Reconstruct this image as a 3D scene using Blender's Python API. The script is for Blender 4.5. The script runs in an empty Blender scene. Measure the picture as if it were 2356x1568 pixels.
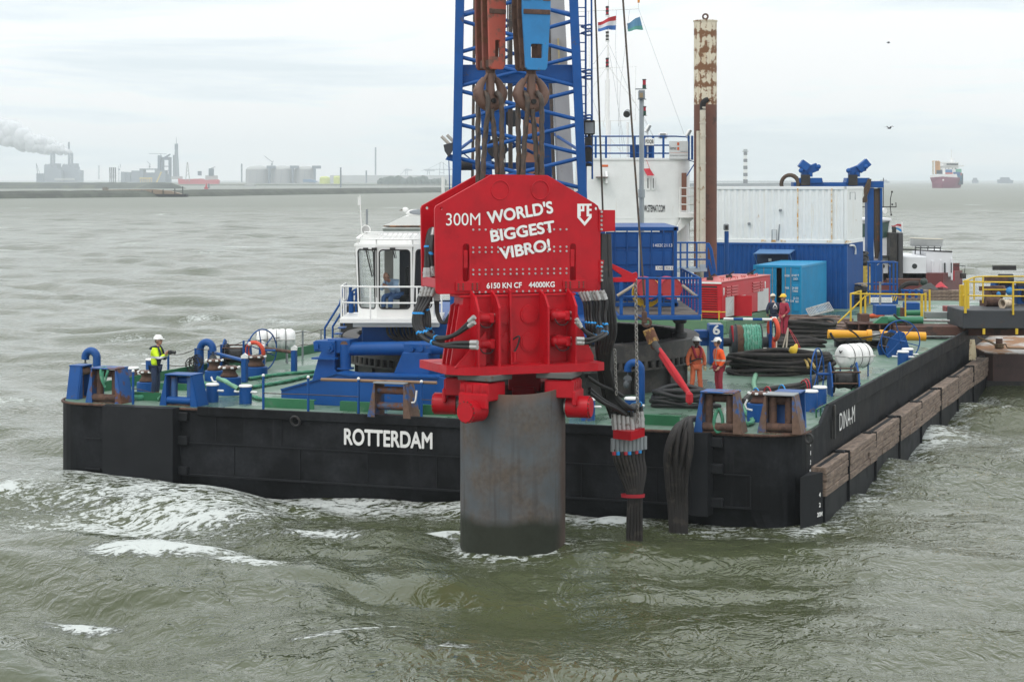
import bpy, bmesh, math, random
import numpy as np
from mathutils import Vector, Matrix, Euler
random.seed(11)
rng = np.random.RandomState(5)
SC = bpy.context.scene
COL = SC.collection
PI = math.pi
# ------------------------------------------------------------------ camera
F, CX, HY, CAMZ = 4500.0, 1178.0, 415.0, 9.1      # focal length and horizon measured on a 2356 x 1568 view of the photo
DECK = 2.4
TH = math.radians(20.6)                            # heading of the barge
RZ = -TH
cam = bpy.data.cameras.new('camera')
cam.sensor_fit = 'HORIZONTAL'; cam.sensor_width = 36.0
cam.lens = F / 2356.0 * 36.0
cam.shift_y = -(784.0 - HY) / 2356.0
cam.clip_start = 0.5; cam.clip_end = 90000.0
camo = bpy.data.objects.new('camera', cam); COL.objects.link(camo)
camo.location = (0, 0, CAMZ); camo.rotation_euler = (PI/2, 0, 0)
SC.camera = camo
# ------------------------------------------------------------------ sky, sun, exposure
SUN_EL, SUN_ROT = math.radians(52), math.radians(215)
w = bpy.data.worlds.new('World'); SC.world = w; w.use_nodes = True
nt = w.node_tree; N = nt.nodes; L = nt.links; N.clear()
def wn(t, **k):
 n = N.new(t)
 for a, b in k.items():
  if a.startswith('i_'): n.inputs[a[2:].replace('_', ' ')].default_value = b
  else: setattr(n, a, b)
 return n
out = wn('ShaderNodeOutputWorld'); bg = wn('ShaderNodeBackground'); bg.inputs[1].default_value = 0.1
sky = wn('ShaderNodeTexSky'); sky.sky_type = 'NISHITA'; sky.sun_disc = False
sky.sun_elevation = SUN_EL; sky.sun_rotation = SUN_ROT; sky.dust_density = 3.0; sky.air_density = 1.2
tc = wn('ShaderNodeTexCoord'); sep = wn('ShaderNodeSeparateXYZ'); L.new(tc.outputs['Generated'], sep.inputs[0])
el = wn('ShaderNodeMapRange'); el.inputs[1].default_value = 0.0; el.inputs[2].default_value = 1.0
el.inputs[3].default_value = 10.4; el.inputs[4].default_value = 19.5
L.new(sep.outputs[2], el.inputs[0])
mp = wn('ShaderNodeMapping'); mp.inputs['Scale'].default_value = (3.2, 3.2, 26.0); L.new(tc.outputs['Generated'], mp.inputs[0])
nz = wn('ShaderNodeTexNoise'); nz.inputs['Scale'].default_value = 1.25; nz.inputs['Detail'].default_value = 7.0
nz.inputs['Roughness'].default_value = 0.55; nz.inputs['Distortion'].default_value = 0.4; L.new(mp.outputs[0], nz.inputs[0])
cr = wn('ShaderNodeValToRGB'); cr.color_ramp.interpolation = 'B_SPLINE'
cr.color_ramp.elements[0].position = 0.39; cr.color_ramp.elements[0].color = (0.71, 0.805, 0.86, 1)
cr.color_ramp.elements[1].position = 0.59; cr.color_ramp.elements[1].color = (1.20, 1.20, 1.19, 1)
L.new(nz.outputs[0], cr.inputs[0])
cl = wn('ShaderNodeMix', data_type='RGBA', blend_type='MULTIPLY'); cl.inputs[0].default_value = 1.0
L.new(cr.outputs[0], cl.inputs[6]); L.new(el.outputs[0], cl.inputs[7])
mx = wn('ShaderNodeMix', data_type='RGBA'); mx.inputs[0].default_value = 0.94
L.new(sky.outputs[0], mx.inputs[6]); L.new(cl.outputs[2], mx.inputs[7])
L.new(mx.outputs[2], bg.inputs[0]); L.new(bg.outputs[0], out.inputs[0])
sl = bpy.data.lights.new('sun', 'SUN'); sl.energy = 0.9; sl.angle = math.radians(22); sl.color = (1.0, 0.97, 0.93)
so = bpy.data.objects.new('sun', sl); COL.objects.link(so); so.location = (-30, -40, 80)
so.rotation_euler = (PI/2 - SUN_EL, 0, math.radians(-35))
SC.view_settings.view_transform = 'Standard'; SC.view_settings.look = 'None'
SC.view_settings.exposure = 0.0; SC.view_settings.gamma = 1.0; SC.view_settings.use_curve_mapping = False
SC.render.engine = 'CYCLES'
SC.cycles.max_bounces = 6; SC.cycles.diffuse_bounces = 3; SC.cycles.glossy_bounces = 3
SC.cycles.transmission_bounces = 4; SC.cycles.transparent_max_bounces = 8; SC.cycles.volume_bounces = 1
SC.cycles.use_denoising = True
# ------------------------------------------------------------------ from photo pixels to metres
VIEWS = {'v': (0, 0, 1.0), 'z1': (920.3, 379.6, .36686), 'z2': (1012.4, 0, .2642), 'z3': (1323, 0, .2642), 'z4': (1323, 368.1, .2568),
   'z5': (1610.6, 368.1, .2568), 'z6': (1953.4, 368.1, .2568), 'z7': (115, 713.3, .2568), 'z8': (0, 230.1, .2197),
   'b1': (517.7, 230.1, .2197), 'b2': (575.2, 713.3, .1953), 'b3': (736.3, 471.7, .1907), 'b4': (1323, 713.3, .2201),
   'b5': (1668.1, 713.3, .2201), 'b6': (1953.4, 713.3, .2201), 'b7': (1610.6, 943.3, .2201), 'b8': (1323, 943.3, .2201),
   'c1': (966.4, 632.7, .20543), 'c2': (1230.9, 632.7, .20543), 'c3': (322.1, 747.8, .14672), 'c4': (2099.5, 322.1, .11006),
   'c5': (1553.1, 713.3, .14674), 'c0': (0, 1092.9, .43946)}
def W(view, x, y, z=None, Y=None):
 ox, oy, s = VIEWS[view]; px, py = ox + x*s, oy + y*s
 if Y is None: Y = F*(CAMZ - z)/(py - HY)
 return Vector(((px - CX)*Y/F, Y, CAMZ - (py - HY)*Y/F))
ORG = Vector((7.52, 51.25, 0))                     # front right corner of the barge
def BW(x, y, z=DECK):                              # barge metres to world
 c, s = math.cos(TH), math.sin(TH)
 return Vector((ORG.x + x*c + y*s, ORG.y - x*s + y*c, z))
def WB(p):
 c, s = math.cos(TH), math.sin(TH); dx, dy = p[0] - ORG.x, p[1] - ORG.y
 return Vector((dx*c - dy*s, dx*s + dy*c, p[2]))
# ------------------------------------------------------------------ mesh collector
class G:
 def __init__(s): s.bm = bmesh.new()
 def face(s, pts, smooth=False, m=0):
  vs = [s.bm.verts.new(p) for p in pts]
  f = s.bm.faces.new(vs); f.smooth = smooth; f.material_index = m; return f
 def grid(s, rows, smooth=True, closed_u=False, m=0):
  vv = [[s.bm.verts.new(p) for p in r] for r in rows]
  n = len(rows[0])
  for i in range(len(rows) - 1):
   for j in range(n if closed_u else n - 1):
    k = (j + 1) % n
    try:
     f = s.bm.faces.new((vv[i][j], vv[i][k], vv[i+1][k], vv[i+1][j])); f.smooth = smooth; f.material_index = m
    except ValueError: pass
  return vv
 def box(s, c, d, rz=0.0, rot=None, bev=0.0, m=0):
  r = bmesh.ops.create_cube(s.bm, size=1.0); vs = r['verts']
  M = Matrix.Translation(Vector(c)) @ (rot.to_4x4() if rot is not None else Matrix.Rotation(rz, 4, 'Z')) @ Matrix.Diagonal((d[0], d[1], d[2], 1))
  bmesh.ops.transform(s.bm, matrix=M, verts=vs)
  fs = set(f for v in vs for f in v.link_faces)
  for f in fs: f.material_index = m
  if bev > 0:
   es = list(set(e for v in vs for e in v.link_edges))
   bmesh.ops.bevel(s.bm, geom=es, offset=bev, offset_type='OFFSET', segments=1, affect='EDGES', profile=0.5, material=m)
  return s
 def bb(s, a, b, bev=0.0, m=0):                 # box between two corners
  c = [(a[i] + b[i])/2 for i in range(3)]; d = [abs(a[i] - b[i]) for i in range(3)]
  return s.box(c, d, bev=bev, m=m)
 def cyl(s, a, b, r, r2=None, n=14, cap=True, m=0):
  a, b = Vector(a), Vector(b); r2 = r if r2 is None else r2
  d = (b - a).normalized(); u = d.orthogonal().normalized(); v = d.cross(u)
  ra = [a + (u*math.cos(2*PI*i/n) + v*math.sin(2*PI*i/n))*r for i in range(n)]
  rb = [b + (u*math.cos(2*PI*i/n) + v*math.sin(2*PI*i/n))*r2 for i in range(n)]
  s.grid([ra, rb], True, True, m)
  if cap:
   if r > 1e-5: s.face(ra[::-1], False, m)
   if r2 > 1e-5: s.face(rb, False, m)
  return s
 def tube(s, pts, r, n=8, closed=False, cap=True, m=0):
  P = [Vector(p) for p in pts]; k = len(P)
  if k < 2: return s
  T = []
  for i in range(k):
   a = P[(i-1) % k] if (closed or i > 0) else P[i]; b = P[(i+1) % k] if (closed or i < k-1) else P[i]
   t = (b - a); T.append(t.normalized() if t.length > 1e-9 else Vector((0, 0, 1)))
  u = T[0].orthogonal().normalized(); rows = []
  for i in range(k):
   u = (u - T[i]*u.dot(T[i]))
   u = u.normalized() if u.length > 1e-6 else T[i].orthogonal().normalized()
   v = T[i].cross(u); rr = r[i] if isinstance(r, (list, tuple)) else r
   rows.append([P[i] + (u*math.cos(2*PI*j/n) + v*math.sin(2*PI*j/n))*rr for j in range(n)])
  if closed: rows.append(rows[0])
  s.grid(rows, True, True, m)
  if cap and not closed:
   s.face(rows[0][::-1], False, m); s.face(rows[-1], False, m)
  return s
 def lathe(s, prof, n=24, c=(0, 0, 0), axis='z', m=0, sharp=True):
  c = Vector(c)
  def ring(r, h):
   o = []
   for i in range(n):
    a = 2*PI*i/n; x, y = r*math.cos(a), r*math.sin(a)
    o.append(c + (Vector((x, y, h)) if axis == 'z' else Vector((x, h, y)) if axis == 'y' else Vector((h, x, y))))
   return o
  if sharp:
   for (r0, h0), (r1, h1) in zip(prof, prof[1:]): s.grid([ring(r0, h0), ring(r1, h1)], True, True, m)
  else: s.grid([ring(r, h) for r, h in prof], True, True, m)
  return s
 def prism(s, poly, h0, h1, plane='xz', m=0, smooth=False):
  def P(a, b, h): return Vector((a, h, b)) if plane == 'xz' else Vector((a, b, h)) if plane == 'xy' else Vector((h, a, b))
  A = [P(a, b, h0) for a, b in poly]; B = [P(a, b, h1) for a, b in poly]
  s.face(A, False, m); s.face(B[::-1], False, m)
  n = len(poly)
  for i in range(n):
   j = (i + 1) % n; s.face((A[i], B[i], B[j], A[j]), smooth, m)
  return s
 def ball(s, c, r, n=14, k=8, z0=-1.0, z1=1.0, m=0):
  r = r if isinstance(r, (tuple, list)) else (r, r, r); c = Vector(c); rows = []
  for i in range(k + 1):
   t = math.asin(max(-1, min(1, z0))) + (math.asin(z1) - math.asin(z0))*i/k
   rows.append([c + Vector((r[0]*math.cos(t)*math.cos(2*PI*j/n), r[1]*math.cos(t)*math.sin(2*PI*j/n), r[2]*math.sin(t))) for j in range(n)])
  s.grid(rows, True, True, m); return s
 def torus(s, c, R, r, ax=(0, 0, 1), n=24, k=8, m=0):
  ax = Vector(ax).normalized(); u = ax.orthogonal().normalized(); v = ax.cross(u); c = Vector(c)
  return s.tube([c + (u*math.cos(2*PI*i/n) + v*math.sin(2*PI*i/n))*R for i in range(n)], r, k, True, m=m)
 def xf(s, M): bmesh.ops.transform(s.bm, matrix=M, verts=s.bm.verts[:]); return s
def root_of(o):
 while o.parent: o = o.parent
 return o
def obj(name, g, mats, parent=None, world=False, recalc=True):
 if recalc: bmesh.ops.recalc_face_normals(g.bm, faces=g.bm.faces[:])
 if world and parent is not None:
  r = root_of(parent)
  M = (Matrix.Translation(r.location) @ r.rotation_euler.to_matrix().to_4x4()).inverted()
  bmesh.ops.transform(g.bm, matrix=M, verts=g.bm.verts[:])
 me = bpy.data.meshes.new(name); g.bm.to_mesh(me); g.bm.free()
 for m in (mats if isinstance(mats, (list, tuple)) else [mats]): me.materials.append(m)
 o = bpy.data.objects.new(name, me); COL.objects.link(o)
 if parent is not None: o.parent = parent
 return o
def tag(o, label, cat, group=None, kind=None):
 if label: o['label'] = label
 if cat: o['category'] = cat
 if group: o['group'] = group
 if kind: o['kind'] = kind
 return o
def thing(name, label, cat, loc=(0, 0, 0), rz=0.0, group=None):
 o = bpy.data.objects.new(name, None); COL.objects.link(o); o.empty_display_size = 0.2
 o.location = loc; o.rotation_euler = (0, 0, rz)
 return tag(o, label, cat, group)
def struct(o): o['kind'] = 'structure'; return o
def dup(root, loc, rz=None, label=None, group=None):
 r = root.copy(); COL.objects.link(r); r.location = loc
 if rz is not None: r.rotation_euler = (0, 0, rz)
 if label: r['label'] = label
 if group: r['group'] = group
 def rec(a, b):
  for ch in list(a.children):
   c = ch.copy(); COL.objects.link(c); c.parent = b; rec(ch, c)
 rec(root, r)
 return r
def text_g(s, size=1.0, bold=0.0, align='CENTER', ext=0.004, sx=1.0, space=1.0):   # lettering in the xz plane, facing -y
 cu = bpy.data.curves.new('lettering', 'FONT'); cu.body = s; cu.size = size; cu.offset = bold; cu.extrude = ext
 cu.align_x = align; cu.align_y = 'CENTER'; cu.space_character = space
 o = bpy.data.objects.new('lettering', cu); COL.objects.link(o)
 dg = bpy.context.evaluated_depsgraph_get(); me = o.evaluated_get(dg).to_mesh()
 g = G(); g.bm.from_mesh(me); o.evaluated_get(dg).to_mesh_clear()
 bpy.data.objects.remove(o); bpy.data.curves.remove(cu)
 g.xf(Matrix.Rotation(PI/2, 4, 'X') @ Matrix.Diagonal((sx, 1, 1, 1)))
 return g
def fit_text(s, w, h, bold=0.0, ext=0.004):        # lettering scaled to a width and a height, centred
 g = text_g(s, 1.0, 0.0, ext=0.0)
 if bold > 0:                                    # heavier strokes: shifted copies, each a hair further forward
  me = bpy.data.meshes.new('t'); g.bm.to_mesh(me)
  for k in range(8):
   q = G(); q.bm.from_mesh(me); q.xf(Matrix.Translation((bold*math.cos(k*PI/4), -0.0009*(k + 1), bold*math.sin(k*PI/4)))); m2 = bpy.data.meshes.new('t'); q.bm.to_mesh(m2); q.bm.free(); g.bm.from_mesh(m2); bpy.data.meshes.remove(m2)
  bpy.data.meshes.remove(me)
 xs = [v.co.x for v in g.bm.verts]; zs = [v.co.z for v in g.bm.verts]
 g.xf(Matrix.Diagonal((w/(max(xs) - min(xs)), 1, h/(max(zs) - min(zs)), 1)) @ Matrix.Translation((-(max(xs) + min(xs))/2, -ext, -(max(zs) + min(zs))/2)))
 return g
def smooth_path(P, n=6):                            # Catmull-Rom through points
 P = [Vector(p) for p in P]; o = []
 for i in range(len(P) - 1):
  a = P[max(i-1, 0)]; b = P[i]; c = P[i+1]; d = P[min(i+2, len(P)-1)]
  for k in range(n):
   t = k/n
   o.append(0.5*((2*b) + (c-a)*t + (2*a-5*b+4*c-d)*t*t + (3*b-a-3*c+d)*t**3))
 o.append(P[-1]); return o
# ------------------------------------------------------------------ materials
RUST = (0.13, 0.055, 0.03)
_mc = {}
def paint(name, col, rough=0.45, wear=0.0, wcol=RUST, wscale=2.5, var=0.12, metal=0.0, bump=0.03, nscale=1.5, streak=0.0, scol=(0.30, 0.14, 0.05), spec=0.5, wsoft=0.04):
 if name in _mc: return _mc[name]
 m = bpy.data.materials.new(name); m.use_nodes = True; nt = m.node_tree; N = nt.nodes; L = nt.links
 b = N['Principled BSDF']; b.inputs['Roughness'].default_value = rough; b.inputs['Metallic'].default_value = metal
 b.inputs['Specular IOR Level'].default_value = spec
 tc = N.new('ShaderNodeTexCoord')
 n1 = N.new('ShaderNodeTexNoise'); n1.inputs['Scale'].default_value = nscale; n1.inputs['Detail'].default_value = 8; n1.inputs['Roughness'].default_value = 0.62
 L.new(tc.outputs['Object'], n1.inputs['Vector'])
 mr = N.new('ShaderNodeMapRange'); mr.inputs[1].default_value = 0.25; mr.inputs[2].default_value = 0.75
 mr.inputs[3].default_value = 1 - var; mr.inputs[4].default_value = 1 + var; L.new(n1.outputs[0], mr.inputs[0])
 mu = N.new('ShaderNodeMix'); mu.data_type = 'RGBA'; mu.blend_type = 'MULTIPLY'; mu.inputs[0].default_value = 1
 mu.inputs[6].default_value = (*col, 1); L.new(mr.outputs[0], mu.inputs[7])
 cur = mu.outputs[2]; hgt = n1.outputs[0]
 rg = N.new('ShaderNodeMapRange'); rg.inputs[3].default_value = rough*0.8; rg.inputs[4].default_value = min(1, rough*1.3); L.new(n1.outputs[0], rg.inputs[0]); rcur = rg.outputs[0]
 def mixin(maskout, c2, r2=0.85):
  nonlocal cur, rcur
  mm = N.new('ShaderNodeMix'); mm.data_type = 'RGBA'; L.new(maskout, mm.inputs[0]); L.new(cur, mm.inputs[6]); mm.inputs[7].default_value = (*c2, 1)
  if c2 == RUST or c2 == wcol:
   n3 = N.new('ShaderNodeTexNoise'); n3.inputs['Scale'].default_value = 9; n3.inputs['Detail'].default_value = 5; L.new(tc.outputs['Object'], n3.inputs['Vector'])
   q = N.new('ShaderNodeMix'); q.data_type = 'RGBA'; q.inputs[6].default_value = (c2[0]*.5, c2[1]*.5, c2[2]*.5, 1); q.inputs[7].default_value = (c2[0]*1.5, c2[1]*1.5, c2[2]*1.5, 1)
   L.new(n3.outputs[0], q.inputs[0]); L.new(q.outputs[2], mm.inputs[7])
  cur = mm.outputs[2]
  rm = N.new('ShaderNodeMix'); rm.data_type = 'FLOAT'; L.new(maskout, rm.inputs[0]); L.new(rcur, rm.inputs[2]); rm.inputs[3].default_value = r2; rcur = rm.outputs[0]
 if wear > 0:
  n2 = N.new('ShaderNodeTexNoise'); n2.inputs['Scale'].default_value = wscale; n2.inputs['Detail'].default_value = 9; n2.inputs['Roughness'].default_value = 0.68
  L.new(tc.outputs['Object'], n2.inputs['Vector'])
  t = 0.72 - wear*0.42
  r2 = N.new('ShaderNodeMapRange'); r2.inputs[1].default_value = t - wsoft; r2.inputs[2].default_value = t + wsoft; L.new(n2.outputs[0], r2.inputs[0])
  mixin(r2.outputs[0], wcol)
 if streak > 0:
  mp = N.new('ShaderNodeMapping'); mp.inputs['Scale'].default_value = (2.6, 2.6, 0.16); L.new(tc.outputs['Object'], mp.inputs[0])
  n4 = N.new('ShaderNodeTexNoise'); n4.inputs['Scale'].default_value = 2.0; n4.inputs['Detail'].default_value = 6; L.new(mp.outputs[0], n4.inputs['Vector'])
  r4 = N.new('ShaderNodeMapRange'); r4.inputs[1].default_value = 0.70 - streak*0.3; r4.inputs[2].default_value = 0.95 - streak*0.3; L.new(n4.outputs[0], r4.inputs[0])
  mixin(r4.outputs[0], scol, 0.7)
 L.new(cur, b.inputs['Base Color']); L.new(rcur, b.inputs['Roughness'])
 if bump > 0:
  bp = N.new('ShaderNodeBump'); bp.inputs['Strength'].default_value = 0.35; bp.inputs['Distance'].default_value = bump
  L.new(hgt, bp.inputs['Height']); L.new(bp.outputs[0], b.inputs['Normal'])
 _mc[name] = m; return m
BLUE = paint('blue paint', (0.003, 0.066, 0.25), 0.45, 0.10, (0.09, 0.07, 0.06), 3.5, 0.16, streak=0.12, scol=(0.03, 0.05, 0.10), spec=0.3)
BLUE_WORN = paint('worn blue paint', (0.015, 0.09, 0.29), 0.5, 0.46, RUST, 2.2, 0.2)
BLUE_RUSTY = paint('rusty blue paint', (0.02, 0.09, 0.26), 0.55, 0.68, (0.14, 0.085, 0.06), 2.0, 0.2)
RUSTM = paint('bare rust', (0.115, 0.062, 0.042), 0.85, 0.5, (0.07, 0.038, 0.028), 3.0, 0.3, bump=0.05)
BROWN = paint('brown steel', (0.10, 0.045, 0.032), 0.75, 0.4, (0.055, 0.035, 0.03), 1.5, 0.3)
BLACK = paint('black steel', (0.018, 0.018, 0.018), 0.6, 0.35, (0.05, 0.045, 0.04), 2.0, 0.3)
GREY = paint('grey steel', (0.22, 0.24, 0.25), 0.5, 0.15, (0.12, 0.1, 0.08), 3, 0.15)
DGREY = paint('dark grey steel', (0.032, 0.036, 0.042), 0.55, 0.2, (0.06, 0.05, 0.045), 2, 0.2)
WHITE = paint('white paint', (0.76, 0.77, 0.74), 0.4, 0.04, (0.3, 0.2, 0.12), 2.0, 0.05, streak=0.10, scol=(0.62, 0.56, 0.46), bump=0.01)
WHITE2 = paint('plain white paint', (0.78, 0.78, 0.76), 0.45, 0.0, var=0.06, bump=0.01)
RED = paint('red paint', (0.43, 0.002, 0.010), 0.38, 0.10, (0.26, 0.003, 0.008), 1.6, spec=0.28, wsoft=.14, var=0.16, bump=0.012, nscale=2.2, streak=0.22, scol=(0.34, 0.006, 0.014))
RED2 = paint('faded red paint', (0.45, 0.02, 0.035), 0.45, 0.12, (0.3, 0.06, 0.05), 2.5, 0.15)
YELLOW = paint('yellow paint', (0.62, 0.42, 0.02), 0.5, 0.16, (0.28, 0.17, 0.05), 4.0, 0.15)
ORANGEY = paint('golden yellow paint', (0.72, 0.33, 0.008), 0.4, 0.08, (0.35, 0.18, 0.02), 2.0, 0.1)
RUBBER = paint('black rubber', (0.014, 0.014, 0.015), 0.5, 0.25, (0.05, 0.045, 0.04), 5.0, 0.3)
HOSE = paint('weathered hose rubber', (0.019, 0.0165, 0.015), 0.75, 0.35, (0.045, 0.038, 0.032), 3.0, 0.35)
CABLE = paint('greased wire rope', (0.055, 0.043, 0.036), 0.6, 0.4, (0.10, 0.065, 0.045), 6.0, 0.3)
STEEL = paint('bright steel', (0.40, 0.40, 0.39), 0.35, 0.3, (0.18, 0.16, 0.14), 9, 0.25, metal=0.4)
CHAIN = paint('galvanised chain', (0.30, 0.29, 0.27), 0.5, 0.2, (0.2, 0.13, 0.09), 8, 0.2, metal=0.3)
ROPE_G = paint('green rope', (0.05, 0.22, 0.13), 0.85, 0.35, (0.14, 0.30, 0.2), 6.0, 0.35, bump=0.05, nscale=9)
ROPE_B = paint('brown rope', (0.16, 0.12, 0.07), 0.9, 0.3, (0.1, 0.07, 0.04), 8, 0.3, bump=0.04, nscale=8)
GREEN = paint('green paint', (0.018, 0.135, 0.055), 0.45, 0.2, (0.06, 0.16, 0.09), 3, 0.2)
WOOD = None
ZIP = paint('blue cable tie', (0.01, 0.28, 0.68), 0.4, bump=0)
GLASS = bpy.data.materials.new('cab glass'); GLASS.use_nodes = True
_b = GLASS.node_tree.nodes['Principled BSDF']; _b.inputs['Base Color'].default_value = (0.75, 0.82, 0.82, 1); _b.inputs['Roughness'].default_value = 0.02
_b.inputs['Transmission Weight'].default_value = 1.0; _b.inputs['IOR'].default_value = 1.05; _b.inputs['Alpha'].default_value = 0.5
DARKGLASS = paint('dark window glass', (0.02, 0.028, 0.03), 0.08, var=0.2, bump=0)
# ================================================================== deck and hull of the barge
def deck_mat():
 m = bpy.data.materials.new('worn wet green deck paint'); m.use_nodes = True; nt = m.node_tree; N = nt.nodes; L = nt.links
 b = N['Principled BSDF']; tc = N.new('ShaderNodeTexCoord')
 def noise(s, d, r=0.6, sc=None, dist=0.0):
  n = N.new('ShaderNodeTexNoise'); n.inputs['Scale'].default_value = s; n.inputs['Detail'].default_value = d; n.inputs['Roughness'].default_value = r; n.inputs['Distortion'].default_value = dist
  if sc:
   mp = N.new('ShaderNodeMapping'); mp.inputs['Scale'].default_value = sc; L.new(tc.outputs['Object'], mp.inputs[0]); L.new(mp.outputs[0], n.inputs['Vector'])
  else: L.new(tc.outputs['Object'], n.inputs['Vector'])
  return n.outputs[0]
 def rng_(o, a, c, d=0.0, e=1.0):
  r = N.new('ShaderNodeMapRange'); r.inputs[1].default_value = a; r.inputs[2].default_value = c; r.inputs[3].default_value = d; r.inputs[4].default_value = e; L.new(o, r.inputs[0]); return r.outputs[0]
 def mix(f, a, c):
  q = N.new('ShaderNodeMix'); q.data_type = 'RGBA'; L.new(f, q.inputs[0])
  for k, v in ((6, a), (7, c)):
   if isinstance(v, tuple): q.inputs[k].default_value = (*v, 1)
   else: L.new(v, q.inputs[k])
  return q.outputs[2]
 c = mix(rng_(noise(0.55, 8, 0.65), 0.35, 0.62), (0.075, 0.15, 0.10), (0.13, 0.19, 0.15))
 c = mix(rng_(noise(1.7, 9, 0.7, dist=0.6), 0.52, 0.66), c, (0.04, 0.115, 0.06))
 wet = rng_(noise(0.42, 5, 0.55, (1.0, 0.55, 1)), 0.50, 0.56)
 c = mix(rng_(noise(5.0, 6), 0.66, 0.72), c, (0.11, 0.085, 0.06))
 L.new(c, b.inputs['Base Color']);
 r = N.new('ShaderNodeMix'); r.data_type = 'FLOAT'; L.new(wet, r.inputs[0]); r.inputs[2].default_value = 0.55; r.inputs[3].default_value = 0.22; L.new(r.outputs[0], b.inputs['Roughness'])
 bp = N.new('ShaderNodeBump'); bp.inputs['Strength'].default_value = 0.15; bp.inputs['Distance'].default_value = 0.02; L.new(noise(3, 6), bp.inputs['Height']); L.new(bp.outputs[0], b.inputs['Normal'])
 return m
DECKM = deck_mat()
HULLM = paint('black hull paint', (0.0052, 0.0060, 0.0070), 0.50, 0.42, (0.022, 0.024, 0.027), 0.55, 0.35, bump=0.03, nscale=0.8, streak=0.30, scol=(0.027, 0.028, 0.031), wsoft=0.10, spec=0.14)
HULLM2 = paint('grey black hull plate', (0.0145, 0.0158, 0.0178), 0.55, 0.2, (0.021, 0.022, 0.024), 0.8, 0.25, bump=0.02, nscale=0.8, wsoft=0.12, spec=0.16)
BL, BWID, BR = 60.0, 23.15, 1.3
hull = thing('barge', 'long flat black-hulled work barge with a green deck, moored across the current', 'barge', BW(0, 0, 0), RZ)
def outline(inset=0.0, back=0.0):
 pts = []
 for (cx, cy, a0) in ((-BR, BR, -90), (-BR, BL - .5, 0), (-BWID + BR, BL - .5, 90), (-BWID + BR, BR, 180)):
  for i in range(9):
   a = math.radians(a0 + 90*i/8); r = BR if cy < 10 else 0.5
   x = cx + (r - inset)*math.cos(a); y = cy + (r - inset)*math.sin(a)
   pts.append((x, y))
 return pts
g = G()
secs = []
for z, bk in ((2.36, 0), (1.2, 0.0), (0.42, 0.02), (0.36, 0.10), (-0.3, 1.3), (-1.2, 3.0)):
 row = []
 for (x, y) in outline():
  t = max(0.0, 1 - y/4.0)
  edge = min(1.0, max(0.0, (min(-x, x + BWID) - 0.55)/2.2)); edge = edge*edge*(3 - 2*edge)
  row.append((x, y + bk*t*edge, z))
 secs.append(row)
for a_, b_ in zip(secs, secs[1:]): g.grid([a_, b_], False, True)
g.face([(x, y, 2.36) for x, y in outline()])
obj('hull', g, HULLM, hull)
g = G(); g.prism([(x, y) for x, y in outline(0.06)], 2.362, DECK, 'xy'); obj('deck_plating', g, DECKM, hull)
g = G(); ol = outline(-0.02); g.tube([(x, y, 2.37) for x, y in ol[27:] + ol[:9]], 0.045, 6); obj('gunwale_bar', g, RUSTM, hull)
def pad(x0, x1, ch, z0, z1, dep, mat):
 g = G(); g.prism([(x0, 0.02), (x0 + ch, -dep), (x1 - ch*0.15, -dep), (x1, 0.02)], z0, z1, 'xy')
 for z in (0.55, 1.45, 2.15):
  g.box((x1 + 0.02, -0.07, z), (0.55, 0.16, 0.26), bev=0.02)
 return obj('hinged_bow_plate', g, mat, hull)
xl0, xl1 = WB(W('v', 241, 930, z=2.4)).x, WB(W('v', 401, 940, z=2.4)).x
pad(xl0, xl1, 0.12, 0.22, 2.41, 0.42, HULLM2)
xr0, xr1 = WB(W('v', 1577, 990, z=2.4)).x, WB(W('v', 1643, 993, z=2.4)).x
pad(xr0, xr1, 0.30, 0.22, 2.41, 0.42, HULLM2)
xm0, xm1 = WB(W('v', 452, 940, z=2.4)).x, WB(W('v', 1420, 985, z=2.4)).x
g = G(); g.box(((xm0 + xm1)/2, -0.03, 2.33), (xm1 - xm0, 0.12, 0.26), bev=0.015); obj('sheer_strake', g, HULLM, hull)
g = G()
for x0, x1, z in ((xl1 + .3, xr0 - .2, 1.38), (xr1 + 0.3, -1.3, 1.30), (-BWID + 1.4, xl0 - .2, 1.35)):
 g.box(((x0 + x1)/2, -0.012, z), (x1 - x0, 0.05, 0.035))
 g.box(((x0 + x1)/2, -0.012, 0.44), (x1 - x0, 0.06, 0.05))
xq = xr1 + 1.02
g.box((xq, -0.014, 0.85), (0.035, 0.05, 0.86))
for i in range(7):
 x = xl1 + 1.2 + i*(xr0 - xl1 - 1.5)/6.5; g.box((x, -0.008, 1.9), (0.02, 0.03, 0.85)); g.box((x + .6, -0.008, 0.9), (0.02, 0.03, 0.9))
obj('plate_seam', g, HULLM2, hull)
p = WB(W('v', 665, 962, z=2.3)); g = G(); g.torus((p.x, -0.1, 2.18), 0.14, 0.035, (0, 1, 0.3)); obj('towing_eye', g, BLACK, hull)
p = WB(W('v', 1863, 1008, Y=51.6)); g = G(); g.torus((p.x, p.y - .06, p.z), 0.12, 0.035, (.4, 1, 0)); obj('towing_eye', g, BLACK, hull)
g = G()
g.box((-0.06, 4.0 + 27.5, 2.59), (0.10, 55.0, 0.44), bev=0.02)
g.prism([(2.9, 2.37), (4.05, 2.37), (4.05, 2.80)], -0.11, -0.012, 'yz')
obj('bulwark', g, HULLM, hull)
g = G()
for i in range(44):
 y = 4.2 + i*0.62
 g.cyl((-0.42, y, DECK), (-0.42, y, 2.62), 0.025, n=6)
 if i < 43: g.tube([(-0.42, y, 2.62), (-0.42, y + .62, 2.62)], 0.022, 6)
obj('toe_rail', g, GREEN, hull)
g = G()
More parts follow.
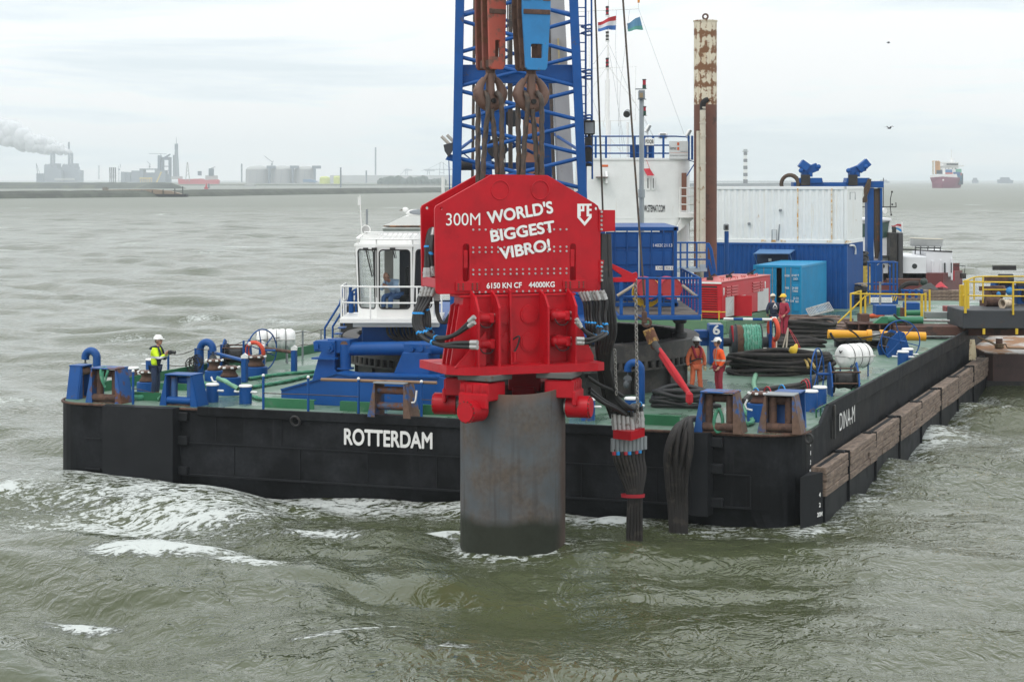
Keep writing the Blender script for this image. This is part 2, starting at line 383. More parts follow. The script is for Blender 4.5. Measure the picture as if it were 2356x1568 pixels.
for a_, b_ in ((WB(W('b2', 135, 1150, z=2.4)).x, WB(W('b2', 706, 1180, z=2.4)).x), (WB(W('b2', 1010, 1195, z=2.4)).x, WB(W('b2', 1390, 1220, z=2.4)).x), (WB(W('b2', 1915, 1250, z=2.4)).x, -9.6),
    (WB(W('b4', 500, 1180, z=2.4)).x, WB(W('b4', 1050, 1230, z=2.4)).x)):
 g.box(((a_ + b_)/2, 0.95, 2.53), (b_ - a_, 0.03, 0.28)); g.box(((a_ + b_)/2, 1.02, 2.66), (b_ - a_, 0.15, 0.03))
a_, b_ = WB(W('z7', 665, 800, z=2.4)), WB(W('z7', 960, 820, z=2.4))
g.box(((a_.x + b_.x)/2, a_.y + .05, 2.52), (b_.x - a_.x, 0.04, 0.26))
g.box((-BWID + 0.12, 25, 2.55), (0.06, 44, 0.34)); g.box((-BWID + 2.2, 4.2, 2.5), (3.2, 0.05, 0.22))
obj('coaming_plate', g, GREEN, hull)
def wood_mat():
 m = bpy.data.materials.new('weathered fender timber'); m.use_nodes = True; nt = m.node_tree; N = nt.nodes; L = nt.links
 b = N['Principled BSDF']; b.inputs['Roughness'].default_value = 0.85; tc = N.new('ShaderNodeTexCoord')
 mp = N.new('ShaderNodeMapping'); mp.inputs['Scale'].default_value = (3, 0.7, 5); L.new(tc.outputs['Object'], mp.inputs[0])
 n = N.new('ShaderNodeTexNoise'); n.inputs['Scale'].default_value = 2.2; n.inputs['Detail'].default_value = 9; n.inputs['Roughness'].default_value = 0.7; L.new(mp.outputs[0], n.inputs['Vector'])
 r = N.new('ShaderNodeValToRGB'); e = r.color_ramp.elements; e[0].position = 0.3; e[0].color = (0.06, 0.043, 0.034, 1); e[1].position = 0.68; e[1].color = (0.31, 0.23, 0.175, 1); L.new(n.outputs[0], r.inputs[0])
 L.new(r.outputs[0], b.inputs['Base Color'])
 bp = N.new('ShaderNodeBump'); bp.inputs['Strength'].default_value = 0.8; bp.inputs['Distance'].default_value = 0.05; L.new(n.outputs[0], bp.inputs['Height']); L.new(bp.outputs[0], b.inputs['Normal'])
 return m
WOOD = wood_mat()
TZ0, TZ1, TD = 0.62, 1.42, 0.42
ys = [1.35, 4.6, 8.9, 13.3, 17.8, 22.4, 27.0, 31.6, 36.2, 41, 46, 51, 56]
for i in range(12):
 g = G(); y0, y1 = ys[i] + 0.04, ys[i+1] - 0.07; off = 0.0 if i % 2 == 0 else 0.035
 nb = 4; h = (TZ1 + off*0.6 - TZ0)/nb
 for k in range(nb):
  yy = y0
  while yy < y1 - 0.01:
   ln = min(random.uniform(1.0, 1.9), y1 - yy)
   if y1 - yy - ln < 0.4: ln = y1 - yy
   dd = random.uniform(-0.025, 0.02)
   g.box((0.02 + (TD + off + dd)/2, yy + ln/2, TZ0 + h*(k + .5)), (TD + off + dd, ln - 0.02, h - random.uniform(.008, 0.02)), bev=0.015)
   yy += ln
 obj('timber_fender', g, WOOD, hull)
g = G()
for i in range(1, 12):
 y = ys[i]; g.box((0.22, y, 0.72), (0.48, 0.045, 1.5)); g.box((0.2, y - .15, TZ1 + .01), (0.28, 0.2, 0.08), bev=0.02)
g.prism([(0.0, 0.15), (0.36, 1.3), (0.0, 1.3)], -0.8, 1.30, 'xy')
g.box((0.19, 31, 0.1), (0.40, 59, 1.03)); g.box((0.2, 31, 1.0), (0.12, 59, 0.85))
obj('fender_frame', g, HULLM2, hull)
LET = paint('white lettering', (0.78, 0.78, 0.76), 0.5, bump=0, var=0.08)
g = fit_text('ROTTERDAM', 2.74, 0.48, 0.030); BF = None
xR = WB(W('v', 891, 960, z=2.4)).x
g.xf(Matrix.Translation((xR, -0.03, 1.80))); obj('lettering', g, LET, hull)
def side(view, x, y):                                # pixel on the starboard side plane -> (y, z)
 a = WB((0, 0, CAMZ)); b = WB(W(view, x, y, Y=10.0)); d = b - a; t = -a.x/d.x; q = a + d*t; return q.y, q.z
a_, b_ = side('b5', 1190, 1165), side('b5', 1350, 1080)
g = fit_text('DINA-M', b_[0] - a_[0], 0.50, 0.0)
g.xf(Matrix.Translation((0.018, (a_[0] + b_[0])/2, (a_[1] + b_[1])/2)) @ Matrix.Rotation(PI/2, 4, 'Z')); obj('lettering', g, LET, hull)
g = G(); g.box((0.03, 4.58, 2.25), (0.05, 0.16, 0.95)); obj('rail_post', g, BLACK, hull)
for i, s in enumerate(('6', '4', '2', '30M')):
 g = text_g(s, 0.17, 0.004); g.xf(Matrix.Translation((0.016, 0.93 + BR*0 + .45, 2.02 - i*0.245)) @ Matrix.Rotation(PI/2, 4, 'Z')); obj('lettering', g, LET, hull)
nv = Vector((1.15, -0.36, 0)).normalized()
for s, z in (('20M', 0.20), ('2', 0.45), ('4', 0.72)):
 g = text_g(s, 0.16, 0.004); g.xf(Matrix.Translation((0.325, 1.10, z)) @ Matrix.Rotation(math.atan2(1.15, 0.36), 4, 'Z')); obj('lettering', g, LET, hull)
# ================================================================== steel pile
PC = Vector((0.02, 48.4, 0)); PR = 1.30
def pile_mat():
 m = paint('grey pile steel', (0.088, 0.098, 0.108), 0.5, 0.46, (0.105, 0.085, 0.07), 1.0, 0.3, wsoft=.12, metal=0.2, bump=0.02, nscale=0.9, streak=0.45, scol=(0.05, 0.045, 0.042))
 nt = m.node_tree; N = nt.nodes; L = nt.links; b = N['Principled BSDF']; src = b.inputs['Base Color'].links[0].from_socket
 geo = N.new('ShaderNodeNewGeometry'); sp = N.new('ShaderNodeSeparateXYZ'); L.new(geo.outputs['Position'], sp.inputs[0])
 n = N.new('ShaderNodeTexNoise'); n.inputs['Scale'].default_value = 2.2; n.inputs['Detail'].default_value = 7
 ad = N.new('ShaderNodeMath'); ad.operation = 'MULTIPLY_ADD'; L.new(n.outputs[0], ad.inputs[0]); ad.inputs[1].default_value = 0.5; L.new(sp.outputs[2], ad.inputs[2])
 mr = N.new('ShaderNodeMapRange'); mr.inputs[1].default_value = 0.98; mr.inputs[2].default_value = 1.22; mr.inputs[3].default_value = 1; mr.inputs[4].default_value = 0; L.new(ad.outputs[0], mr.inputs[0])
 q = N.new('ShaderNodeMix'); q.data_type = 'RGBA'; L.new(mr.outputs[0], q.inputs[0]); L.new(src, q.inputs[6]); q.inputs[7].default_value = (0.020, 0.024, 0.014, 1)
 n2 = N.new('ShaderNodeTexNoise'); n2.inputs['Scale'].default_value = 1.6; n2.inputs['Detail'].default_value = 8
 a2 = N.new('ShaderNodeMath'); a2.operation = 'MULTIPLY_ADD'; L.new(n2.outputs[0], a2.inputs[0]); a2.inputs[1].default_value = 1.2; L.new(sp.outputs[0], a2.inputs[2])
 r2 = N.new('ShaderNodeMapRange'); r2.inputs[1].default_value = 1.56; r2.inputs[2].default_value = 1.76; L.new(a2.outputs[0], r2.inputs[0])
 q2 = N.new('ShaderNodeMix'); q2.data_type = 'RGBA'; L.new(r2.outputs[0], q2.inputs[0]); L.new(q.outputs[2], q2.inputs[6]); q2.inputs[7].default_value = (0.075, 0.052, 0.042, 1)
 a3 = N.new('ShaderNodeMath'); a3.operation = 'MULTIPLY_ADD'; L.new(n2.outputs[0], a3.inputs[0]); a3.inputs[1].default_value = 1.4; L.new(sp.outputs[2], a3.inputs[2])
 r3 = N.new('ShaderNodeMapRange'); r3.inputs[1].default_value = 4.22; r3.inputs[2].default_value = 4.6; L.new(a3.outputs[0], r3.inputs[0])
 q3 = N.new('ShaderNodeMix'); q3.data_type = 'RGBA'; L.new(r3.outputs[0], q3.inputs[0]); L.new(q2.outputs[2], q3.inputs[6]); q3.inputs[7].default_value = (0.16, 0.10, 0.075, 1)
 L.new(q3.outputs[2], b.inputs['Base Color'])
 return m
g = G(); n = 96
def rimz(a): return 3.98 + 0.05*math.sin(a*2 + 1.0) + 0.05*math.cos(a)
ro = [[(PR*math.cos(2*PI*i/n), PR*math.sin(2*PI*i/n), z if z is not None else rimz(2*PI*i/n)) for i in range(n)] for z in (-3.0, 0.0, 1.0, 2.2, 3.2, None)]
ri = [[((PR - .04)*math.cos(2*PI*i/n), (PR - .04)*math.sin(2*PI*i/n), z if z is not None else rimz(2*PI*i/n)) for i in range(n)] for z in (None, 3.0, 1.0, -3.0)]
g.grid(ro, True, True); g.grid(ri, True, True); g.grid([ro[-1], ri[0]], False, True)
g.box((-0.4, -1.22, 2.2), (0.01, 0.01, 0.01))
pile = tag(obj('steel_pile', g, pile_mat()), 'thick grey steel tube pile standing in the water below the red vibro hammer', 'pile'); pile.location = PC
# ================================================================== water
def build_water():
 ny, r0, r1 = 900, 22.0, 3200.0
 Yr = np.concatenate([r0*(r1/r0)**(np.arange(ny)/(ny - 1.0)), np.array([5000, 9000, 20000, 60000.0])])
 nx = 470; t = np.linspace(-1, 1, nx)
 half = Yr*0.36 + 6
 X = half[:, None]*t[None, :]; Yg = np.repeat(Yr[:, None], nx, 1)
 Z = np.zeros_like(X); DX = np.zeros_like(X); DY = np.zeros_like(X)
 dy = np.gradient(Yr)[:, None]; dx = (half*2/nx)[:, None]; sp = np.maximum(dx, dy*0.8)
 r = np.random.RandomState(3)
 wx = X + 1.2*np.sin(Yg*0.21 + 1) + 0.7*np.sin(X*0.33 + Yg*0.15); wy = Yg + 1.3*np.sin(X*0.24 + 2) + 0.6*np.sin(Yg*0.4 + X*.1)
 env = 0.75 + 0.35*np.sin(X*0.11 + 0.7*np.sin(Yg*0.07)) * np.sin(Yg*0.083 + 1.1)
 for i in range(96):
  Lw = math.exp(r.uniform(math.log(0.55), math.log(13.0)))
  th = math.radians(-112) + r.normal(0, 0.55); k = 2*PI/Lw
  a = 0.0056*Lw**0.93 * r.uniform(0.6, 1.4)
  fade = np.clip((Lw/sp - 2.2)/2.5, 0, 1)
  if fade.max() <= 0: continue
  ph = k*(math.cos(th)*wx + math.sin(th)*wy) + r.uniform(0, 6.28)
  Z += a*fade*np.sin(ph)*env; q = 0.9
  DX += -a*q*fade*math.cos(th)*np.cos(ph)*env; DY += -a*q*fade*math.sin(th)*np.cos(ph)*env
 foam = np.zeros_like(X)
 def blob(vx, vy, sx, sy, amp, rot=0.0, bump=0.0):
  p = W('v', vx, vy, z=0); c, s = math.cos(rot), math.sin(rot); ddx, ddy = X - p.x, Yg - p.y
  u, v = (c*ddx + s*ddy)/sx, (-s*ddx + c*ddy)/sy; e = np.exp(-(u*u + v*v)); foam[:] += amp*e; Z[:] += bump*e
 c, s = math.cos(TH), math.sin(TH); bx = (X - ORG.x)*c - (Yg - ORG.y)*s; by = (X - ORG.x)*s + (Yg - ORG.y)*c
 along = ((bx < 0.6) & (bx > -BWID - .5))
 near = np.exp(-((by + 0.1)/0.95)**2)*along
 foam += near*(0.30 + 0.34*np.sin(bx*1.3)*np.sin(bx*0.47 + 1))
 side = np.exp(-((bx - 0.8)/0.6)**2)*((by > 0) & (by < 34)); foam += 0.22*side
 Z += 0.07*np.exp(-((by + 0.6)/0.9)**2)*along*np.clip(np.sin(bx*0.8 + 1.5), -0.2, 1)
 for a in ((300, 1150, 3.0, 1.8, .36), (200, 1108, 2.2, 1.5, .34), (420, 1195, 3.0, 1.5, .40), (240, 1190, 3.2, 1.3, .34), (500, 1150, 3.0, 1.6, .24), (700, 1150, 4.0, 1.6, .26), (930, 1165, 2.2, 0.9, .42), (330, 1235, 2.6, 1.0, .3)): blob(*a)
 for (vx, vy, sx, sy, amp, rot, bmp) in ((310, 1292, 1.0, 0.42, 1.35, -.12, .10), (410, 1300, 1.2, 0.36, 1.35, -.16, .11), (480, 1196, 1.4, 0.32, 0.4, -.10, .06), (570, 1318, .75, 0.18, 1.25, -.2, .12), (185, 1392, 0.9, 0.3, 1.1, -.25, .14),
          (745, 1232, 0.9, 0.3, 0.9, -.2, .1), (1018, 1222, 0.9, 0.35, 1.0, 0, .1), (1420, 1198, .7, .35, 1.1, 0, .1), (1400, 1193, .5, .25, .8, 0, .05), (820, 1475, 0.9, 0.14, 0.8, .15, .03), (20, 1140, 0.6, .3, 1.0, 0, .1), (1745, 1245, 0.5, .2, .6, 0, .04),
          (1035, 1525, .35, .2, .5, 0, 0), (2105, 850, 3, 6, .3, .3, 0), (2050, 1015, 2, 2.5, .35, .2, 0), (1940, 1125, 1.2, 1.5, .35, .2, 0), (2150, 1010, 4, 2, .18, 0, 0)): blob(vx, vy, sx, sy, amp, rot, bmp)
 rp = np.hypot(X - PC.x, Yg - PC.y); foam += 0.55*np.exp(-((rp - PR - .1)/.10)**2) + 0.10*np.exp(-((rp - PR - .5)/.45)**2)
 Z += 0.03*np.exp(-((rp - PR)/.8)**2)*np.cos((rp - PR)*7)
 wc = np.zeros_like(X)
 for i in range(150):
  vy = 445 + 560*r.uniform(0, 1)**2.2; vx = r.uniform(-60, 2420); p = W('v', vx, vy, z=0)
  if vy > 820 and vx > 130: continue
  ll = r.uniform(0.5, 1.6)*(1 + p.y/260.0); foam += r.uniform(.5, .95)*np.exp(-((X - p.x)/ll)**2 - ((Yg - p.y)/(0.25*ll + p.y*.004))**2)
 sh = W('v', 2178, 433, z=0)
 foam += 1.2*np.exp(-((np.abs(X - sh.x) - 8)/9.0)**2 - ((Yg - sh.y)/30.0)**2) + .9*np.exp(-((np.abs(X - sh.x) - 26)/14.0)**2 - ((Yg - sh.y - 25)/35.0)**2)
 inside = (bx < -0.2) & (bx > -BWID + .2) & (by > 2.5) & (by < BL); Z[inside] -= 0.6
 V = np.stack([X + DX, Yg + DY, Z], -1).reshape(-1, 3)
 n1 = len(Yr); idx = np.arange(n1*nx).reshape(n1, nx)
 Fq = np.stack([idx[:-1, :-1], idx[:-1, 1:], idx[1:, 1:], idx[1:, :-1]], -1).reshape(-1, 4)
 me = bpy.data.meshes.new('water'); me.vertices.add(len(V)); me.vertices.foreach_set('co', V.ravel().astype(np.float32))
 me.loops.add(Fq.size); me.loops.foreach_set('vertex_index', Fq.ravel().astype(np.int32))
 me.polygons.add(len(Fq)); me.polygons.foreach_set('loop_start', (np.arange(len(Fq))*4).astype(np.int32))
 me.polygons.foreach_set('use_smooth', np.ones(len(Fq), bool)); me.update(calc_edges=True); me.validate()
 at = me.attributes.new('foam', 'FLOAT', 'POINT'); at.data.foreach_set('value', np.clip(foam, 0, 2).ravel().astype(np.float32))
 o = bpy.data.objects.new('water', me); COL.objects.link(o); struct(o)
 m = bpy.data.materials.new('estuary water'); m.use_nodes = True; nt = m.node_tree; N = nt.nodes; L = nt.links
 b = N['Principled BSDF']; b.inputs['IOR'].default_value = 1.333
 geo = N.new('ShaderNodeNewGeometry')
 def noise(sc, s, d, r=0.6, dist=0.0):
  mp = N.new('ShaderNodeMapping'); mp.inputs['Scale'].default_value = sc; mp.inputs['Rotation'].default_value = (0, 0, 0.2); L.new(geo.outputs['Position'], mp.inputs[0])
  n = N.new('ShaderNodeTexNoise'); n.inputs['Scale'].default_value = s; n.inputs['Detail'].default_value = d; n.inputs['Roughness'].default_value = r; n.inputs['Distortion'].default_value = dist; L.new(mp.outputs[0], n.inputs['Vector']); return n.outputs[0]
 fa = N.new('ShaderNodeAttribute'); fa.attribute_name = 'foam'
 def math_(op, a, c, d=None):
  q = N.new('ShaderNodeMath'); q.operation = op
  for k, v in ((0, a), (1, c), (2, d)):
   if v is None: continue
   if isinstance(v, (int, float)): q.inputs[k].default_value = v
   else: L.new(v, q.inputs[k])
  return q.outputs[0]
 def ridge(n): return math_('SUBTRACT', 1.0, math_('MULTIPLY', math_('ABSOLUTE', math_('SUBTRACT', n, 0.5), 0), 2.0))
 r1 = ridge(noise((1.0, 1.9, 1), 1.0, 4, 0.55, 1.6)); r2 = ridge(noise((1.0, 1.6, 1), 3.3, 5, 0.6, 1.0)); fn = noise((1, 1.5, 1), 6.0, 8, 0.75, .5)
 fsum = math_('ADD', math_('MULTIPLY', fa.outputs['Fac'], 0.74), math_('MULTIPLY_ADD', r1, 1.9, -1.78)); fsum = math_('ADD', fsum, math_('MULTIPLY_ADD', r2, 1.1, -.98)); fsum = math_('ADD', fsum, math_('MULTIPLY_ADD', fn, 1.9, -1.02))
 mr = N.new('ShaderNodeMapRange'); mr.inputs[1].default_value = 0.0; mr.inputs[2].default_value = 0.30; L.new(fsum, mr.inputs[0]); fm = mr.outputs[0]
 fm = math_('MULTIPLY', fm, math_('MINIMUM', math_('MULTIPLY', fa.outputs['Fac'], 6.0), 1.0))
 q0 = N.new('ShaderNodeMix'); q0.data_type = 'RGBA'; L.new(noise((1, 1.6, 1), 0.07, 5), q0.inputs[0]); q0.inputs[6].default_value = (0.046, 0.052, 0.014, 1); q0.inputs[7].default_value = (0.080, 0.095, 0.058, 1)
 q = N.new('ShaderNodeMix'); q.data_type = 'RGBA'; L.new(fm, q.inputs[0]); L.new(q0.outputs[2], q.inputs[6]); q.inputs[7].default_value = (0.50, 0.53, 0.51, 1)
 L.new(q.outputs[2], b.inputs['Base Color'])
 rr = N.new('ShaderNodeMix'); rr.data_type = 'FLOAT'; L.new(fm, rr.inputs[0]); dl = N.new('ShaderNodeVectorMath'); dl.operation = 'LENGTH'; L.new(geo.outputs['Position'], dl.inputs[0]); dr = N.new('ShaderNodeMapRange'); dr.inputs[1].default_value = 60; dr.inputs[2].default_value = 700; dr.inputs[3].default_value = .035; dr.inputs[4].default_value = .33; L.new(dl.outputs['Value'], dr.inputs[0]); L.new(dr.outputs[0], rr.inputs[2]); rr.inputs[3].default_value = 0.8; L.new(rr.outputs[0], b.inputs['Roughness'])
 hs = math_('ADD', math_('MULTIPLY', noise((1, .75, 1), 0.80, 3, 0.5, 1.2), 0.40), math_('MULTIPLY', ridge(noise((1, .7, 1), 1.8, 3, 0.5, 1.3)), 0.27))
 hs = math_('ADD', hs, math_('MULTIPLY', noise((1, .7, 1), 5.0, 2, 0.5, .8), 0.09)); hs = math_('ADD', hs, math_('MULTIPLY', noise((0.4, .5, 1), 0.3, 3, 0.5, .6), 0.3)); hs = math_('ADD', hs, math_('MULTIPLY', fm, 0.16))
 bp = N.new('ShaderNodeBump'); bp.inputs['Strength'].default_value = 1.0; bp.inputs['Distance'].default_value = 0.30; sm_ = N.new('ShaderNodeMapRange'); sm_.inputs[1].default_value = .35; sm_.inputs[2].default_value = .62; sm_.inputs[3].default_value = .34; sm_.inputs[4].default_value = 1.0; L.new(noise((.7, 1.5, 1), .11, 4, .5, 1.0), sm_.inputs[0]); L.new(sm_.outputs[0], bp.inputs['Strength']); L.new(hs, bp.inputs['Height']); L.new(bp.outputs[0], b.inputs['Normal'])
 me.materials.append(m); return o
water = build_water()
# ================================================================== helpers for tracing shapes on planes of a root frame
class Fr:
 def __init__(s, loc, rz): s.o = Vector(loc); s.c, s.s = math.cos(rz), math.sin(rz); s.rz = rz
 def loc(s, p):
  d = Vector(p) - s.o; return Vector((d.x*s.c + d.y*s.s, -d.x*s.s + d.y*s.c, d.z))
 def w(s, p): return Vector((s.o.x + p[0]*s.c - p[1]*s.s, s.o.y + p[0]*s.s + p[1]*s.c, s.o.z + p[2]))
 def y(s, view, x, y, yl):                       # pixel ray against the plane local y = yl -> local (x, z)
  a = s.loc((0, 0, CAMZ)); b = s.loc(W(view, x, y, Y=10.0)); d = b - a; t = (yl - a.y)/d.y; p = a + d*t; return (p.x, p.z)
 def y3(s, view, x, y, yl):
  a = s.y(view, x, y, yl); return Vector((a[0], yl, a[1]))
 def x(s, view, x, y, xl):
  a = s.loc((0, 0, CAMZ)); b = s.loc(W(view, x, y, Y=10.0)); d = b - a; t = (xl - a.x)/d.x; p = a + d*t; return (p.y, p.z)
def plate(outline, holes=(), th=0.05, bev=0.0, y=0.0):    # plate in the xz plane, front face at y, thickness backwards
 cu = bpy.data.curves.new('plate', 'CURVE'); cu.dimensions = '2D'; cu.fill_mode = 'BOTH'; cu.extrude = th/2 - bev; cu.bevel_depth = bev; cu.bevel_resolution = 0
 for pl in [outline] + list(holes):
  sp = cu.splines.new('POLY'); sp.points.add(len(pl) - 1)
  for q, (a, b) in zip(sp.points, pl): q.co = (a, b, 0, 1)
  sp.use_cyclic_u = True
 o = bpy.data.objects.new('plate', cu); COL.objects.link(o); dg = bpy.context.evaluated_depsgraph_get()
 g = G(); g.bm.from_mesh(o.evaluated_get(dg).to_mesh()); o.evaluated_get(dg).to_mesh_clear()
 bpy.data.objects.remove(o); bpy.data.curves.remove(cu)
 for f in g.bm.faces: f.smooth = False
 g.xf(Matrix.Translation((0, y + th/2, 0)) @ Matrix.Rotation(PI/2, 4, 'X')); return g
def rrect(x0, x1, z0, z1, r, n=5):
 o = []
 for cx, cz, a0 in ((x1 - r, z1 - r, 0), (x0 + r, z1 - r, 90), (x0 + r, z0 + r, 180), (x1 - r, z0 + r, 270)):
  for i in range(n + 1):
   a = math.radians(a0 + 90*i/n); o.append((cx + r*math.cos(a), cz + r*math.sin(a)))
 return o
def circ(cx, cz, r, n=16): return [(cx + r*math.cos(2*PI*i/n), cz + r*math.sin(2*PI*i/n)) for i in range(n)]
def rope_g(g, pts, r, twist=9.0, lobes=3, n=12, step=0.05, m=0):
 P = [Vector(p) for p in pts]; D = [0.0]
 for a, b in zip(P, P[1:]): D.append(D[-1] + (b - a).length)
 k = max(2, int(D[-1]/step)); rows = []; j = 0; u = None
 for i in range(k + 1):
  s = D[-1]*i/k
  while j < len(D) - 2 and D[j+1] < s: j += 1
  t = (s - D[j])/max(1e-9, D[j+1] - D[j]); p = P[j].lerp(P[j+1], t)
  d = (P[min(j+1, len(P)-1)] - P[j]).normalized()
  u = d.orthogonal().normalized() if u is None else (u - d*u.dot(d)).normalized()
  v = d.cross(u)
  rows.append([p + (u*math.cos(2*PI*q/n) + v*math.sin(2*PI*q/n))*r*(1 + 0.17*math.cos(lobes*(2*PI*q/n) - twist*s)) for q in range(n)])
 g.grid(rows, True, True, m); return g
# ================================================================== red vibratory hammer
VR = math.radians(22); VC = Vector((0.0, 48.57, 0)); VF = Fr(VC, VR)
vib = thing('vibro_hammer', 'huge glossy red vibratory pile hammer with white slogan, clamped on top of the grey pile', 'pile hammer', VC, VR)
YF, YB_ = -0.53, 0.47
def vz(x, y): return VF.y('z1', x, y, YF)
ol = [vz(*p) for p in ((220, 275), (228, 258), (242, 250), (575, 62), (925, 66), (1218, 240), (1240, 256), (1247, 275), (1256, 285), (1258, 770), (1250, 788), (1238, 792), (246, 808), (232, 803), (226, 785))]
slots = []
for x0, x1 in ((392, 438), (1064, 1106)):
 a = vz(x0, 735); b = vz(x1, 492); slots.append(rrect(a[0], b[0], a[1], b[1], 0.085, 6))
holes = [circ(*vz(258, 273), 0.045, 12), circ(*vz(1232, 273), 0.05, 12)] + [circ(*vz(x, y), 0.014, 8) for x, y in ((360, 450), (360, 565), (537, 115), (965, 118), (1136, 447), (1136, 556), (255, 783), (1238, 768), (567, 560), (940, 560), (360, 720), (1136, 490), (360, 493), (360, 607), (567, 607), (1136, 600))]
g = plate(ol, slots + holes, 0.07, 0.008, YF)
for yy, yr in ((405, 403), (517, 512), (546, 539), (657, 649), (685, 677), (797, 785)):
 for i in range(16):
  if yy == 797 and (i > 0 and False): continue
  x = 458 + i*(1043 - 458)/15.0; p = vz(x, yy + (yr - yy)*i/15.0)
  g.cyl((p[0], YF - 0.022, p[1]), (p[0], YF, p[1]), 0.026, n=8, m=1)
obj('front_plate', g, [RED, STEEL], vib)
g = plate(ol, holes[:2], 0.07, 0.008, YB_ - 0.0); obj('rear_plate', g, RED, vib)
for cx in (627, 878):
 p = vz(cx, 157); g = G(); g.torus((p[0], YF - 0.004, p[1]), 0.232, 0.016, (0, 1, 0), 40, 6); g.cyl((p[0], YF + 0.06, p[1]), (p[0], YB_ + 0.02, p[1]), 0.22, n=24); obj('sling_trunnion', g, RED, vib)
for x0, x1, y0, y1 in ((347, 493, 733, 788), (1021, 1158, 722, 776)):
 a, b = vz(x0, y1), vz(x1, y0); g = plate([(a[0], a[1]), (b[0], a[1]), (b[0], b[1]), (a[0], b[1])], (), 0.05, 0.005, YF - 0.05)
 for i in (0.1, .3, .7, .9):
  for k in (.2, .5, .8): q = (a[0] + (b[0]-a[0])*i, a[1] + (b[1]-a[1])*k); g.cyl((q[0], YF - 0.07, q[1]), (q[0], YF - .05, q[1]), 0.022, n=6, m=1)
 obj('clamp_strip', g, [RED, BROWN], vib)
for x0, x1, y0, y1 in ((400, 428, 535, 648), (1070, 1097, 528, 638)):
 a, b = vz(x0, y1), vz(x1, y0); g = G(); g.bb((a[0], YF + .02, a[1]), (b[0], YF + .16, b[1]), 0.01); obj('slide_block', g, RED, vib)
a, b = vz(440, 800), vz(1050, 300); g = G(); g.bb((a[0], YF + .25, a[1] + .1), (b[0], YB_ - .2, b[1]), 0.02); obj('suppressor_beam', g, RED, vib)
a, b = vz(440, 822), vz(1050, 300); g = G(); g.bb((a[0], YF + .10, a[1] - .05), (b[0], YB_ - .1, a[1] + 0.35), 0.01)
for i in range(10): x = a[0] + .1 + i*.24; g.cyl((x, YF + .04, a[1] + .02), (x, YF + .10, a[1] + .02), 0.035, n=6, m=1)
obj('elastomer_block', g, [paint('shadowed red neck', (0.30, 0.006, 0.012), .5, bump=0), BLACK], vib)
a, b = VF.y('z1', 137, 757, YB_), VF.y('z1', 230, 710, -.50); g = G(); g.bb((a[0], -0.50, a[1]), (b[0], YB_ - .02, b[1]), 0.01); obj('hose_rack', g, RED2, vib)
p = [vz(x, y) for x, y in ((1247, 283), (1344, 284), (1344, 413), (1247, 417))]
g = plate(p, (), 0.05, 0.006, YF - 0.045)
for y in (293, 321, 348, 375, 403): q = vz(1258, y); g.cyl((q[0], YF - .075, q[1]), (q[0], YF - .045, q[1]), 0.03, n=8, m=1)
obj('side_wing', g, [RED, STEEL], vib)
p = [vz(x, y) for x, y in ((1250, 598), (1268, 597), (1290, 602), (1455, 680), (1478, 672), (1484, 682), (1484, 722), (1476, 730), (1250, 733))]
h = [vz(x, y) for x, y in ((1275, 625), (1292, 625), (1388, 690), (1390, 705), (1275, 706))]
g = plate(p, [h, circ(*vz(1470, 686), 0.02, 8)], 0.05, 0.006, YF - 0.045)
for y in (611, 638, 665, 692, 720): q = vz(1260, y); g.cyl((q[0], YF - .075, q[1]), (q[0], YF - .045, q[1]), 0.03, n=8, m=1)
obj('chain_bracket', g, [RED, STEEL], vib)
def vtext(s, x, y, wd, h, bold, rot=0.0):
 p = vz(x, y); g = fit_text(s, wd, h, bold)
 g.xf(Matrix.Translation((p[0], YF - 0.012, p[1])) @ Matrix.Rotation(math.radians(-rot), 4, 'Y')); obj('lettering', g, LET, vib)
vtext("WORLD'S", 752, 296, 1.76, 0.32, 0.034, 8.5); vtext('BIGGEST', 768, 415, 1.72, 0.295, 0.034, 8.0); vtext('VIBRO!', 783, 527, 1.36, 0.30, 0.034, 9.0)
vtext('300M', 395, 340, 0.886, 0.30, 0.0); vtext('6150 KN CF', 652, 754, 0.93, .14, 0.03); vtext('44000KG', 887, 749, 0.70, .14, 0.03)
def lz(x, y): return VF.y('z4', x, y, YF)
o_ = [lz(*p) for p in ((20, 392), (147, 392), (147, 410), (125, 410), (125, 437), (147, 437), (147, 455), (125, 455), (125, 483), (147, 483), (147, 515), (85, 590), (20, 515))]
h1 = [lz(*p) for p in ((50, 412), (63, 412), (63, 440), (50, 440))]
h2 = [lz(*p) for p in ((50, 460), (82, 460), (82, 410), (103, 410), (103, 505), (126, 505), (85, 556), (40, 505), (50, 505))]
g = plate(o_, [h1, h2], 0.008, 0, YF - 0.01); obj('emblem', g, LET, vib)
BZ0, BZ1 = 4.42, 4.60                               # base plate
A_ = VF.loc(W('v', 966, 837, z=BZ0 + .1));
bx0, bx1, by0, by1 = -2.0, 2.0, -1.22, 1.22
def bz(x, y, yl): return VF.y('z1', x, y, yl)
YG = -0.62
tl, tr = bz(392, 835, YG), bz(1085, 835, YG)
g = G(); zt = tl[1] + .02
g.prism([(tl[0] + .02, zt), (tr[0] + .03, zt), (tr[0] + .10, BZ1), (tl[0] - .08, BZ1)], YG, 0.0, 'xz')
g.box(((tl[0] + tr[0])/2, -.26, zt + .02), (tr[0] - tl[0] + .12, .78, 0.06), bev=0.01)
obj('gearbox', g, RED, vib)
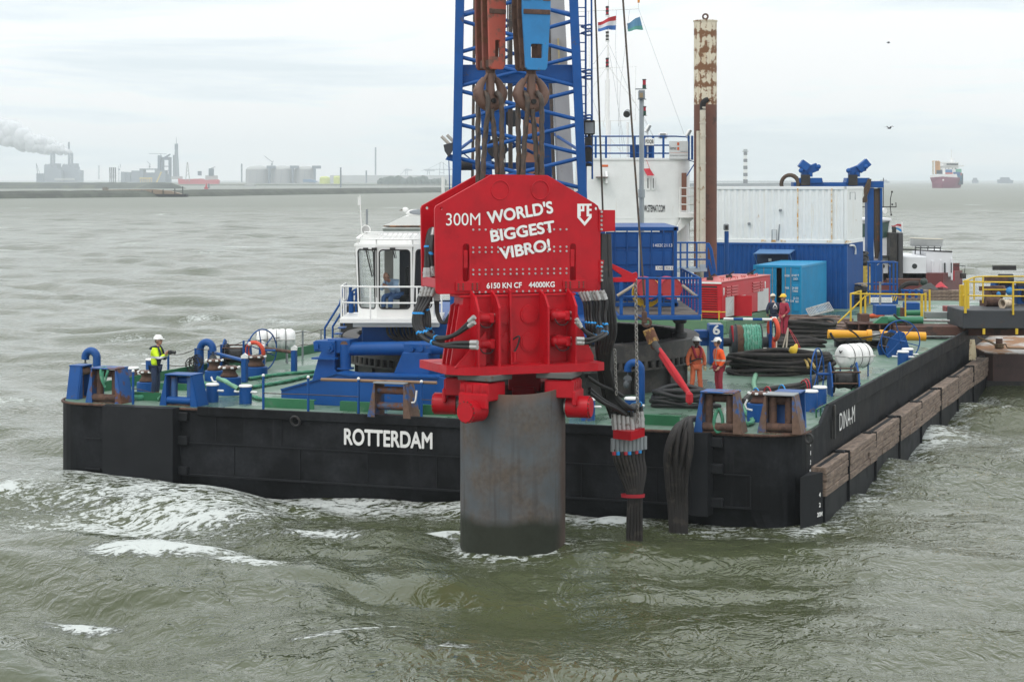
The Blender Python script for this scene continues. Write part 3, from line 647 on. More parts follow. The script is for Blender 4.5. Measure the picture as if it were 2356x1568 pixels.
for cx, cy in ((655, 940), (810, 937), (672, 1112), (808, 1110)):
 p = bz(cx, cy, YG); g = G(); g.cyl((p[0], YG - .035, p[1]), (p[0], YG, p[1]), 0.235, n=28); g.cyl((p[0], YG - .05, p[1]), (p[0], YG - .03, p[1]), 0.19, n=24)
 for i in range(12): g.cyl((p[0] + .21*math.cos(i*PI/6), YG - .05, p[1] + .21*math.sin(i*PI/6)), (p[0] + .21*math.cos(i*PI/6), YG - .03, p[1] + .21*math.sin(i*PI/6)), 0.016, n=6)
 obj('bearing_cover', g, RED, vib)
g = G(); g.prism([(bx0 + .02, by0 + .55), (bx0 + .35, by0 + .18), (bx0 + .75, by0), (bx1 - .2, by0), (bx1, by0 + .1), (bx1, by1), (bx0, by1)], BZ0, BZ1 + .02, 'xy')
bmesh.ops.bevel(g.bm, geom=g.bm.edges[:], offset=0.012, segments=1, affect='EDGES'); obj('base_plate', g, RED, vib)
for x in (495, 625, 735, 932, 1106):
 p = bz(x, 1245, by0 + .06); xx = p[0]; big = x != 735; f0 = by0 + .05
 prof = [(YG, BZ1), (f0, BZ1), (f0, 6.02 if x not in (495,) else 5.95), (f0 + .22, 6.28), (YG, 6.42)] if big else [(YG, BZ1), (YG - .22, BZ1), (YG - .12, 6.4), (YG, 6.45)]
 g = G(); g.prism(prof, xx - .028, xx + .028, 'yz'); obj('stiffening_fin', g, RED, vib)
for yy in (-.60, -.30, -.02):
 x1_ = tl[0] + .02
 g = G(); g.prism([(x1_, BZ1), (bx0 + .15, BZ1), (bx0 + .15, BZ1 + .08), (x1_ - .10, 6.05), (x1_, 6.1)], yy - .03, yy + .03, 'xz'); obj('stiffening_fin', g, RED, vib)
 x2_ = tr[0] + .02
 g = G(); g.prism([(x2_, BZ1), (bx1 - .06, BZ1), (bx1 - .06, BZ1 + .14), (x2_ + .30, 5.2), (x2_ + .12, 5.75), (x2_, 6.05)], yy - .03, yy + .03, 'xz'); obj('stiffening_fin', g, RED, vib)
g = G(); g.prism([(bx0 + .15, BZ1), (-1.05, BZ1), (-1.05, 5.45)], by0 + .30, by0 + .36, 'xz'); obj('stiffening_fin', g, RED, vib)
for cx, cy, d in ((530, 960, 1), (535, 1122, 1), (1005, 945, -1), (1010, 1105, -1)):
 p = bz(cx, cy, YG - .25); g = G(); x, z = p
 g.cyl((x - .18, YG - .25, z), (x + .12, YG - .25, z), 0.115, n=14); g.ball((x - .18, YG - .25, z), (.13, .13, .13), 12, 6); g.box((x + .16, YG - .25, z), (.14, .24, .24), bev=.03)
 g.cyl((x - .05, YG - .25, z), (x - .05, YG, z), 0.17, n=16)
 for k in (-.07, .07): g.cyl((x + .2*1, YG - .27, z + k), (x + .30, YG - .27, z + k), 0.04, n=8, m=1)
 g.tube(smooth_path([(x - .2, YG - .36, z - .05), (x - .1, YG - .40, z - .2), (x + .1, YG - .38, z - .2), (x + .2, YG - .3, z - .1)], 4), .014, 6, m=2)
 obj('hydraulic_motor', g, [RED, STEEL, RUBBER], vib)
g = G(); p = bz(718, 1200, YG - .2); g.cyl((p[0], YG - .2, p[1] - .12), (p[0], YG - .2, p[1] + .12), 0.06, n=12); g.tube(smooth_path([bz(685, 1110, YG - .1)[:1] + (YG - .1,) + bz(685, 1110, YG - .1)[1:], (p[0] + .1, YG - .25, p[1] + .5), (p[0] + .08, YG - .22, p[1] + .28), (p[0], YG - .2, p[1] + .12)], 5), .022, 6, m=1); obj('grease_line', g, [RED, RUBBER], vib)
def clamp(ang, name='pile_clamp'):
 d = Vector((math.cos(ang), math.sin(ang), 0)); pc = VF.loc(PC); t = Vector((-d.y, d.x, 0)); R3 = Matrix(((t.x, d.x, 0), (t.y, d.y, 0), (0, 0, 1)))   # columns: t, d, z
 root = None
 g = G()
 g.box((0, PR - .12, BZ0 - .07), (1.0, 0.9, 0.14), bev=.015, m=1)
 g.box((0, PR - .02, BZ0 - .40), (0.86, 0.72, 0.44), bev=.03)
 for k in range(4):
  x = -.33 + k*.22; g.cyl((x, PR + .335, BZ0 - .42), (x, PR + .36, BZ0 - .42), 0.075, n=14); g.box((x, PR + .345, BZ0 - .32), (.15, .03, .20), bev=.01)
 g.box((0, PR + .35, BZ0 - .62), (0.86, 0.10, 0.36), bev=.03); g.box((0, PR - .36, BZ0 - .70), (0.6, 0.22, 0.38), bev=.03)
 g.xf(Matrix.Translation((pc.x, pc.y, 0)) @ R3.to_4x4()); j = obj(name, g, [RED, paint('spacer grey', (.10, .10, .095), .6, .2)], vib)
 g = G(); g.cyl((0, PR + .10, BZ0 - .86), (0, PR + .66, BZ0 - .86), 0.27, n=28); g.cyl((0, PR + .66, BZ0 - .86), (0, PR + .70, BZ0 - .86), 0.235, n=24); g.cyl((0, PR + .03, BZ0 - .86), (0, PR + .12, BZ0 - .86), .16, n=16, m=1)
 for i in range(14): a = 2*PI*i/14; g.cyl((.25*math.cos(a), PR + .66, BZ0 - .86 + .25*math.sin(a)), (.25*math.cos(a), PR + .68, BZ0 - .86 + .25*math.sin(a)), .018, n=6, m=2)
 g.xf(Matrix.Translation((pc.x, pc.y, 0)) @ R3.to_4x4()); obj('clamp_cylinder', g, [RED, STEEL, BROWN], j)
clamp(math.radians(-135 - 12)); clamp(math.radians(-42 + 4)); clamp(math.radians(150)); clamp(math.radians(50))
def hose(pts, r=0.045, fit=True, parent=None, name='hydraulic_hose', ties=(), mat=None, world=True, fl=0.22):
 g = G(); P = smooth_path(pts, 8); g.tube(P, r, 8)
 if fit:
  d = (P[1] - P[0]).normalized(); g.cyl(P[0] - d*.02, P[0] + d*fl, r*1.3, n=8, m=1); g.cyl(P[0] + d*fl*.35, P[0] + d*fl*.55, r*1.55, n=6, m=1)
  d = (P[-2] - P[-1]).normalized()
  if fit != 'one': g.cyl(P[-1] - d*.02, P[-1] + d*fl*.8, r*1.25, n=8, m=1)
 for t in ties:
  i = int(t*(len(P) - 2)); d = (P[i+1] - P[i]).normalized(); g.cyl(P[i] - d*.022, P[i] + d*.022, r*1.28, n=8, m=2)
 return obj(name, g, [mat or RUBBER, STEEL, ZIP], parent, world=world)
def H(view, pts): return [W(view, x, y, Y=Y) for x, y, Y in pts]
for k in range(7):
 x0 = 148 + (k % 4)*22; yl = 47.9 + .12*(k // 4); o = k*7
 s0 = (x0 + 4*(k // 4), 768 + 6*(k // 4), yl)
 mid = [(x0 - 26 - 2*k, 850, yl), (92 + k*15, 930, yl - .1), (92 + k*16, 1010 + k*2, yl - .15)]
 if k < 2: end = [(150 + k*12, 1085 + k*4, yl - .3), (260, 1125 + k*5, 47.2), (360, 1115 + k*22, 46.8), (482, 1113 + k*28, 46.5)]
 elif k < 4: end = [(170 + k*10, 1070, yl - .3), (250 + k*5, 1100 - k*6, 47.2), (350, 1050 + k*4, 46.9), (464, 955 + (k - 2)*32, 46.6)]
 else: end = [(150 + k*9, 1070 - k*3, 48.1), (235, 1110 - k*3, 48.2), (330 , 1118 - k*4, 48.2)]
 hose(H('z1', [s0] + mid + end), 0.052 if k < 4 else .042, True, vib, ties=(.30, .52, .66))
for k in range(4): hose(H('z1', [(214 + k*9, 812, 48.1), (222 + k*6, 870, 48.1), (228 + k*5, 930, 48.1), (252 + k*6, 985, 48.0), (300, 985 - k*12, 48.0), (322, 930 - k*8, 48.0)]), .026, True, vib, fl=.15)
for k in range(3): hose(H('z1', [(160 + k*12, 700, 48.0), (165 + k*8, 600, 48.05), (168 + k*9, 500, 48.1), (188 + k*5, 400, 48.3), (225 + k*6, 365, 48.5)]), 0.052, True, vib, ties=(.5, .92))
for k in range(3): hose(H('z1', [(206 + k*5, 690, 48.0), (200, 590 + k*10, 48.0), (190 + k*5, 520, 48.0), (210, 400, 48.2)]), 0.04, True, vib, ties=(.6,))
for k in range(8):
 x0 = 1130 + k*20; yl = 48.6 - .05*(k % 3)
 s0 = (x0, 800 - k*1.2, yl)
 mid = [(x0 + 25, 860, yl), (1165 + k*17, 950, yl), (1170 + k*18, 1010 + k*2, yl - .1)]
 if k > 5: end = [(1262 + (k-6)*20, 1062 + (k-6)*6, 47.7), (1190, 1090 + (k - 6)*22, 47.5), (1110, 1090 + (k - 6)*24, 47.4)]
 elif k > 3: end = [(1230 + (k-4)*14, 1075, 47.9), (1185, 1065 - (k-4)*10, 47.7), (1150, 1030, 47.6), (1108, 968 + (k-4)*18, 47.5)]
 else: end = [(1180 + k*10, 1080, 48.6), (1160 + k*8, 1130, 48.8), (1150 + k*5, 1170, 48.8)]
 hose(H('z1', [s0] + mid + end), 0.045 if k > 3 else .038, True, vib, ties=(.45, .62))
# ================================================================== hose bundle from hammer to the manifold and down to the water
hb = thing('hose_bundle', 'bundle of black hydraulic hoses from the red hammer through a red manifold into the water', 'hose bundle', W('b8', 615, 1300, z=0))
MY = 50.2
tops = [W('b4', 418 + i*45, 1238 + i*8, Y=MY) for i in range(5)] + [W('b4', 640 + i*30, 1222 - i*6, Y=MY + .25) for i in range(3)]
for i, t in enumerate(tops):
 j = i % 5
 pts = H('z1', [(1270 + 10*j, 430, 49.0), (1272 + 12*j, 700, 48.9), (1276 + 14*j, 860, 48.9), (1268 + 20*j, 1040, 49.0), (1255 + 15*j, 1180, 49.2)])
 pts += [W('b4', 320 + 8*i, 700, Y=49.6), W('b4', 350 + 12*i, 900, Y=49.9), W('b4', 372 + 30*i if i < 5 else 500 + 35*(i-4), 1030, Y=50.0), t + Vector((-.05, 0, .55)), t]
 hose((pts[1:] if i % 2 else pts)[::-1], 0.058, 'one', hb, ties=(.15,), fl=.38)
for i in range(7):
 pts = H('z1', [(1272 + 9*i, 735, 49.2), (1285 + 9*i, 850, 49.2), (1235 + 14*i, 1080, 49.3), (1240 + 11*i, 1200, 49.4)]) + [W('b4', 250 + 14*i, 640 + 10*i, Y=49.8), W('b4', 300 + 15*i, 880, Y=50), W('b4', 380 + 22*i, 1120, Y=50.3)]
 hose(pts, 0.05, False, hb)
for k, (a, b, c_) in enumerate((((120, 690), (260, 780), (400, 840)), ((150, 820), (280, 930), (420, 1010)), ((150, 860), (300, 970), (430, 1030)))):
 hose([W('b4', *a, Y=48.9), W('b4', *b, Y=49.3), W('b4', *c_, Y=49.8), W('b4', c_[0] + 100, c_[1] + 60, Y=50)], .05, False, hb)
bA, bB, bC = W('b4', 398, 1240, Y=MY - .1), W('b4', 585, 1280, Y=MY - .5), W('b4', 728, 1205, Y=MY + .35)
g = G(); u1, u2 = bB - bA, bC - bB; u1.z = u2.z = 0
base_ = [bA, bB, bC, bA + u2]
zt_, zb_ = bB.z + .02, bB.z - .20
g.prism([(p.x, p.y) for p in base_], zb_, zt_, 'xy'); obj('manifold_block', g, RED, hb, world=True)
for i in range(9):
 s = i/8.0; p0 = Vector((bA.x*(1-s) + bC.x*s, (bA.y*(1-s) + bC.y*s) - .18*math.sin(s*PI), zb_)); g = G()
 dest = W('b8', 560 + i*16, 900, Y=MY); end = W('b8', 552 + i*17, 1330, Y=MY + .1*(i % 2)); end.z = -0.3
 P = smooth_path([p0, p0 + Vector((.03*(i - 4)*-.4, 0, -.5)), p0.lerp(dest, .6) + Vector(((i - 4)*.015, 0, 0)), dest, dest.lerp(end, .5), end], 6)
 g.tube(P, 0.05, 8); g.cyl(P[0], P[0] + Vector((0, 0, -.33)), .062, n=8, m=1); g.cyl(P[4], P[5], .056, n=8, m=2)
 obj('hydraulic_hose', g, [HOSE, GREY, [RED2, ZIP, HOSE][i % 3]], hb, world=True)
g = G(); p = W('b8', 605, 890, Y=MY); g.lathe([(.30, -.045), (.31, .045)], 20, (0, 0, 0)); g.xf(Matrix.Translation(p) @ Matrix.Diagonal((1.0, .45, 1, 1))); obj('strap', g, RED2, hb, world=True)
def chain_g(a, b, ln=0.13, r=0.016):
 g = G(); a, b = Vector(a), Vector(b); d = (b - a); n = int(d.length/(ln*.72)); d.normalize(); u = d.orthogonal().normalized(); v = d.cross(u)
 for i in range(n):
  c = a + d*(i + .5)*ln*.72; s = u if i % 2 else v; pts = []
  for k in range(10):
   t = 2*PI*k/10; pts.append(c + s*math.cos(t)*ln*.30 + d*(math.sin(t)*ln*.5))
  g.tube(pts, r, 5, True)
 return g
ca, cb = VF.w((vz(1475, 715)[0], YF - .02, vz(1475, 715)[1])), W('b4', 655, 1200, Y=MY)
ch = tag(obj('chain', chain_g(ca, cb), CHAIN), 'long galvanised chain hanging straight from the bracket to the red manifold block', 'chain')
ca2, cb2 = W('b4', 415, 410, Y=49.5), W('b4', 432, 900, Y=49.8)
tag(obj('chain', chain_g(ca2, cb2, .12, .014), CHAIN), 'short chain half hidden along the edge of the black hose bundle', 'chain')
h2 = thing('hose_bundle', 'brown-black hose loops slung over the barge edge into the water beside the roller fairlead', 'hose bundle', W('b8', 1080, 1240, z=0))
for i in range(13):
 t = i/12.0; y0 = 51.9
 a = W('b8', 1230 - 120*(1 - t)*.6, 100 + 10*math.sin(i*2.1), Y=y0 + .5)
 P = [a + Vector((.45, .9, -.08)), a, W('b8', 1030 + 200*t + 12*math.sin(i), 200 - 60*t*(i % 2), Y=y0 - .4 - .1*(i % 3)), W('b8', 948 + 270*t, 420 + 20*math.cos(i*1.7), Y=y0 - .55 - .12*(i % 3)), W('b8', 958 + 212*t + 8*math.sin(i*3), 720, Y=y0 - .5 - .1*(i % 2)), W('b8', 985 + 178*t, 1000, Y=y0 - .45), W('b8', 1005 + 158*t, 1300, Y=y0 - .45)]
 P[-1].z = -.3; g = G(); g.tube(smooth_path(P, 7), 0.052 + .006*(i % 3), 8); obj('hose', g, HOSE, h2, world=True)
# ================================================================== hook blocks, hooks and wire slings
def hook_block(name, label, cxv, topw, botw, dep, rz, ztop, zbot, ncheek, mface, mside, YY, windows):
 c = W('v', cxv, 415, Y=YY); root = thing(name, label, 'hook block', (c.x, c.y, 0), rz)
 for k in range(ncheek):
  y = -dep/2 + dep*k/(ncheek - 1) - .035
  zm = zbot + (ztop - zbot)*.30
  ol = [(-botw/2 + .05, zbot), (botw/2 - .05, zbot), (botw/2, zbot + .06), (topw/2, zm), (topw/2 + .02, ztop - 1.2), (topw/2 - .08, ztop), (-topw/2 + .08, ztop), (-topw/2 - .02, ztop - 1.2), (-topw/2, zm), (-botw/2, zbot + .06)]
  hl = [rrect(x0, x1, z0, z1, .04, 3) for x0, x1, z0, z1 in windows]
  g = plate(ol, hl, 0.075, .01, y)
  if k == 0:
   g.box((0, y - .012, zm + .02), (topw*.98, .03, .12), bev=.008, m=1); g.cyl((0, y - .04, zm + .42), (0, y, zm + .42), .07, n=12, m=1)
   g.torus((0, y - .01, zm + .42), .13, .015, (0, 1, 0), 4, 4, m=1)
   if topw > .6:
    for s in (-1, 1): g.box((s*topw*.36, y - .008, (zm + ztop)/2 + .1), (topw*.27, .02, ztop - zm - .4), m=1)
  obj('cheek_plate', g, [mface if k == 0 else mside, RUSTM], root)
 for k in range(ncheek - 1):
  y = -dep/2 + dep*(k + .5)/(ncheek - 1); g = G()
  for zc in (ztop - .75, zbot + (ztop - zbot)*.42): g.lathe([(.05, -.07), (topw*.46, -.07), (topw*.5, -.05), (topw*.44, 0), (topw*.5, .05), (topw*.46, .07), (.05, .07)], 24, (0, y, zc), 'y')
  obj('sheave', g, RUSTM, root)
 g = G(); g.box((0, 0, zbot + .12), (botw*.8, dep*.85, .22), bev=.03); g.cyl((0, 0, zbot - .1), (0, 0, zbot + .25), .12, n=14); obj('crosshead', g, RUSTM, root)
 g = G()
 for s in (-1, 1):
  for q in (-.2, .2): g.tube([(s*topw*.3, q*dep, ztop - .3), (s*topw*.3, q*dep, ztop + 3.0)], .03, 6)
 obj('hoist_rope', g, CABLE, root)
 hz = zbot - .05; g = G()
 g.tube([(0, 0, hz + .12), (0, 0, hz - .6), (0, 0, hz - 1.02)], [.135, .14, .19], 12)
 for s in (-1, 1):
  P = smooth_path([(0, 0, hz - 1.22), (s*.22, 0, hz - 1.12), (s*.38, 0, hz - .95), (s*.44, 0, hz - .72), (s*.36, 0, hz - .48), (s*.22, 0, hz - .28)], 5)
  n = len(P); g.tube(P, [.20 - .02*math.sin(i/n*PI) - .12*max(0, (i/n - .55)/.45) for i in range(n)], 12)
  g.tube([(s*.24, -.02, hz - .32), (s*.10, -.02, hz - .10)], .055, 8)
 g.cyl((0, -.22, hz - 1.02), (0, .22, hz - 1.02), .085, n=16, m=1)
 g.ball((0, 0, hz - 1.08), (.30, .19, .26), 14, 8)
 g.xf(Matrix.Translation((0, 0, hz + .1)) @ Matrix.Diagonal((.80, .8, .74, 1)) @ Matrix.Translation((0, 0, -hz - .1))); obj('ramshorn_hook', g, [paint('brown hook steel', (0.13, 0.072, 0.052), .6, .3, (.09, .05, .04), 3, .25), BLACK], root)
 return root
REDB = paint('faded orange red paint', (0.33, 0.06, 0.035), .55, .42, (0.14, .07, .05), 2.6, .25); BLUEB = paint('chalky light blue paint', (0.012, 0.17, 0.40), .55, .16, (.13, .07, .045), 3, .25)
BLKY = 48.5
zbot = CAMZ + (415 - 160)*BLKY/F
hook_block('hook_block', 'rusty orange-red crane hook block with open cheek plates', 1128, .50, .42, .58, math.radians(34), 16.5, zbot, 3, REDB, paint('dark red rust', (.17, .05, .035), .7, .5, RUST, 2, .25), BLKY, [(-.07, .09, zbot + .28, zbot + .72)])
hook_block('hook_block', 'chalky light blue and brown crane hook block', 1222, .74, .56, .60, math.radians(24), 16.5, zbot - .02, 3, BLUEB, RUSTM, BLKY, [(-.16, .17, zbot + .25, zbot + .62)])
sl_mat = CABLE
def sling(pts, label):
 g = G(); rope_g(g, smooth_path([W('z2', x, y, Y=Y) for x, y, Y in pts], 6), 0.062, 14, 3, 12, .035)
 tag(obj('wire_sling', g, sl_mat), label, 'wire sling', 'wire rope slings of the hammer')
sling([(335, 880, 48.75), (333, 940, 48.6), (330, 1250, 48.5), (333, 1640, 48.5)], 'outermost wire sling leg under the orange-red block')
sling([(388, 850, 48.75), (378, 812, 48.6), (398, 815, 48.3), (418, 880, 48.25), (415, 1000, 48.3), (388, 1250, 48.4), (368, 1660, 48.4)], 'wire sling leg over the orange-red block hook, beside the outermost')
sling([(450, 950, 48.35), (453, 1000, 48.35), (480, 1230, 48.4), (512, 1640, 48.5)], 'wire sling leg leaving the bottom point of the hook under the orange-red block')
sling([(495, 850, 48.75), (488, 815, 48.6), (508, 818, 48.3), (533, 880, 48.25), (538, 1000, 48.3), (537, 1640, 48.4)], 'wire sling leg over the inner horn of the hook under the orange-red block')
sling([(683, 880, 48.75), (680, 940, 48.6), (683, 1250, 48.5), (687, 1640, 48.5)], 'wire sling leg with pale scuffs, first under the blue block')
sling([(735, 850, 48.75), (728, 815, 48.6), (745, 818, 48.3), (762, 880, 48.25), (758, 1000, 48.3), (735, 1250, 48.4), (715, 1640, 48.4)], 'wire sling leg over the blue block horn nearest the orange-red block')
sling([(803, 955, 48.35), (808, 1000, 48.35), (832, 1250, 48.4), (858, 1640, 48.5)], 'wire sling leg leaving the bottom point of the hook under the blue block')
sling([(842, 850, 48.75), (838, 815, 48.6), (858, 818, 48.3), (882, 880, 48.25), (886, 1000, 48.3), (885, 1640, 48.4)], 'wire sling leg over the outer horn of the hook under the blue block')
# ================================================================== crane on its slewing ring
CC = Vector((0.3, 65.5, 0)); CFr = Fr(CC, 0)
crane = thing('crane', 'big blue lattice-boom crane slewing on a black toothed ring, with a white operator cab', 'crane', CC, 0)
RINGM = paint('dark ring steel', (0.030, 0.028, 0.027), .6, .5, (.07, .064, .058), 1.6, .3)
g = G(); n = 72
g.lathe([(5.45, 2.4), (5.45, 3.18), (5.95, 3.18), (5.95, 3.24), (5.72, 3.24)], n); g.lathe([(5.82, 3.46), (5.95, 3.46), (5.95, 3.98), (5.88, 4.03), (5.45, 4.03)], n); g.lathe([(5.45, 4.03), (5.40, 3.98), (5.40, 2.42)], n, m=1)
g.lathe([(5.72, 3.24), (5.72, 3.46)], n)
for i in range(18): a = 2*PI*(i + .5)/18; g.box((5.52*math.cos(a), 5.52*math.sin(a), 2.85), (.10, .16, .9), rz=a)
for i in range(n): a = 2*PI*i/n; g.cyl((5.46*math.cos(a), 5.46*math.sin(a), 4.035), (5.46*math.cos(a), 5.46*math.sin(a), 4.05), .03, n=5)
g.lathe([(5.4, 2.45), (0.01, 2.45)], n, m=1)  # inner wall and floor near black: the ring's inner shade put into the colour
rp = obj('ring_pedestal', g, [RINGM, paint('ring inside shade', (.006, .006, .006), .8, spec=.1)], crane)
g = G()
for i in range(110): a = 2*PI*i/110; g.cyl((5.90*math.cos(a), 5.90*math.sin(a), 3.24), (5.90*math.cos(a), 5.90*math.sin(a), 3.47), .085, n=6)
obj('gear_ring', g, RINGM, rp)
FB = Fr(BW(0, 2.0, 0), RZ)
def fb(x, y, yl=0): return FB.y('b2', x, y, yl)
def crn(g): g.bm.verts.ensure_lookup_table(); [setattr(v, 'co', Vector(FB.w(v.co)) ) for v in g.bm.verts]; return g
ol = [fb(*p) for p in ((370, 1105), (370, 935), (845, 800), (1025, 740), (1160, 765), (2215, 790), (2356, 800), (2356, 1172))]
ol = [(a, max(b, 2.41)) for a, b in ol]; ol.append((ol[-1][0] + 1.8, 2.41)); ol.insert(-2, (ol[-1][0], ol[-3][1] - .02)) if False else None
g = plate([ol[0], ol[1], ol[2], ol[3], ol[4], ol[5], (ol[5][0] + 3.4, ol[5][1] - .25), (ol[5][0] + 3.4, 2.41)], (), .12, .01, 0)
for a, b in zip(ol[1:5], ol[2:6]):
 q = Vector((b[0] - a[0], 0, b[1] - a[1])); g.box(((a[0]+b[0])/2, .35, (a[1]+b[1])/2 + .0), (q.length, .8, .05), rot=Matrix.Rotation(-math.atan2(b[1]-a[1], b[0]-a[0]), 3, 'Y'))
crn(g); obj('foundation_plate', g, BLUE, crane, world=True)
g = plate([fb(735, 830, .6), fb(810, 560, .6), fb(850, 480, .6), fb(760, 480, .6), fb(748, 380, .6), fb(770, 365, .6), fb(990, 370, .6), fb(990, 700, .6), fb(1020, 745, .6)], (), .9, .02, .6)
c = fb(943, 440, .6); g.cyl((c[0], .52, c[1]), (c[0], .6, c[1]), .14, n=20); g.cyl((c[0], .48, c[1]), (c[0], .53, c[1]), .07, n=6); c = fb(787, 428, .6); g.box((c[0], .58, c[1]), (.15, .08, .15))
c = fb(895, 565, .6); g.box((c[0], .9, c[1]), (.78, 1.0, .05))
c = fb(1060, 430, .6); g.box((c[0] - .1, 1.0, c[1]), (.75, .6, .42), bev=.02)
crn(g); obj('support_post', g, BLUE, crane, world=True)
g = plate([fb(1690, 768, .6), fb(1800, 505, .6), fb(2090, 515, .6), fb(2100, 770, .6)], (), .9, .02, .6)
g.xf(Matrix.Identity(4)); c = fb(1950, 455, .6); g.box((c[0], .95, c[1]), (.95, .5, .36), bev=.06)
for x in (1893, 2003): c = fb(x, 458, .6); g.cyl((c[0], .6, c[1]), (c[0], .7, c[1]), .085, n=14)
crn(g); obj('support_post', g, BLUE, crane, world=True)
g = G(); a, b = fb(1110, 455, .9), fb(2500, 440, .9); g.cyl((a[0], .9, a[1]), (b[0], .9, b[1]), .205, n=18); crn(g); obj('brace_tube', g, BLUE, crane, world=True)
g = G(); a, b = fb(1125, 380, .8), fb(1125, 680, .8); g.cyl((a[0], .8, b[1]), (a[0], .8, a[1] - .05), .17, n=14); g.cyl((a[0], .8, a[1] - .05), (a[0], .8, a[1] + .05), .17, .12, n=14, m=1); g.cyl((a[0], .8, b[1] - .03), (a[0], .8, b[1] + .02), .26, n=16)
crn(g); obj('jack', g, [BLUE, RUSTM], crane, world=True)
PZ = 4.98
g = G()
g.bb((CFr.loc(W('v', 1422, 724, Y=60)).x, -5.5, 4.82), (CFr.loc(W('v', 1614, 724, Y=60)).x, 1.4, PZ - .01), .02)
g.bb((-4.9, -5.6, 4.1), (2.3, -4.9, 4.80), .03); g.bb((-4.0, -5.5, 4.06), (-2.2, 5, 4.78)); g.bb((1.2, -4.8, 4.1), (2.2, 5, 4.78)); g.bb((-5, 4.2, 4.1), (2.2, 5.2, 4.78)); g.bb((-2, -2.5, 4.15), (2.4, 3, 5.4), .04)
g.prism([(-5.3, 3.95), (-4.6, 4.78), (-4.2, 4.78), (-4.9, 3.95)], -5.3, -3.9, 'xz')
obj('slewing_platform', g, [BLUE], crane)
g = G(); xa, xb = CFr.loc(W('v', 1422, 724, Y=60)).x, CFr.loc(W('v', 1614, 724, Y=60)).x
g.bb((xa + .05, -5.42, PZ - .008), (xb - .06, 1.35, PZ + .012)); obj('platform_floor', g, paint('worn floor plate', (.12, .105, .09), .7, .4, (.07, .06, .055), 1.5, .3), crane)
g = G()
g.cyl((5.1, -2.5, 4.06), (5.1, -2.5, 4.8), .14, n=12); g.cyl((5.1, -2.5, 4.06), (5.1, -2.5, 4.2), .24, n=14); g.box((5.1, -2.5, 4.62), (.42, .4, .22), bev=.04); obj('bogie', g, BLACK, crane)
g = G()
for i in range(9): x = -4.1 + i*.11; g.tube(smooth_path([(x, -5.72, 4.85), (x + .03, -5.85, 4.4 + .03*(i % 3)), (x + .45 - i*.05, -5.9, 4.22), (x + .8 - i*.06, -5.8, 4.45), (x + .85 - i*.06, -5.7, 4.85)], 4), .04, 6)
obj('hose_loop', g, BLACK, crane)
g = G()
xs = [xa + .1, xa + .9, CFr.loc(W('z4', 760, 1100, Y=60)).x, CFr.loc(W('z4', 878, 1100, Y=60)).x, xb - .04]
for x in xs: g.bb((x - .05, -5.46, PZ), (x + .05, -5.38, PZ + 1.12))
for z in (PZ + .55, PZ + 1.12): g.tube([(xa, -5.42, z), (xb - .04, -5.42, z)], .035, 6); g.tube([(xb - .04, -5.42, z), (xb - .04, 1.3, z)], .035, 6)
for i in range(7): y = -5.4 + i*1.1; g.bb((xb - .08, y - .03, PZ), (xb, y + .03, PZ + 1.1))
obj('guard_rail', g, BLUE, crane)
BY0, BY1 = -5.5, -3.0
def chord(x0, x1, yb, w, zb=4.9, zt=19.0):       # px (z2) at the bottom and the top of the view, local y of the face
 a, b = CFr.y3('z2', x0, 1568, yb), CFr.y3('z2', x1, 0, yb); d = (b - a)/(b.z - a.z); return a + d*(zb - a.z), a + d*(zt - a.z), w
L0, L1, cw = chord(145, 173, BY0, .24); R0, R1, _ = chord(1235, 1163, BY0, .24)
def at_z(A, B, z): return A.lerp(B, (z - A.z)/(B.z - A.z))
g = G(); g.tube([L0, L1], .165, 4); g.tube([R0, R1], .165, 4)
g.bm.normal_update(); obj('boom_chord', g, BLUE, crane) if False else None
def chord_obj(A, B, w):
 g = G(); d = (B - A); g.box(A.lerp(B, .5), (w, w, d.length), rot=d.to_track_quat('Z', 'X').to_matrix(), bev=.015); obj('boom_chord', g, BLUE, crane)
chord_obj(L0, L1, .27); chord_obj(R0, R1, .27)
nodes = [CFr.y('z2', 1150, y, BY0)[1] for y in (2600, 2260, 1950, 1655, 1357, 1062, 770, 475, 160, -150, -460, -780)]
gb = G()
for z0, z1 in zip(nodes, nodes[1:]):
 a0, a1, b0, b1 = at_z(L0, L1, z0 + .06), at_z(L0, L1, z1 - .06), at_z(R0, R1, z0 + .06), at_z(R0, R1, z1 - .06)
 gb.tube([a0, b1 + Vector((0, .05, 0))], .062, 8); gb.tube([b0, a1 + Vector((0, .05, 0))], .062, 8)
obj('boom_bracing', gb, BLUE, crane)
zp0, zp1 = CFr.y('z2', 700, 722, BY0)[1], CFr.y('z2', 700, 560, BY0)[1]; g = G(); a, b = at_z(L0, L1, zp0), at_z(R0, R1, zp0)
g.bb((a.x + .1, BY0 + .22, zp0), (b.x - .1, BY0 + .34, zp1), .02); obj('boom_panel', g, BLUE, crane)
RL0, RL1, _ = chord(412, 352, BY1 + 4, .2); RR0, RR1, _ = chord(945, 985, BY1 + 4, .2)
RL0, RL1, _ = chord(420, 345, 2.0, .2, 5.2); RR0, RR1, _ = chord(938, 905, 2.0, .2, 5.2)
for A, B in ((RL0, RL1), (RR0, RR1)):
 g = G(); d = B - A; g.box(A.lerp(B, .5), (.30, .3, d.length), rot=d.to_track_quat('Z', 'X').to_matrix(), bev=.015); obj('mast_leg', g, BLUE, crane)
gb = G(); zz = [5.6 + i*1.05 for i in range(12)]
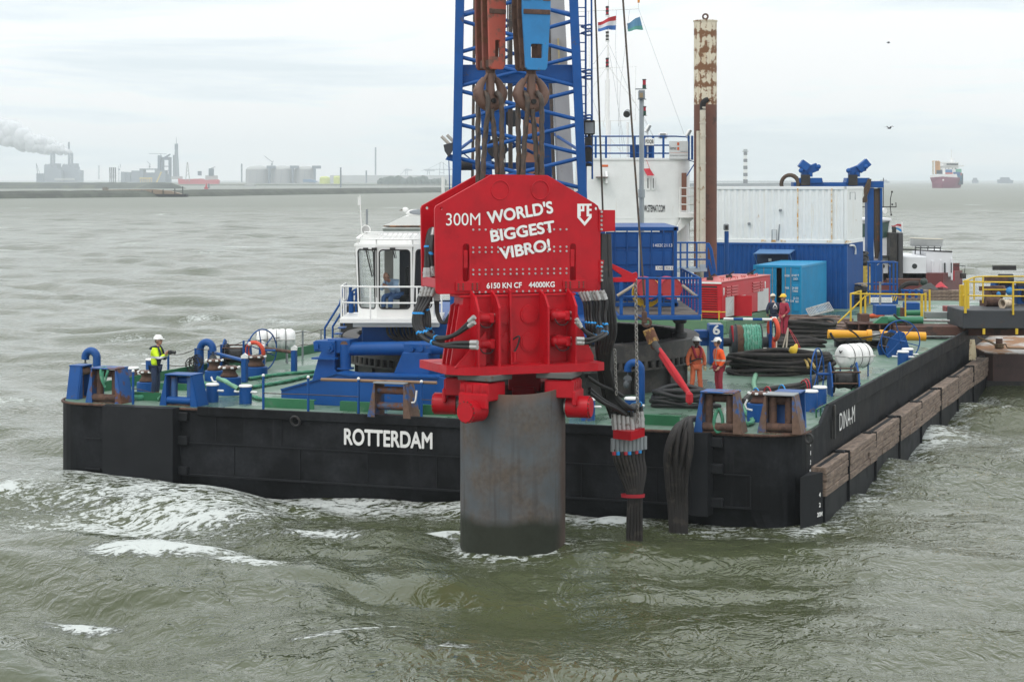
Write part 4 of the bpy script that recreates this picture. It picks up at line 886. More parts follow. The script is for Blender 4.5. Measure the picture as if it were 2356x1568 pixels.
for i, (z0, z1) in enumerate(zip(zz, zz[1:])):
 a0, a1, b0, b1 = at_z(RL0, RL1, z0), at_z(RL0, RL1, z1), at_z(RR0, RR1, z0), at_z(RR0, RR1, z1)
 gb.tube([a0, b1], .055, 8); gb.tube([b0, a1], .055, 8)
 l0, r0 = at_z(L0, L1, z0 + .2), at_z(R0, R1, z0 + .2)
 if i % 2 == 0: gb.tube([l0, a1], .05, 8); gb.tube([r0, b1], .05, 8)
obj('mast_bracing', gb, BLUE, crane)
g = G()
for z in (8.2, 9.6, 11.4): a, b = at_z(RL0, RL1, z), at_z(RR0, RR1, z); g.bb((a.x, 1.9, z - .12), (b.x, 2.1, z + .12))
g.bb((-.9, 1.2, 8.4), (.4, 1.8, 9.2), .03); g.bb((-1.2, 0.6, 10.6), (-.5, 1.2, 11.6), .03); g.cyl((-.8, .8, 10.2), (-.8, 1.6, 10.2), .35, n=16, m=1); g.cyl((.6, .8, 9.1), (.6, 1.4, 9.1), .3, n=16, m=1); g.cyl((-.3, .8, 11.2), (-.3, 1.4, 11.2), .28, n=16, m=1)
obj('sheave_frame', g, [BLUE, BLACK], crane)
g = G(); a, b = CFr.y3('z2', 1090, 1600, .5), CFr.y3('z2', 1008, 0, .5); d = b - a; A2 = a - d*.25; B2 = b + d*.35
g.box(A2.lerp(B2, .5), (2.30, .5, (B2 - A2).length), rot=d.to_track_quat('Z', 'Y').to_matrix() @ Matrix.Rotation(0, 3, 'Z'), bev=.02)
g2 = paint('grey box girder', (.30, .30, .31), .55, .12, (.2, .16, .12), 1.2, .1)
o = obj('back_stay', g, g2, crane)
g = G(); c = CFr.y3('z2', 1028, 478, .22); g.box(c, (2.32, .06, .95), rot=d.to_track_quat('Z', 'Y').to_matrix()); obj('splice_plate', g, paint('tan plate', (.33, .28, .17), .6, .1), crane)
g = G()
for x0, x1, yl, r in ((305, 278, -2, .05), (585, 605, -1.5, .022), (600, 612, -1.5, .022), (612, 622, -1.5, .022), (625, 628, -1.5, .022), (515, 520, 1.5, .02), (545, 548, 1.5, .02), (565, 566, 1.5, .02), (925, 1005, -.6, .06), (1180, 1275, -4, .035), (1340, 1420, -4, .03)):
 a, b = CFr.y3('z2', x1, 1900, yl), CFr.y3('z2', x0, -300, yl); g.tube([a, b], r, 6)
a, b = CFr.y3('z3', 415, -40, -4), CFr.y3('z4', 625, 1300, -5.3); g.tube([a, b], .032, 6); obj('hoist_wire', g, CABLE, crane)
tag(obj('chain', chain_g(CFr.w(CFr.y3('z2', 930, 80, -.5)), CFr.w(CFr.y3('z2', 942, 520, -.5)), .2, .022), CHAIN), 'chain hanging high against the grey boom back-stay', 'chain')
g = G(); yl = BY0 + .5
def p3(x, y): return CFr.y3('z2', x, y, yl)
for x0, x1 in ((1188, 1218), (1268, 1270)): g.tube([p3(x0, -200), p3(x1, 1900)], .032, 6)
g.tube([p3(1318, -200), p3(1326, 1560)], .03, 6)
for i in range(26): y = -160 + i*76; g.tube([p3(1192 + .017*y, y), p3(1268, y)], .018, 5)
for y in (240, 295, 630, 680, 1020, 1048, 1290, 1430):
 a, b = p3(1230, y - 6), p3(1320, y + 8); m_ = (a + b)/2 + Vector((.05, .55, 0)); m2 = (a + b)/2 + Vector((.1, -.5, 0))
 g.tube(smooth_path([a, m2 + Vector((0, 0, .05)), b], 5), .028, 6); g.tube(smooth_path([b, m_, a], 5), .028, 6)
obj('caged_ladder', g, BLUE, crane)
g = G(); c = p3(1300, 1110); g.box(c, (.34, .3, .45), bev=.03); g.box(c + Vector((0, -.16, -.02)), (.26, .03, .34), m=1); g.cyl(c + Vector((0, 0, -.5)), c + Vector((0, 0, -.2)), .05, n=8); g.box(c + Vector((-.02, 0, -.75)), (.22, .3, .9), bev=.02); obj('flood_lamp', g, [BLACK, GREY], crane)
g = G(); c = CFr.y3('z2', 70, 1290, BY0)
g.prism([(c.x - .14, c.z + .1), (c.x + .18, c.z + .18), (c.x + .16, c.z - .05), (c.x + .02, c.z - .28), (c.x - .10, c.z - .1)], BY0 - .1, BY0 + .1, 'xz')
for s in (0, .17): g.cyl((c.x - .2 + s, BY0 - .06, c.z + .36 + s*.25), (c.x + .08 + s, BY0 + .02, c.z + .08 + s*.2), .05, n=8, m=1)
g.tube([(c.x + .02, BY0, c.z - .26), (c.x + .12, BY0, 6.2)], .015, 5, m=2); g.tube([(c.x + .15, BY0, c.z + .1), (L0.x + 1.2, BY0 + .3, c.z - .9)], .02, 5, m=2)
a = CFr.y3('z2', 160, 1385, BY0); g.prism([(a.x - .4, a.z - .02), (a.x - .3, a.z + .16), (a.x, a.z + .1), (a.x, a.z - .12)], BY0 - .03, BY0 + .03, 'xz', m=2)
obj('guide_pulley', g, [DGREY, paint('pale roller', (.45, .42, .38), .6), BLUE], crane)
g = G(); a = CFr.y3('z2', 170, 1443, -4.5); g.cyl(a, a + Vector((1.0, 0, 0)), .13, n=12); g.cyl(a - Vector((.02, 0, 0)), a + Vector((.4, 0, 0)), .15, n=12, m=1); obj('ram_cylinder', g, [BLUE, BLACK], crane)
YC = -6.4
def cb(x, y, yl=YC): return CFr.y('b3', x, y, yl)
fl, fr_ = cb(690, 1345), cb(1112, 1345); z0, z1, zr = fl[1], cb(700, 500)[1], cb(700, 350)[1]
xl, xr = fl[0], fr_[0]; cd = .85
g = G()
def quadplate(a, b, z0, z1, hole, mat, flare=0.10):   # wall from a to b (xy), leaning out towards the top, with a rounded window
 a, b = Vector(a), Vector(b); d = b - a; Lw = d.length; u = d/Lw; nrm = Vector((u.y, -u.x)); h = z1 - z0
 w_ = [(0, 0), (Lw, 0), (Lw + .0, h), (0, h)]
 g = plate(w_, [rrect(hole[0], Lw - hole[1], hole[2], h - hole[3], .10, 4)], .06, .006, 0)
 gl = G(); gl.bb((hole[0] - .03, .025, hole[2] - .03), (Lw - hole[1] + .03, .035, h - hole[3] + .03))
 rb = G(); rb.tube([(x, .0, z) for x, z in rrect(hole[0], Lw - hole[1], hole[2], h - hole[3], .10, 4)], .022, 6, True)
 for q in (g, gl, rb):
  for v in q.bm.verts:
   x, y, z = v.co; k = flare*z/h; p = a + u*x + nrm*(k - y); v.co = (p.x, p.y, z0 + z)
 return g, gl, rb
cabp = None
ring_ = [(xl - .62, YC + 2.2), (xl - .62, YC + .62), (xl, YC), (xr, YC), (xr + .62, YC + .62), (xr + .62, YC + 2.2)]
walls, panes, seals = [], [], []
for i, hl in enumerate(((.2, .15, .45, .12), (.09, .07, .24, .10), (.07, .07, .24, .10), (.07, .09, .24, .10), (.15, .2, .45, .12))):
 a, b = ring_[i], ring_[i+1]; w_, gl, rb = quadplate(a, b, z0, z1, hl, None); walls.append(w_); panes.append(gl); seals.append(rb)
def join(gs):
 g = gs[0]
 for q in gs[1:]:
  me = bpy.data.meshes.new('t'); q.bm.to_mesh(me); g.bm.from_mesh(me); bpy.data.meshes.remove(me); q.bm.free()
 return g
g = join(walls)
g.prism(ring_, z0 - .03, z0 + .02, 'xy')
o_ = [(x*1.0 + (.12 if x > xr else -.12 if x < xl else 0), y - (.12 if y < YC + .1 else .05)) for x, y in ring_]
g.prism(o_, z1 - .01, z1 + .06, 'xy');
i_ = [(xl - .45, YC + 2.2), (xl - .45, YC + .7), (xl + .12, YC + .22), (xr - .12, YC + .22), (xr + .45, YC + .7), (xr + .45, YC + 2.2)]
g.grid([[(x, y, z1 + .05) for x, y in ring_], [(x, y, z1 + .36) for x, y in i_]], False, True); g.face([(x, y, z1 + .36) for x, y in i_])
g.bb((xl + .55, YC + 2.12, z0), (xr + .6, YC + 2.2, z1), m=1); g.bb((xl - .6, YC + 2.12, z0), (xl + .55, YC + 2.2, z0 + .5))
cab = obj('operator_cab', g, [WHITE2, paint('cab back wall', (.06, .06, .07), .6)], crane)
for i, (gl, rb) in enumerate(zip(panes, seals)): obj('window_pane', gl, GLASS, cab); obj('window_seal', rb, RUBBER, cab)
g = G(); P = [(x, y, z1 + .22) for x, y in [(xl - .75, YC + 1.6), (xl - .62, YC + .45), (xl - .02, YC - .12), (xr + .02, YC - .12), (xr + .62, YC + .45)]]
Q = [(x*.96 + .0, y + .2, z1 + .42) for x, y, z in P]
for q in (P, Q): g.tube(q, .022, 5)
for a, b in zip(range(4), range(1, 5)):
 for k in range(7):
  t = k/7; pa = Vector(P[a]).lerp(Vector(P[b]), t); qa = Vector(Q[a]).lerp(Vector(Q[b]), t); g.tube([pa, qa + Vector((.05, .1, 0))], .014, 4)
for q in P: g.tube([q, (q[0], q[1] + .1, z1 + .05)], .02, 5)
obj('sun_grille', g, WHITE2, cab)
g = G()
for x, b_, c_ in ((550, 630, 865), (655, 660, 1110), (875, 905, 640)):
 a, b = CFr.y3('b3', x, 530, YC - .12), CFr.y3('b3', b_, c_, YC - .09); g.tube([a, b], .022, 5); g.tube([a + Vector((.06, 0, 0)), b + Vector((.05, 0, 0))], .012, 4); g.box(a, (.16, .06, .08))
obj('wiper', g, BLACK, cab)
g = G(); xm = cb(900, 1000)[0]
g.bb((xm - .1, YC + .95, z0 + .45), (xm + .5, YC + 1.5, z0 + .58), .04); g.box((xm + .32, YC + 1.3, z0 + 1.0), (.14, .5, .9), bev=.05); g.bb((xm + .45, YC + .7, z0 + .3), (xm + .62, YC + 1.3, z0 + .75), .03); g.bb((xm + .1, YC + 1.0, z0), (xm + .3, YC + 1.3, z0 + .5))
obj('operator_seat', g, BLACK, cab)
g = G(); c = cb(600, 1180, YC + .9); g.bb((c[0] - .22, YC + .8, z0), (c[0] + .22, YC + 1.2, z0 + .55), .02); g.bb((cb(730, 700)[0], YC + 1.8, z0 + .3), (cb(840, 700)[0], YC + 1.86, z1 - .1), m=1); obj('console_box', g, [WHITE2, paint('beige curtain', (.35, .33, .30), .8)], cab)
g = G(); a = cb(240, 1350, YC - .3); xw0 = a[0]; zf = z0 - .03
g.bb((xw0, YC - .35, zf - .14), (xr + .9, YC + 2.4, zf), .01); g.bb((xw0 + .35, YC + .2, zf - .30), (xr + .8, YC + 2.2, zf - .14)); obj('cab_walkway', g, [WHITE2], crane)
g = G(); zt_, zm_ = CFr.y('b3', 400, 985, YC - .3)[1], CFr.y('b3', 400, 1180, YC - .3)[1]; x6 = cb(608, 1000, YC - .3)[0]
pth = [(xw0 + .35, YC + .9), (xw0 - .02, YC + .3), (x6, YC - .33), (xr + .9, YC - .33)]
pth = [(xw0 + .02, YC + 1.6), (xw0 + .02, YC - .05), (x6, YC - .33), (xr + .9, YC - .33)]
for z in (zt_, zm_): g.tube([(x, y, z) for x, y in pth], .028, 6)
for x, y in pth + [(xw0 + .02, YC + .8), (x6 + 1.4, YC - .33)]: g.tube([(x, y, zf - .05), (x, y, zt_)], .028, 6)
obj('guard_rail', g, WHITE2, crane)
g = G()
A1, A2, A3, A4 = [CFr.y3('b3', x, y, YC + 1.2) for x, y in ((58, 1600), (58, 1480), (240, 1190), (290, 980))]
for dy in (0, .55):
 g.tube([(p.x + dy*.35, p.y + dy, p.z) for p in (Vector((A1.x, A1.y, 3.9)), A2, A3, A4)], .035, 6)
for q in range(5): t = q/4; p = A2.lerp(A3, t); g.box((p.x + .05, p.y + .3, p.z - .75), (.24, .6, .03))
for x, y0, y1 in ((290, 985, 1450), (360, 985, 1300), (375, 1050, 1300), (435, 1010, 1290), (485, 1000, 1290)):
 p, q = CFr.y3('b3', x, y0, YC + 1.6), CFr.y3('b3', x, y1, YC + 1.6); g.tube([p, q], .035 if x != 375 else .08, 6)
g.tube([CFr.y3('b3', 375, 1050, YC + 1.6), CFr.y3('b3', 470, 990, YC + 1.6)], .03, 6); g.tube([CFr.y3('b3', 385, 1090, YC + 1.6), CFr.y3('b3', 470, 1045, YC + 1.6)], .03, 6)
obj('stairway', g, BLUE, crane)
g = G(); c = CFr.y3('b3', 555, 295, YC + 1.2); g.cyl(c + Vector((0, .18, 0)), c + Vector((0, -.1, 0)), .13, .15, n=16); g.cyl(c + Vector((0, -.1, 0)), c + Vector((0, -.105, 0)), .12, n=16, m=1); g.cyl((c.x, c.y, z1), (c.x, c.y, c.z), .03, n=6); g.box((c.x, c.y, c.z - .2), (.12, .1, .2), m=2); obj('search_light', g, [WHITE2, STEEL, BLACK], crane)
g = G(); a, b = CFr.y3('b3', 565, 50, YC + 1.6), CFr.y3('b3', 565, 260, YC + 1.6); g.tube([a, b + Vector((0, 0, -.8))], .035, 6); a, b = CFr.y3('b3', 480, -120, YC + 1), CFr.y3('b3', 505, 420, YC + 1); g.tube([a, b], .018, 5, m=1); obj('antenna', g, [GREY, WHITE2], crane)
def corrugate(g, x0, x1, y, z0, z1, n, dep, axis='x', m=0):
 xs = []
 for i in range(n):
  t0 = x0 + (x1 - x0)*i/n; w_ = (x1 - x0)/n
  xs += [(t0, 0), (t0 + w_*.35, 0), (t0 + w_*.5, dep), (t0 + w_*.85, dep), (t0 + w_, 0)]
 f = (lambda a, d, z: (a, y + d, z)) if axis == 'x' else (lambda a, d, z: (y + d, a, z))
 g.grid([[f(a, d, z0) for a, d in xs], [f(a, d, z1) for a, d in xs]], False, False, m)
cy = -2.0; pL, pR = CFr.y('v', 1384, 522, cy), CFr.y('v', 1558, 522, cy); cz0 = PZ + .02; cz1 = pR[1]
cont = thing('shipping_container', 'dark blue container with closed doors standing on the crane platform', 'container', (CC.x + (pL[0] + pR[0])/2, CC.y + cy, cz0), 0)
hw = (pR[0] - pL[0])/2; ch_ = cz1 - cz0; g = G()
for s in (-1, 1):
 for y in (.06, 5.9): g.bb((s*hw - s*.12, y - .06, 0), (s*hw, y + .08, ch_), .01)
for z in (.08, ch_ - .06):
 g.bb((-hw, 0.0, z - .07), (hw, .12, z + .06), .01); g.bb((-hw, 5.85, z - .07), (hw, 5.98, z + .06), .01)
 for s in (-1, 1): g.bb((s*hw - .05, .1, z - .07), (s*hw + .05, 5.9, z + .06))
corrugate(g, .1, 5.9, hw - .05, .1, ch_ - .1, 20, .036, 'y'); corrugate(g, .1, 5.9, -hw + .05, .1, ch_ - .1, 20, -.036, 'y')
g.box((0, 3, ch_ - .02), (hw*2 - .1, 5.8, .04)); obj('container_shell', g, BLUE, cont)
for s in (-1, 1):
 g = G(); x0, x1 = sorted((s*.02, s*(hw - .14))); g.bb((x0, .06, .18), (x1, .10, ch_ - .16), .005)
 for k in range(4): z = .18 + (ch_ - .34)*k/4; g.bb((x0 + .05, .035, z + .05), (x1 - .05, .06, z + (ch_ - .34)/4 - .05), .02)
 for q in (.3, .62): xx = s*(hw*q + .03); g.cyl((xx, .015, .12), (xx, .015, ch_ - .12), .022, n=6)
 g.bb((s*hw*.5 - .06, -.01, .85), (s*hw*.5 + .06, .05, 1.0), m=1)
 obj('container_door', g, [BLUE, BLACK], cont)
g = fit_text('140202113', .62, .10); g.xf(Matrix.Translation((hw*.62, .03, ch_*.77))); obj('lettering', g, LET, cont)
g = G(); g.bb((hw*.43, .025, ch_*.46), (hw*.43 + .66, .033, ch_*.51)); obj('sign_plate', g, LET, cont)
g = fit_text('TARE 1955 KG', .58, .08); g.xf(Matrix.Translation((hw*.43 + .33, .024, ch_*.485))); obj('lettering', g, BLACK, cont)
for nm, x in (('red drum lying beside the yellow hose on the blue crane platform', 655), ('red drum lying by the end rail of the blue crane platform', 862)):
 c = CFr.y3('z4', x, 1150, -4.1); t = thing('drum', nm, 'drum', CFr.w((c.x, c.y, c.z)), math.radians(6), 'red drums on the crane platform'); R_ = .345
 g = G(); g.lathe([(R_ - .02, -.02), (R_, -.02), (R_, .02), (R_ - .015, .03), (R_ - .015, .3), (R_ + .008, .32), (R_ - .015, .34), (R_ - .015, .6), (R_ + .008, .62), (R_ - .015, .64), (R_ - .015, .9), (R_, .92)], 28, (0, 0, 0), 'y'); g.cyl((0, .9, 0), (0, .91, 0), R_ - .01, n=28); obj('drum_shell', g, RED2, t)
 g = G(); g.cyl((0, 0, 0), (0, .012, 0), R_ - .02, n=28); g.cyl((.18, -.02, .1), (.18, 0, .1), .03, n=8); obj('drum_head', g, paint('faded drum red', (.42, .035, .035), .5, .1, (.3, .1, .08), 3), t)
g = G(); c = CFr.y3('z4', 640, 1190, -3.6)
for i in range(4): g.torus((c.x + .03*i, c.y + .03*i, c.z + .02*i), .44 - .02*i, .03, (.1*i, 1, .1), 28, 6)
tag(obj('yellow_hose', g, YELLOW, None), 'coil of yellow hose hung behind a red drum on the crane platform', 'hose'); bpy.data.objects['yellow_hose'].location = CC
g = G(); a, b = CFr.y3('z4', 378, 1215, -5.5), CFr.y3('z4', 545, 1110, -5.5); g.tube([a, b], .05, 6); o = tag(obj('wooden_bat', g, paint('bare grey wood', (.35, .3, .24), .8)), 'grey wooden bar leaning on the crane platform rail', 'wooden bar'); o.location = CC
g = G(); a, b = CFr.y3('z4', 960, 1120, -5.3), CFr.y3('z4', 1105, 1235, -5.3); g.tube([a, b], .05, 6); o = tag(obj('wooden_bat', g, paint('bare grey wood', (.35, .3, .24), .8)), 'grey wooden bar propped across the end rail of the crane platform', 'wooden bar'); o.location = CC
# ================================================================== small hook, weight and red sling in front of the ring
t = thing('hook_weight', 'rusty yellow ball-type hook weight hanging on a thin wire before the black ring', 'hook weight', W('b4', 790, 260, Y=57.0))
g = G(); a, b = W('b4', 765, 200, Y=57), W('b4', 820, 335, Y=57); g.cyl(a, b, .17, n=20); obj('weight', g, paint('chipped yellow', (.42, .25, .06), .6, .62, RUST, 4, .2), t, world=True)
g = G(); c = W('b4', 750, 130, Y=57); g.torus(c, .12, .04, (0, 1, .2), 14, 6); g.torus(c + Vector((.12, 0, -.28)), .11, .04, (1, .3, 0), 14, 6); g.torus(W('b4', 830, 368, Y=57), .1, .035, (0, 1, 0), 14, 6); g.box(W('b4', 725, 75, Y=57), (.16, .12, .35), bev=.03); g.tube([W('b4', 640, 60, Y=57), W('b4', 700, 95, Y=57), W('b4', 740, 120, Y=57)], .04, 6); obj('shackle', g, RUSTM, t, world=True)
g = G(); g.tube([W('z4', 600, 1300, Y=57), W('z4', 620, 1380, Y=57), W('b4', 722, 60, Y=57)], .025, 6); obj('wire', g, CABLE, t, world=True)
g = G(); P = [W('b4', *p, Y=56.8 - .45*i) for i, p in enumerate(((845, 375), (900, 455), (990, 590), (1080, 720), (1175, 850), (1200, 890)))]
for i in range(4):
 o_ = Vector((.06*math.sin(i*1.7), .04*i, .05*math.cos(i*2.1))); g.tube(smooth_path([p + o_*(1.0, 1.1, 1.3, 1.0, .5, .3)[k] for k, p in enumerate(P)], 5), [.05 + .03*math.sin(min(1, (q + 2)/18)*PI*.5) - .045*max(0, q - 15)/10 for q in range(26)], 8)
sl = thing('lifting_sling', 'red round sling stretched from the hook weight down to the hose coil', 'sling', P[-1]); obj('sling_sleeve', g, paint('red webbing', (.42, .012, .02), .8, .2, (.3, .02, .03), 6, .25), sl, world=True)
g = G(); g.tube([P[0] + Vector((-.03, 0, .08)), P[1]], .10, 10); obj('black_sleeve', g, BLACK, sl, world=True)
g = G(); c = W('b4', 1195, 915, Y=54.6); g.box(c, (.19, .36, .36), bev=.07); obj('sling_loop', g, paint('red webbing', (.42, .012, .02)), sl, world=True)
# ================================================================== deck fittings near the front of the barge
def deck_pt(view, x, y, z=DECK): return W(view, x, y, z=z)
def fairlead(label, p, rz, wdt, hgt, mf, mr, mv=None, kind='four', name='roller_fairlead', side_m=None, D2=.34):
 t = thing(name, label, 'fairlead', p, rz, 'roller fairleads along the barge edge'); mv = mv or mr; side_m = side_m or mf
 for s in (-1, 1):
  g = G(); xo, xt = s*wdt/2, s*(wdt/2 - .20)
  x_in = s*(wdt/2 - .23)
  g.prism([(x_in, 0), (xo, 0), (xt, hgt), (x_in, hgt)] if s > 0 else [(xo, 0), (x_in, 0), (x_in, hgt), (xt, hgt)], -D2, -D2 + .035, 'xz')
  g.prism([(x_in, 0), (xo, 0), (xt, hgt), (x_in, hgt)] if s > 0 else [(xo, 0), (x_in, 0), (x_in, hgt), (xt, hgt)], D2 - .035, D2, 'xz')
  g.prism([(x_in - s*.0, 0), (x_in + s*.03, 0), (x_in + s*.03, hgt), (x_in, hgt)], -D2 + .036, D2 - .036, 'xz')
  q = Vector((xt - xo, 0, hgt)); g.box(((xt + xo)/2, 0, hgt/2), (.03, D2*2 - .075, q.length), rot=Matrix.Rotation(math.atan2(q.x, q.z), 3, 'Y'))
  obj('side_bracket', g, [mf, side_m][s > 0], t)
 g = G(); g.box((0, 0, hgt + .02), (wdt - .36, D2*2 + .04, .04), bev=.008); obj('top_plate', g, [GREY if mf is BLUE_RUSTY else mf][0], t)
 iw = wdt/2 - .24
 if kind != 'flat':
  for s in (-1, 1):
   g = G(); x = s*(iw - .125); g.lathe([(.07, .02), (.115, .02), (.115, .12), (.105, .14), (.105, hgt - .06), (.07, hgt - .06)], 18, (x, -.10, 0)); obj('vertical_roller', g, mv, t)
 for z in (.16, hgt - .17) if kind != 'flat' else (.30, hgt - .2):
  g = G(); yy = -.1 if kind == 'flat' else (-D2*.7 if z < .5 else .1); g.cyl((-iw, yy, z), (iw, yy, z), .11, n=18); obj('horizontal_roller', g, mr, t)
 g = G(); g.bb((-iw - .05, -D2 + .05, 0), (iw + .05, D2 - .05, .03)); obj('sole_plate', g, RUSTM, t)
 return t
fairlead('blue fairlead with clean blue rollers in front of the man in the yellow jacket', deck_pt('c3', 610, 1265) + Vector((.1, .3, 0)), RZ, 1.28, .90, BLUE, BLUE, paint('scuffed blue roller', (.03, .10, .26), .5, .35, (.12, .06, .04), 2.2, .2))
fairlead('rusty brown-rollered fairlead with a green rope hanging from its top', deck_pt('z7', 485, 832) + Vector((.1, .3, 0)), RZ, 1.26, 1.02, BLUE_WORN, RUSTM)
fairlead('fairlead with two brown horizontal rollers on the front edge above the painted hull name', deck_pt('b2', 1645, 1262) + Vector((.1, .25, 0)), RZ, 1.34, .95, BLUE_RUSTY, paint('blue brown roller', (.05, .08, .15), .6, .6, RUST, 3), kind='flat')
f5 = fairlead('rusty fairlead with a green rope loop hanging through it, beside the hose loops', deck_pt('b4', 1495, 1285) + Vector((.1, .3, 0)), RZ, 1.30, 1.06, BLUE_WORN, RUSTM, side_m=BLUE_RUSTY)
fairlead('rust-streaked fairlead on the front right corner of the barge', deck_pt('b5', 570, 1290) + Vector((.1, .3, 0)), RZ, 1.16, 1.0, BLUE_RUSTY, RUSTM)
fairlead('fairlead turned sideways on the right corner with two brown upright rollers', BW(-.55, 1.35), RZ + PI/2, 1.15, 1.0, BLUE, RUSTM)
fairlead('fairlead turned sideways on the far left corner, seen nearly end on', BW(-BWID + .42, 1.25), RZ - PI/2, .95, .98, BLUE, RUSTM, D2=.22)
def rope_loop(pts, r, label, cat='rope', mat=ROPE_G, name='rope', tw=10, step=.06):
 g = G(); rope_g(g, smooth_path(pts, 8), r, tw, 3, 9, step); return tag(obj(name, g, mat), label, cat)
Yr = f5.location.y - .25
rope_loop([W('b4', x, y, Y=Yr) for x, y in ((1485, 1040), (1462, 1120), (1452, 1210), (1490, 1275), (1530, 1240), (1540, 1140), (1515, 1045), (1490, 1030))], .045, 'bright green rope loop hanging from the rusty fairlead beside the hose loops')
p = deck_pt('z7', 485, 832)
rope_loop([W('z7', x, y, Y=p.y + dy) for x, y, dy in ((495, 690, -.1), (460, 600, -.1), (455, 535, 0), (490, 515, .3), (520, 540, -.05), (500, 600, -.1), (485, 660, -.1), (470, 560, 0), (500, 518, .3), (530, 530, .3))], .042, 'green rope coiled over the fairlead on the left end of the barge')
def bollard(label, p, r=.165, h=.62, mat=BLUE, pins=True, name='bollard', m2=None):
 t = thing(name, label, 'bollard', p, RZ, 'round mooring bollards on deck')
 g = G(); g.lathe([(r, 0), (r, h - .05)], 24); obj('post', g, mat, t)
 g = G(); g.lathe([(r + .012, h - .06), (r + .018, h - .03), (r - .01, h), (0.001, h + .015)], 24, sharp=False); obj('cap', g, WHITE2, t)
 if pins:
  for s in (-1, 1): g = G(); g.cyl((s*r*.9, 0, h*.62), (s*(r + .17), 0, h*.62), .034, n=10); g.ball((s*(r + .17), 0, h*.62), .036, 8, 5); obj('pin', g, WHITE2, t)
 return t
BLUE_LOW = paint('scraped bollard blue', (0.003, 0.066, 0.25), .45, .26, (.12, .08, .05), 2.2, .16)
for v, x, y, r, h, lab, m in (('c3', 1135, 1200, .19, .56, 'blue bollard at the front edge beside the blue roller fairlead', BLUE), ('c3', 1655, 1225, .19, .56, 'blue bollard at the front edge with a green mooring rope leading to it', BLUE),
        ('z7', 742, 660, .20, .56, 'half rusty bollard standing near the left end of the barge', BLUE_RUSTY), ('c3', 165, 775, .165, .56, 'blue bollard partly hidden behind the man in the yellow jacket', BLUE),
        ('b4', 135, 1148, .20, .62, 'blue bollard on the front edge just right of the grey pile', BLUE_LOW), ('b4', 590, 1130, .19, .60, 'blue bollard half hidden behind the hanging hose bundle', BLUE),
        ('b5', 898, 1055, .20, .62, 'scraped blue bollard nearest the sideways corner fairlead', BLUE_LOW), ('b5', 992, 1010, .20, .62, 'scraped blue bollard just behind its twin near the blue handwheel winch', BLUE_LOW),
        ('b6', 565, 590, .20, .58, 'blue bollard with white cap on the right edge before the far handwheel', BLUE_LOW), ('b6', 612, 562, .20, .58, 'blue bollard behind its twin on the right edge by the far handwheel', BLUE_LOW),
        ('v', 1325, 958, .20, .5, 'blue stump bollard between the pile and its pinned neighbour', BLUE)):
 bollard(lab, deck_pt(v, x, y), r, h, m, pins=not (lab.startswith('scraped') or 'stump' in lab))
def ped_roller(label, p, r=.33, h=.62, hb=.32, mb=BLUE, mt=None):
 t = thing('pedestal_roller', label, 'pedestal roller', p, RZ, 'pedestal rope rollers on deck')
 g = G(); g.lathe([(r*1.12, 0), (r*1.12, hb - .02), (r*1.05, hb), (.05, hb)], 28); obj('pedestal', g, mb, t)
 g = G(); g.lathe([(r*.80, hb + .01), (r*.88, hb + .03), (r*.66, hb + .12), (r*.60, hb + .2), (r*.72, h - .07), (r*.95, h - .03), (r*.96, h), (r*.85, h + .03), (.02, h + .01)], 28, sharp=False)
 for i in range(8): a = 2*PI*i/8; g.box((r*.92*math.cos(a), r*.92*math.sin(a), h), (.10, .09, .055), rz=a, m=1, bev=.01)
 obj('roller_head', g, [mt or RUSTM, WHITE2], t); return t
ped_roller('rusty pedestal roller beside the half rusty bollard on the left end', deck_pt('z7', 870, 742), .29, .68, .36)
ped_roller('rusty pedestal roller on a low blue drum behind the nearer roller', deck_pt('c3', 1130, 890) + Vector((0, .5, 0)), .29, .68, .34)
ped_roller('pedestal roller on a tall blue drum with a green rope led off it', deck_pt('c3', 1385, 1098) + Vector((0, .2, 0)), .33, .86, .56, mt=RUSTM)
ped_roller('pedestal roller near the end of the blue bar frame by the left liferaft', deck_pt('b2', 60, 778) + Vector((0, .2, 0)), .36, .66, .32)
ped_roller('pedestal roller with blue rim behind the front right corner fairlead', deck_pt('b5', 365, 1165) + Vector((0, .2, 0)), .30, .78, .5, mt=BROWN)
def vent(label, p, r, h, R, rz, parts=True):
 t = thing('gooseneck_vent', label, 'vent pipe', p, rz, 'blue gooseneck vent pipes')
 g = G(); P = [(0, 0, 0), (0, 0, h - R)] + [(R - R*math.cos(a), 0, h - R + R*math.sin(a)) for a in [PI*i/12 for i in range(1, 12)]] + [(2*R, 0, h - R - .06)]
 g.tube(P, r, 16); obj('pipe', g, BLUE, t)
 g = G(); g.cyl((2*R, -.03, h - R - .30), (2*R, .03, h - R - .30), .13, n=14); g.box((2*R, 0, h - R - .1), (.04, .04, .2)); g.ball((2*R + .03, .05, h - R - .45), (.1, .08, .12), 8, 5)
 if parts: obj('screening_flap', g, paint('vent cover grey', (.09, .10, .11), .7, .3, (.03, .03, .03), 4), t)
 return t
vent('curved blue vent pipe with a grey disc, beside the wire railing on the left side', deck_pt('c3', 945, 770), .125, 1.12, .25, RZ)
vent('small curved blue vent pipe on the far left corner behind the fairlead', deck_pt('z7', 345, 690) + Vector((.1, .8, 0)), .13, 1.1, .22, RZ + PI)
vent('curved blue vent pipe before the black ring, right of the hose bundle', deck_pt('b4', 690, 975), .115, 1.22, .21, RZ + PI)
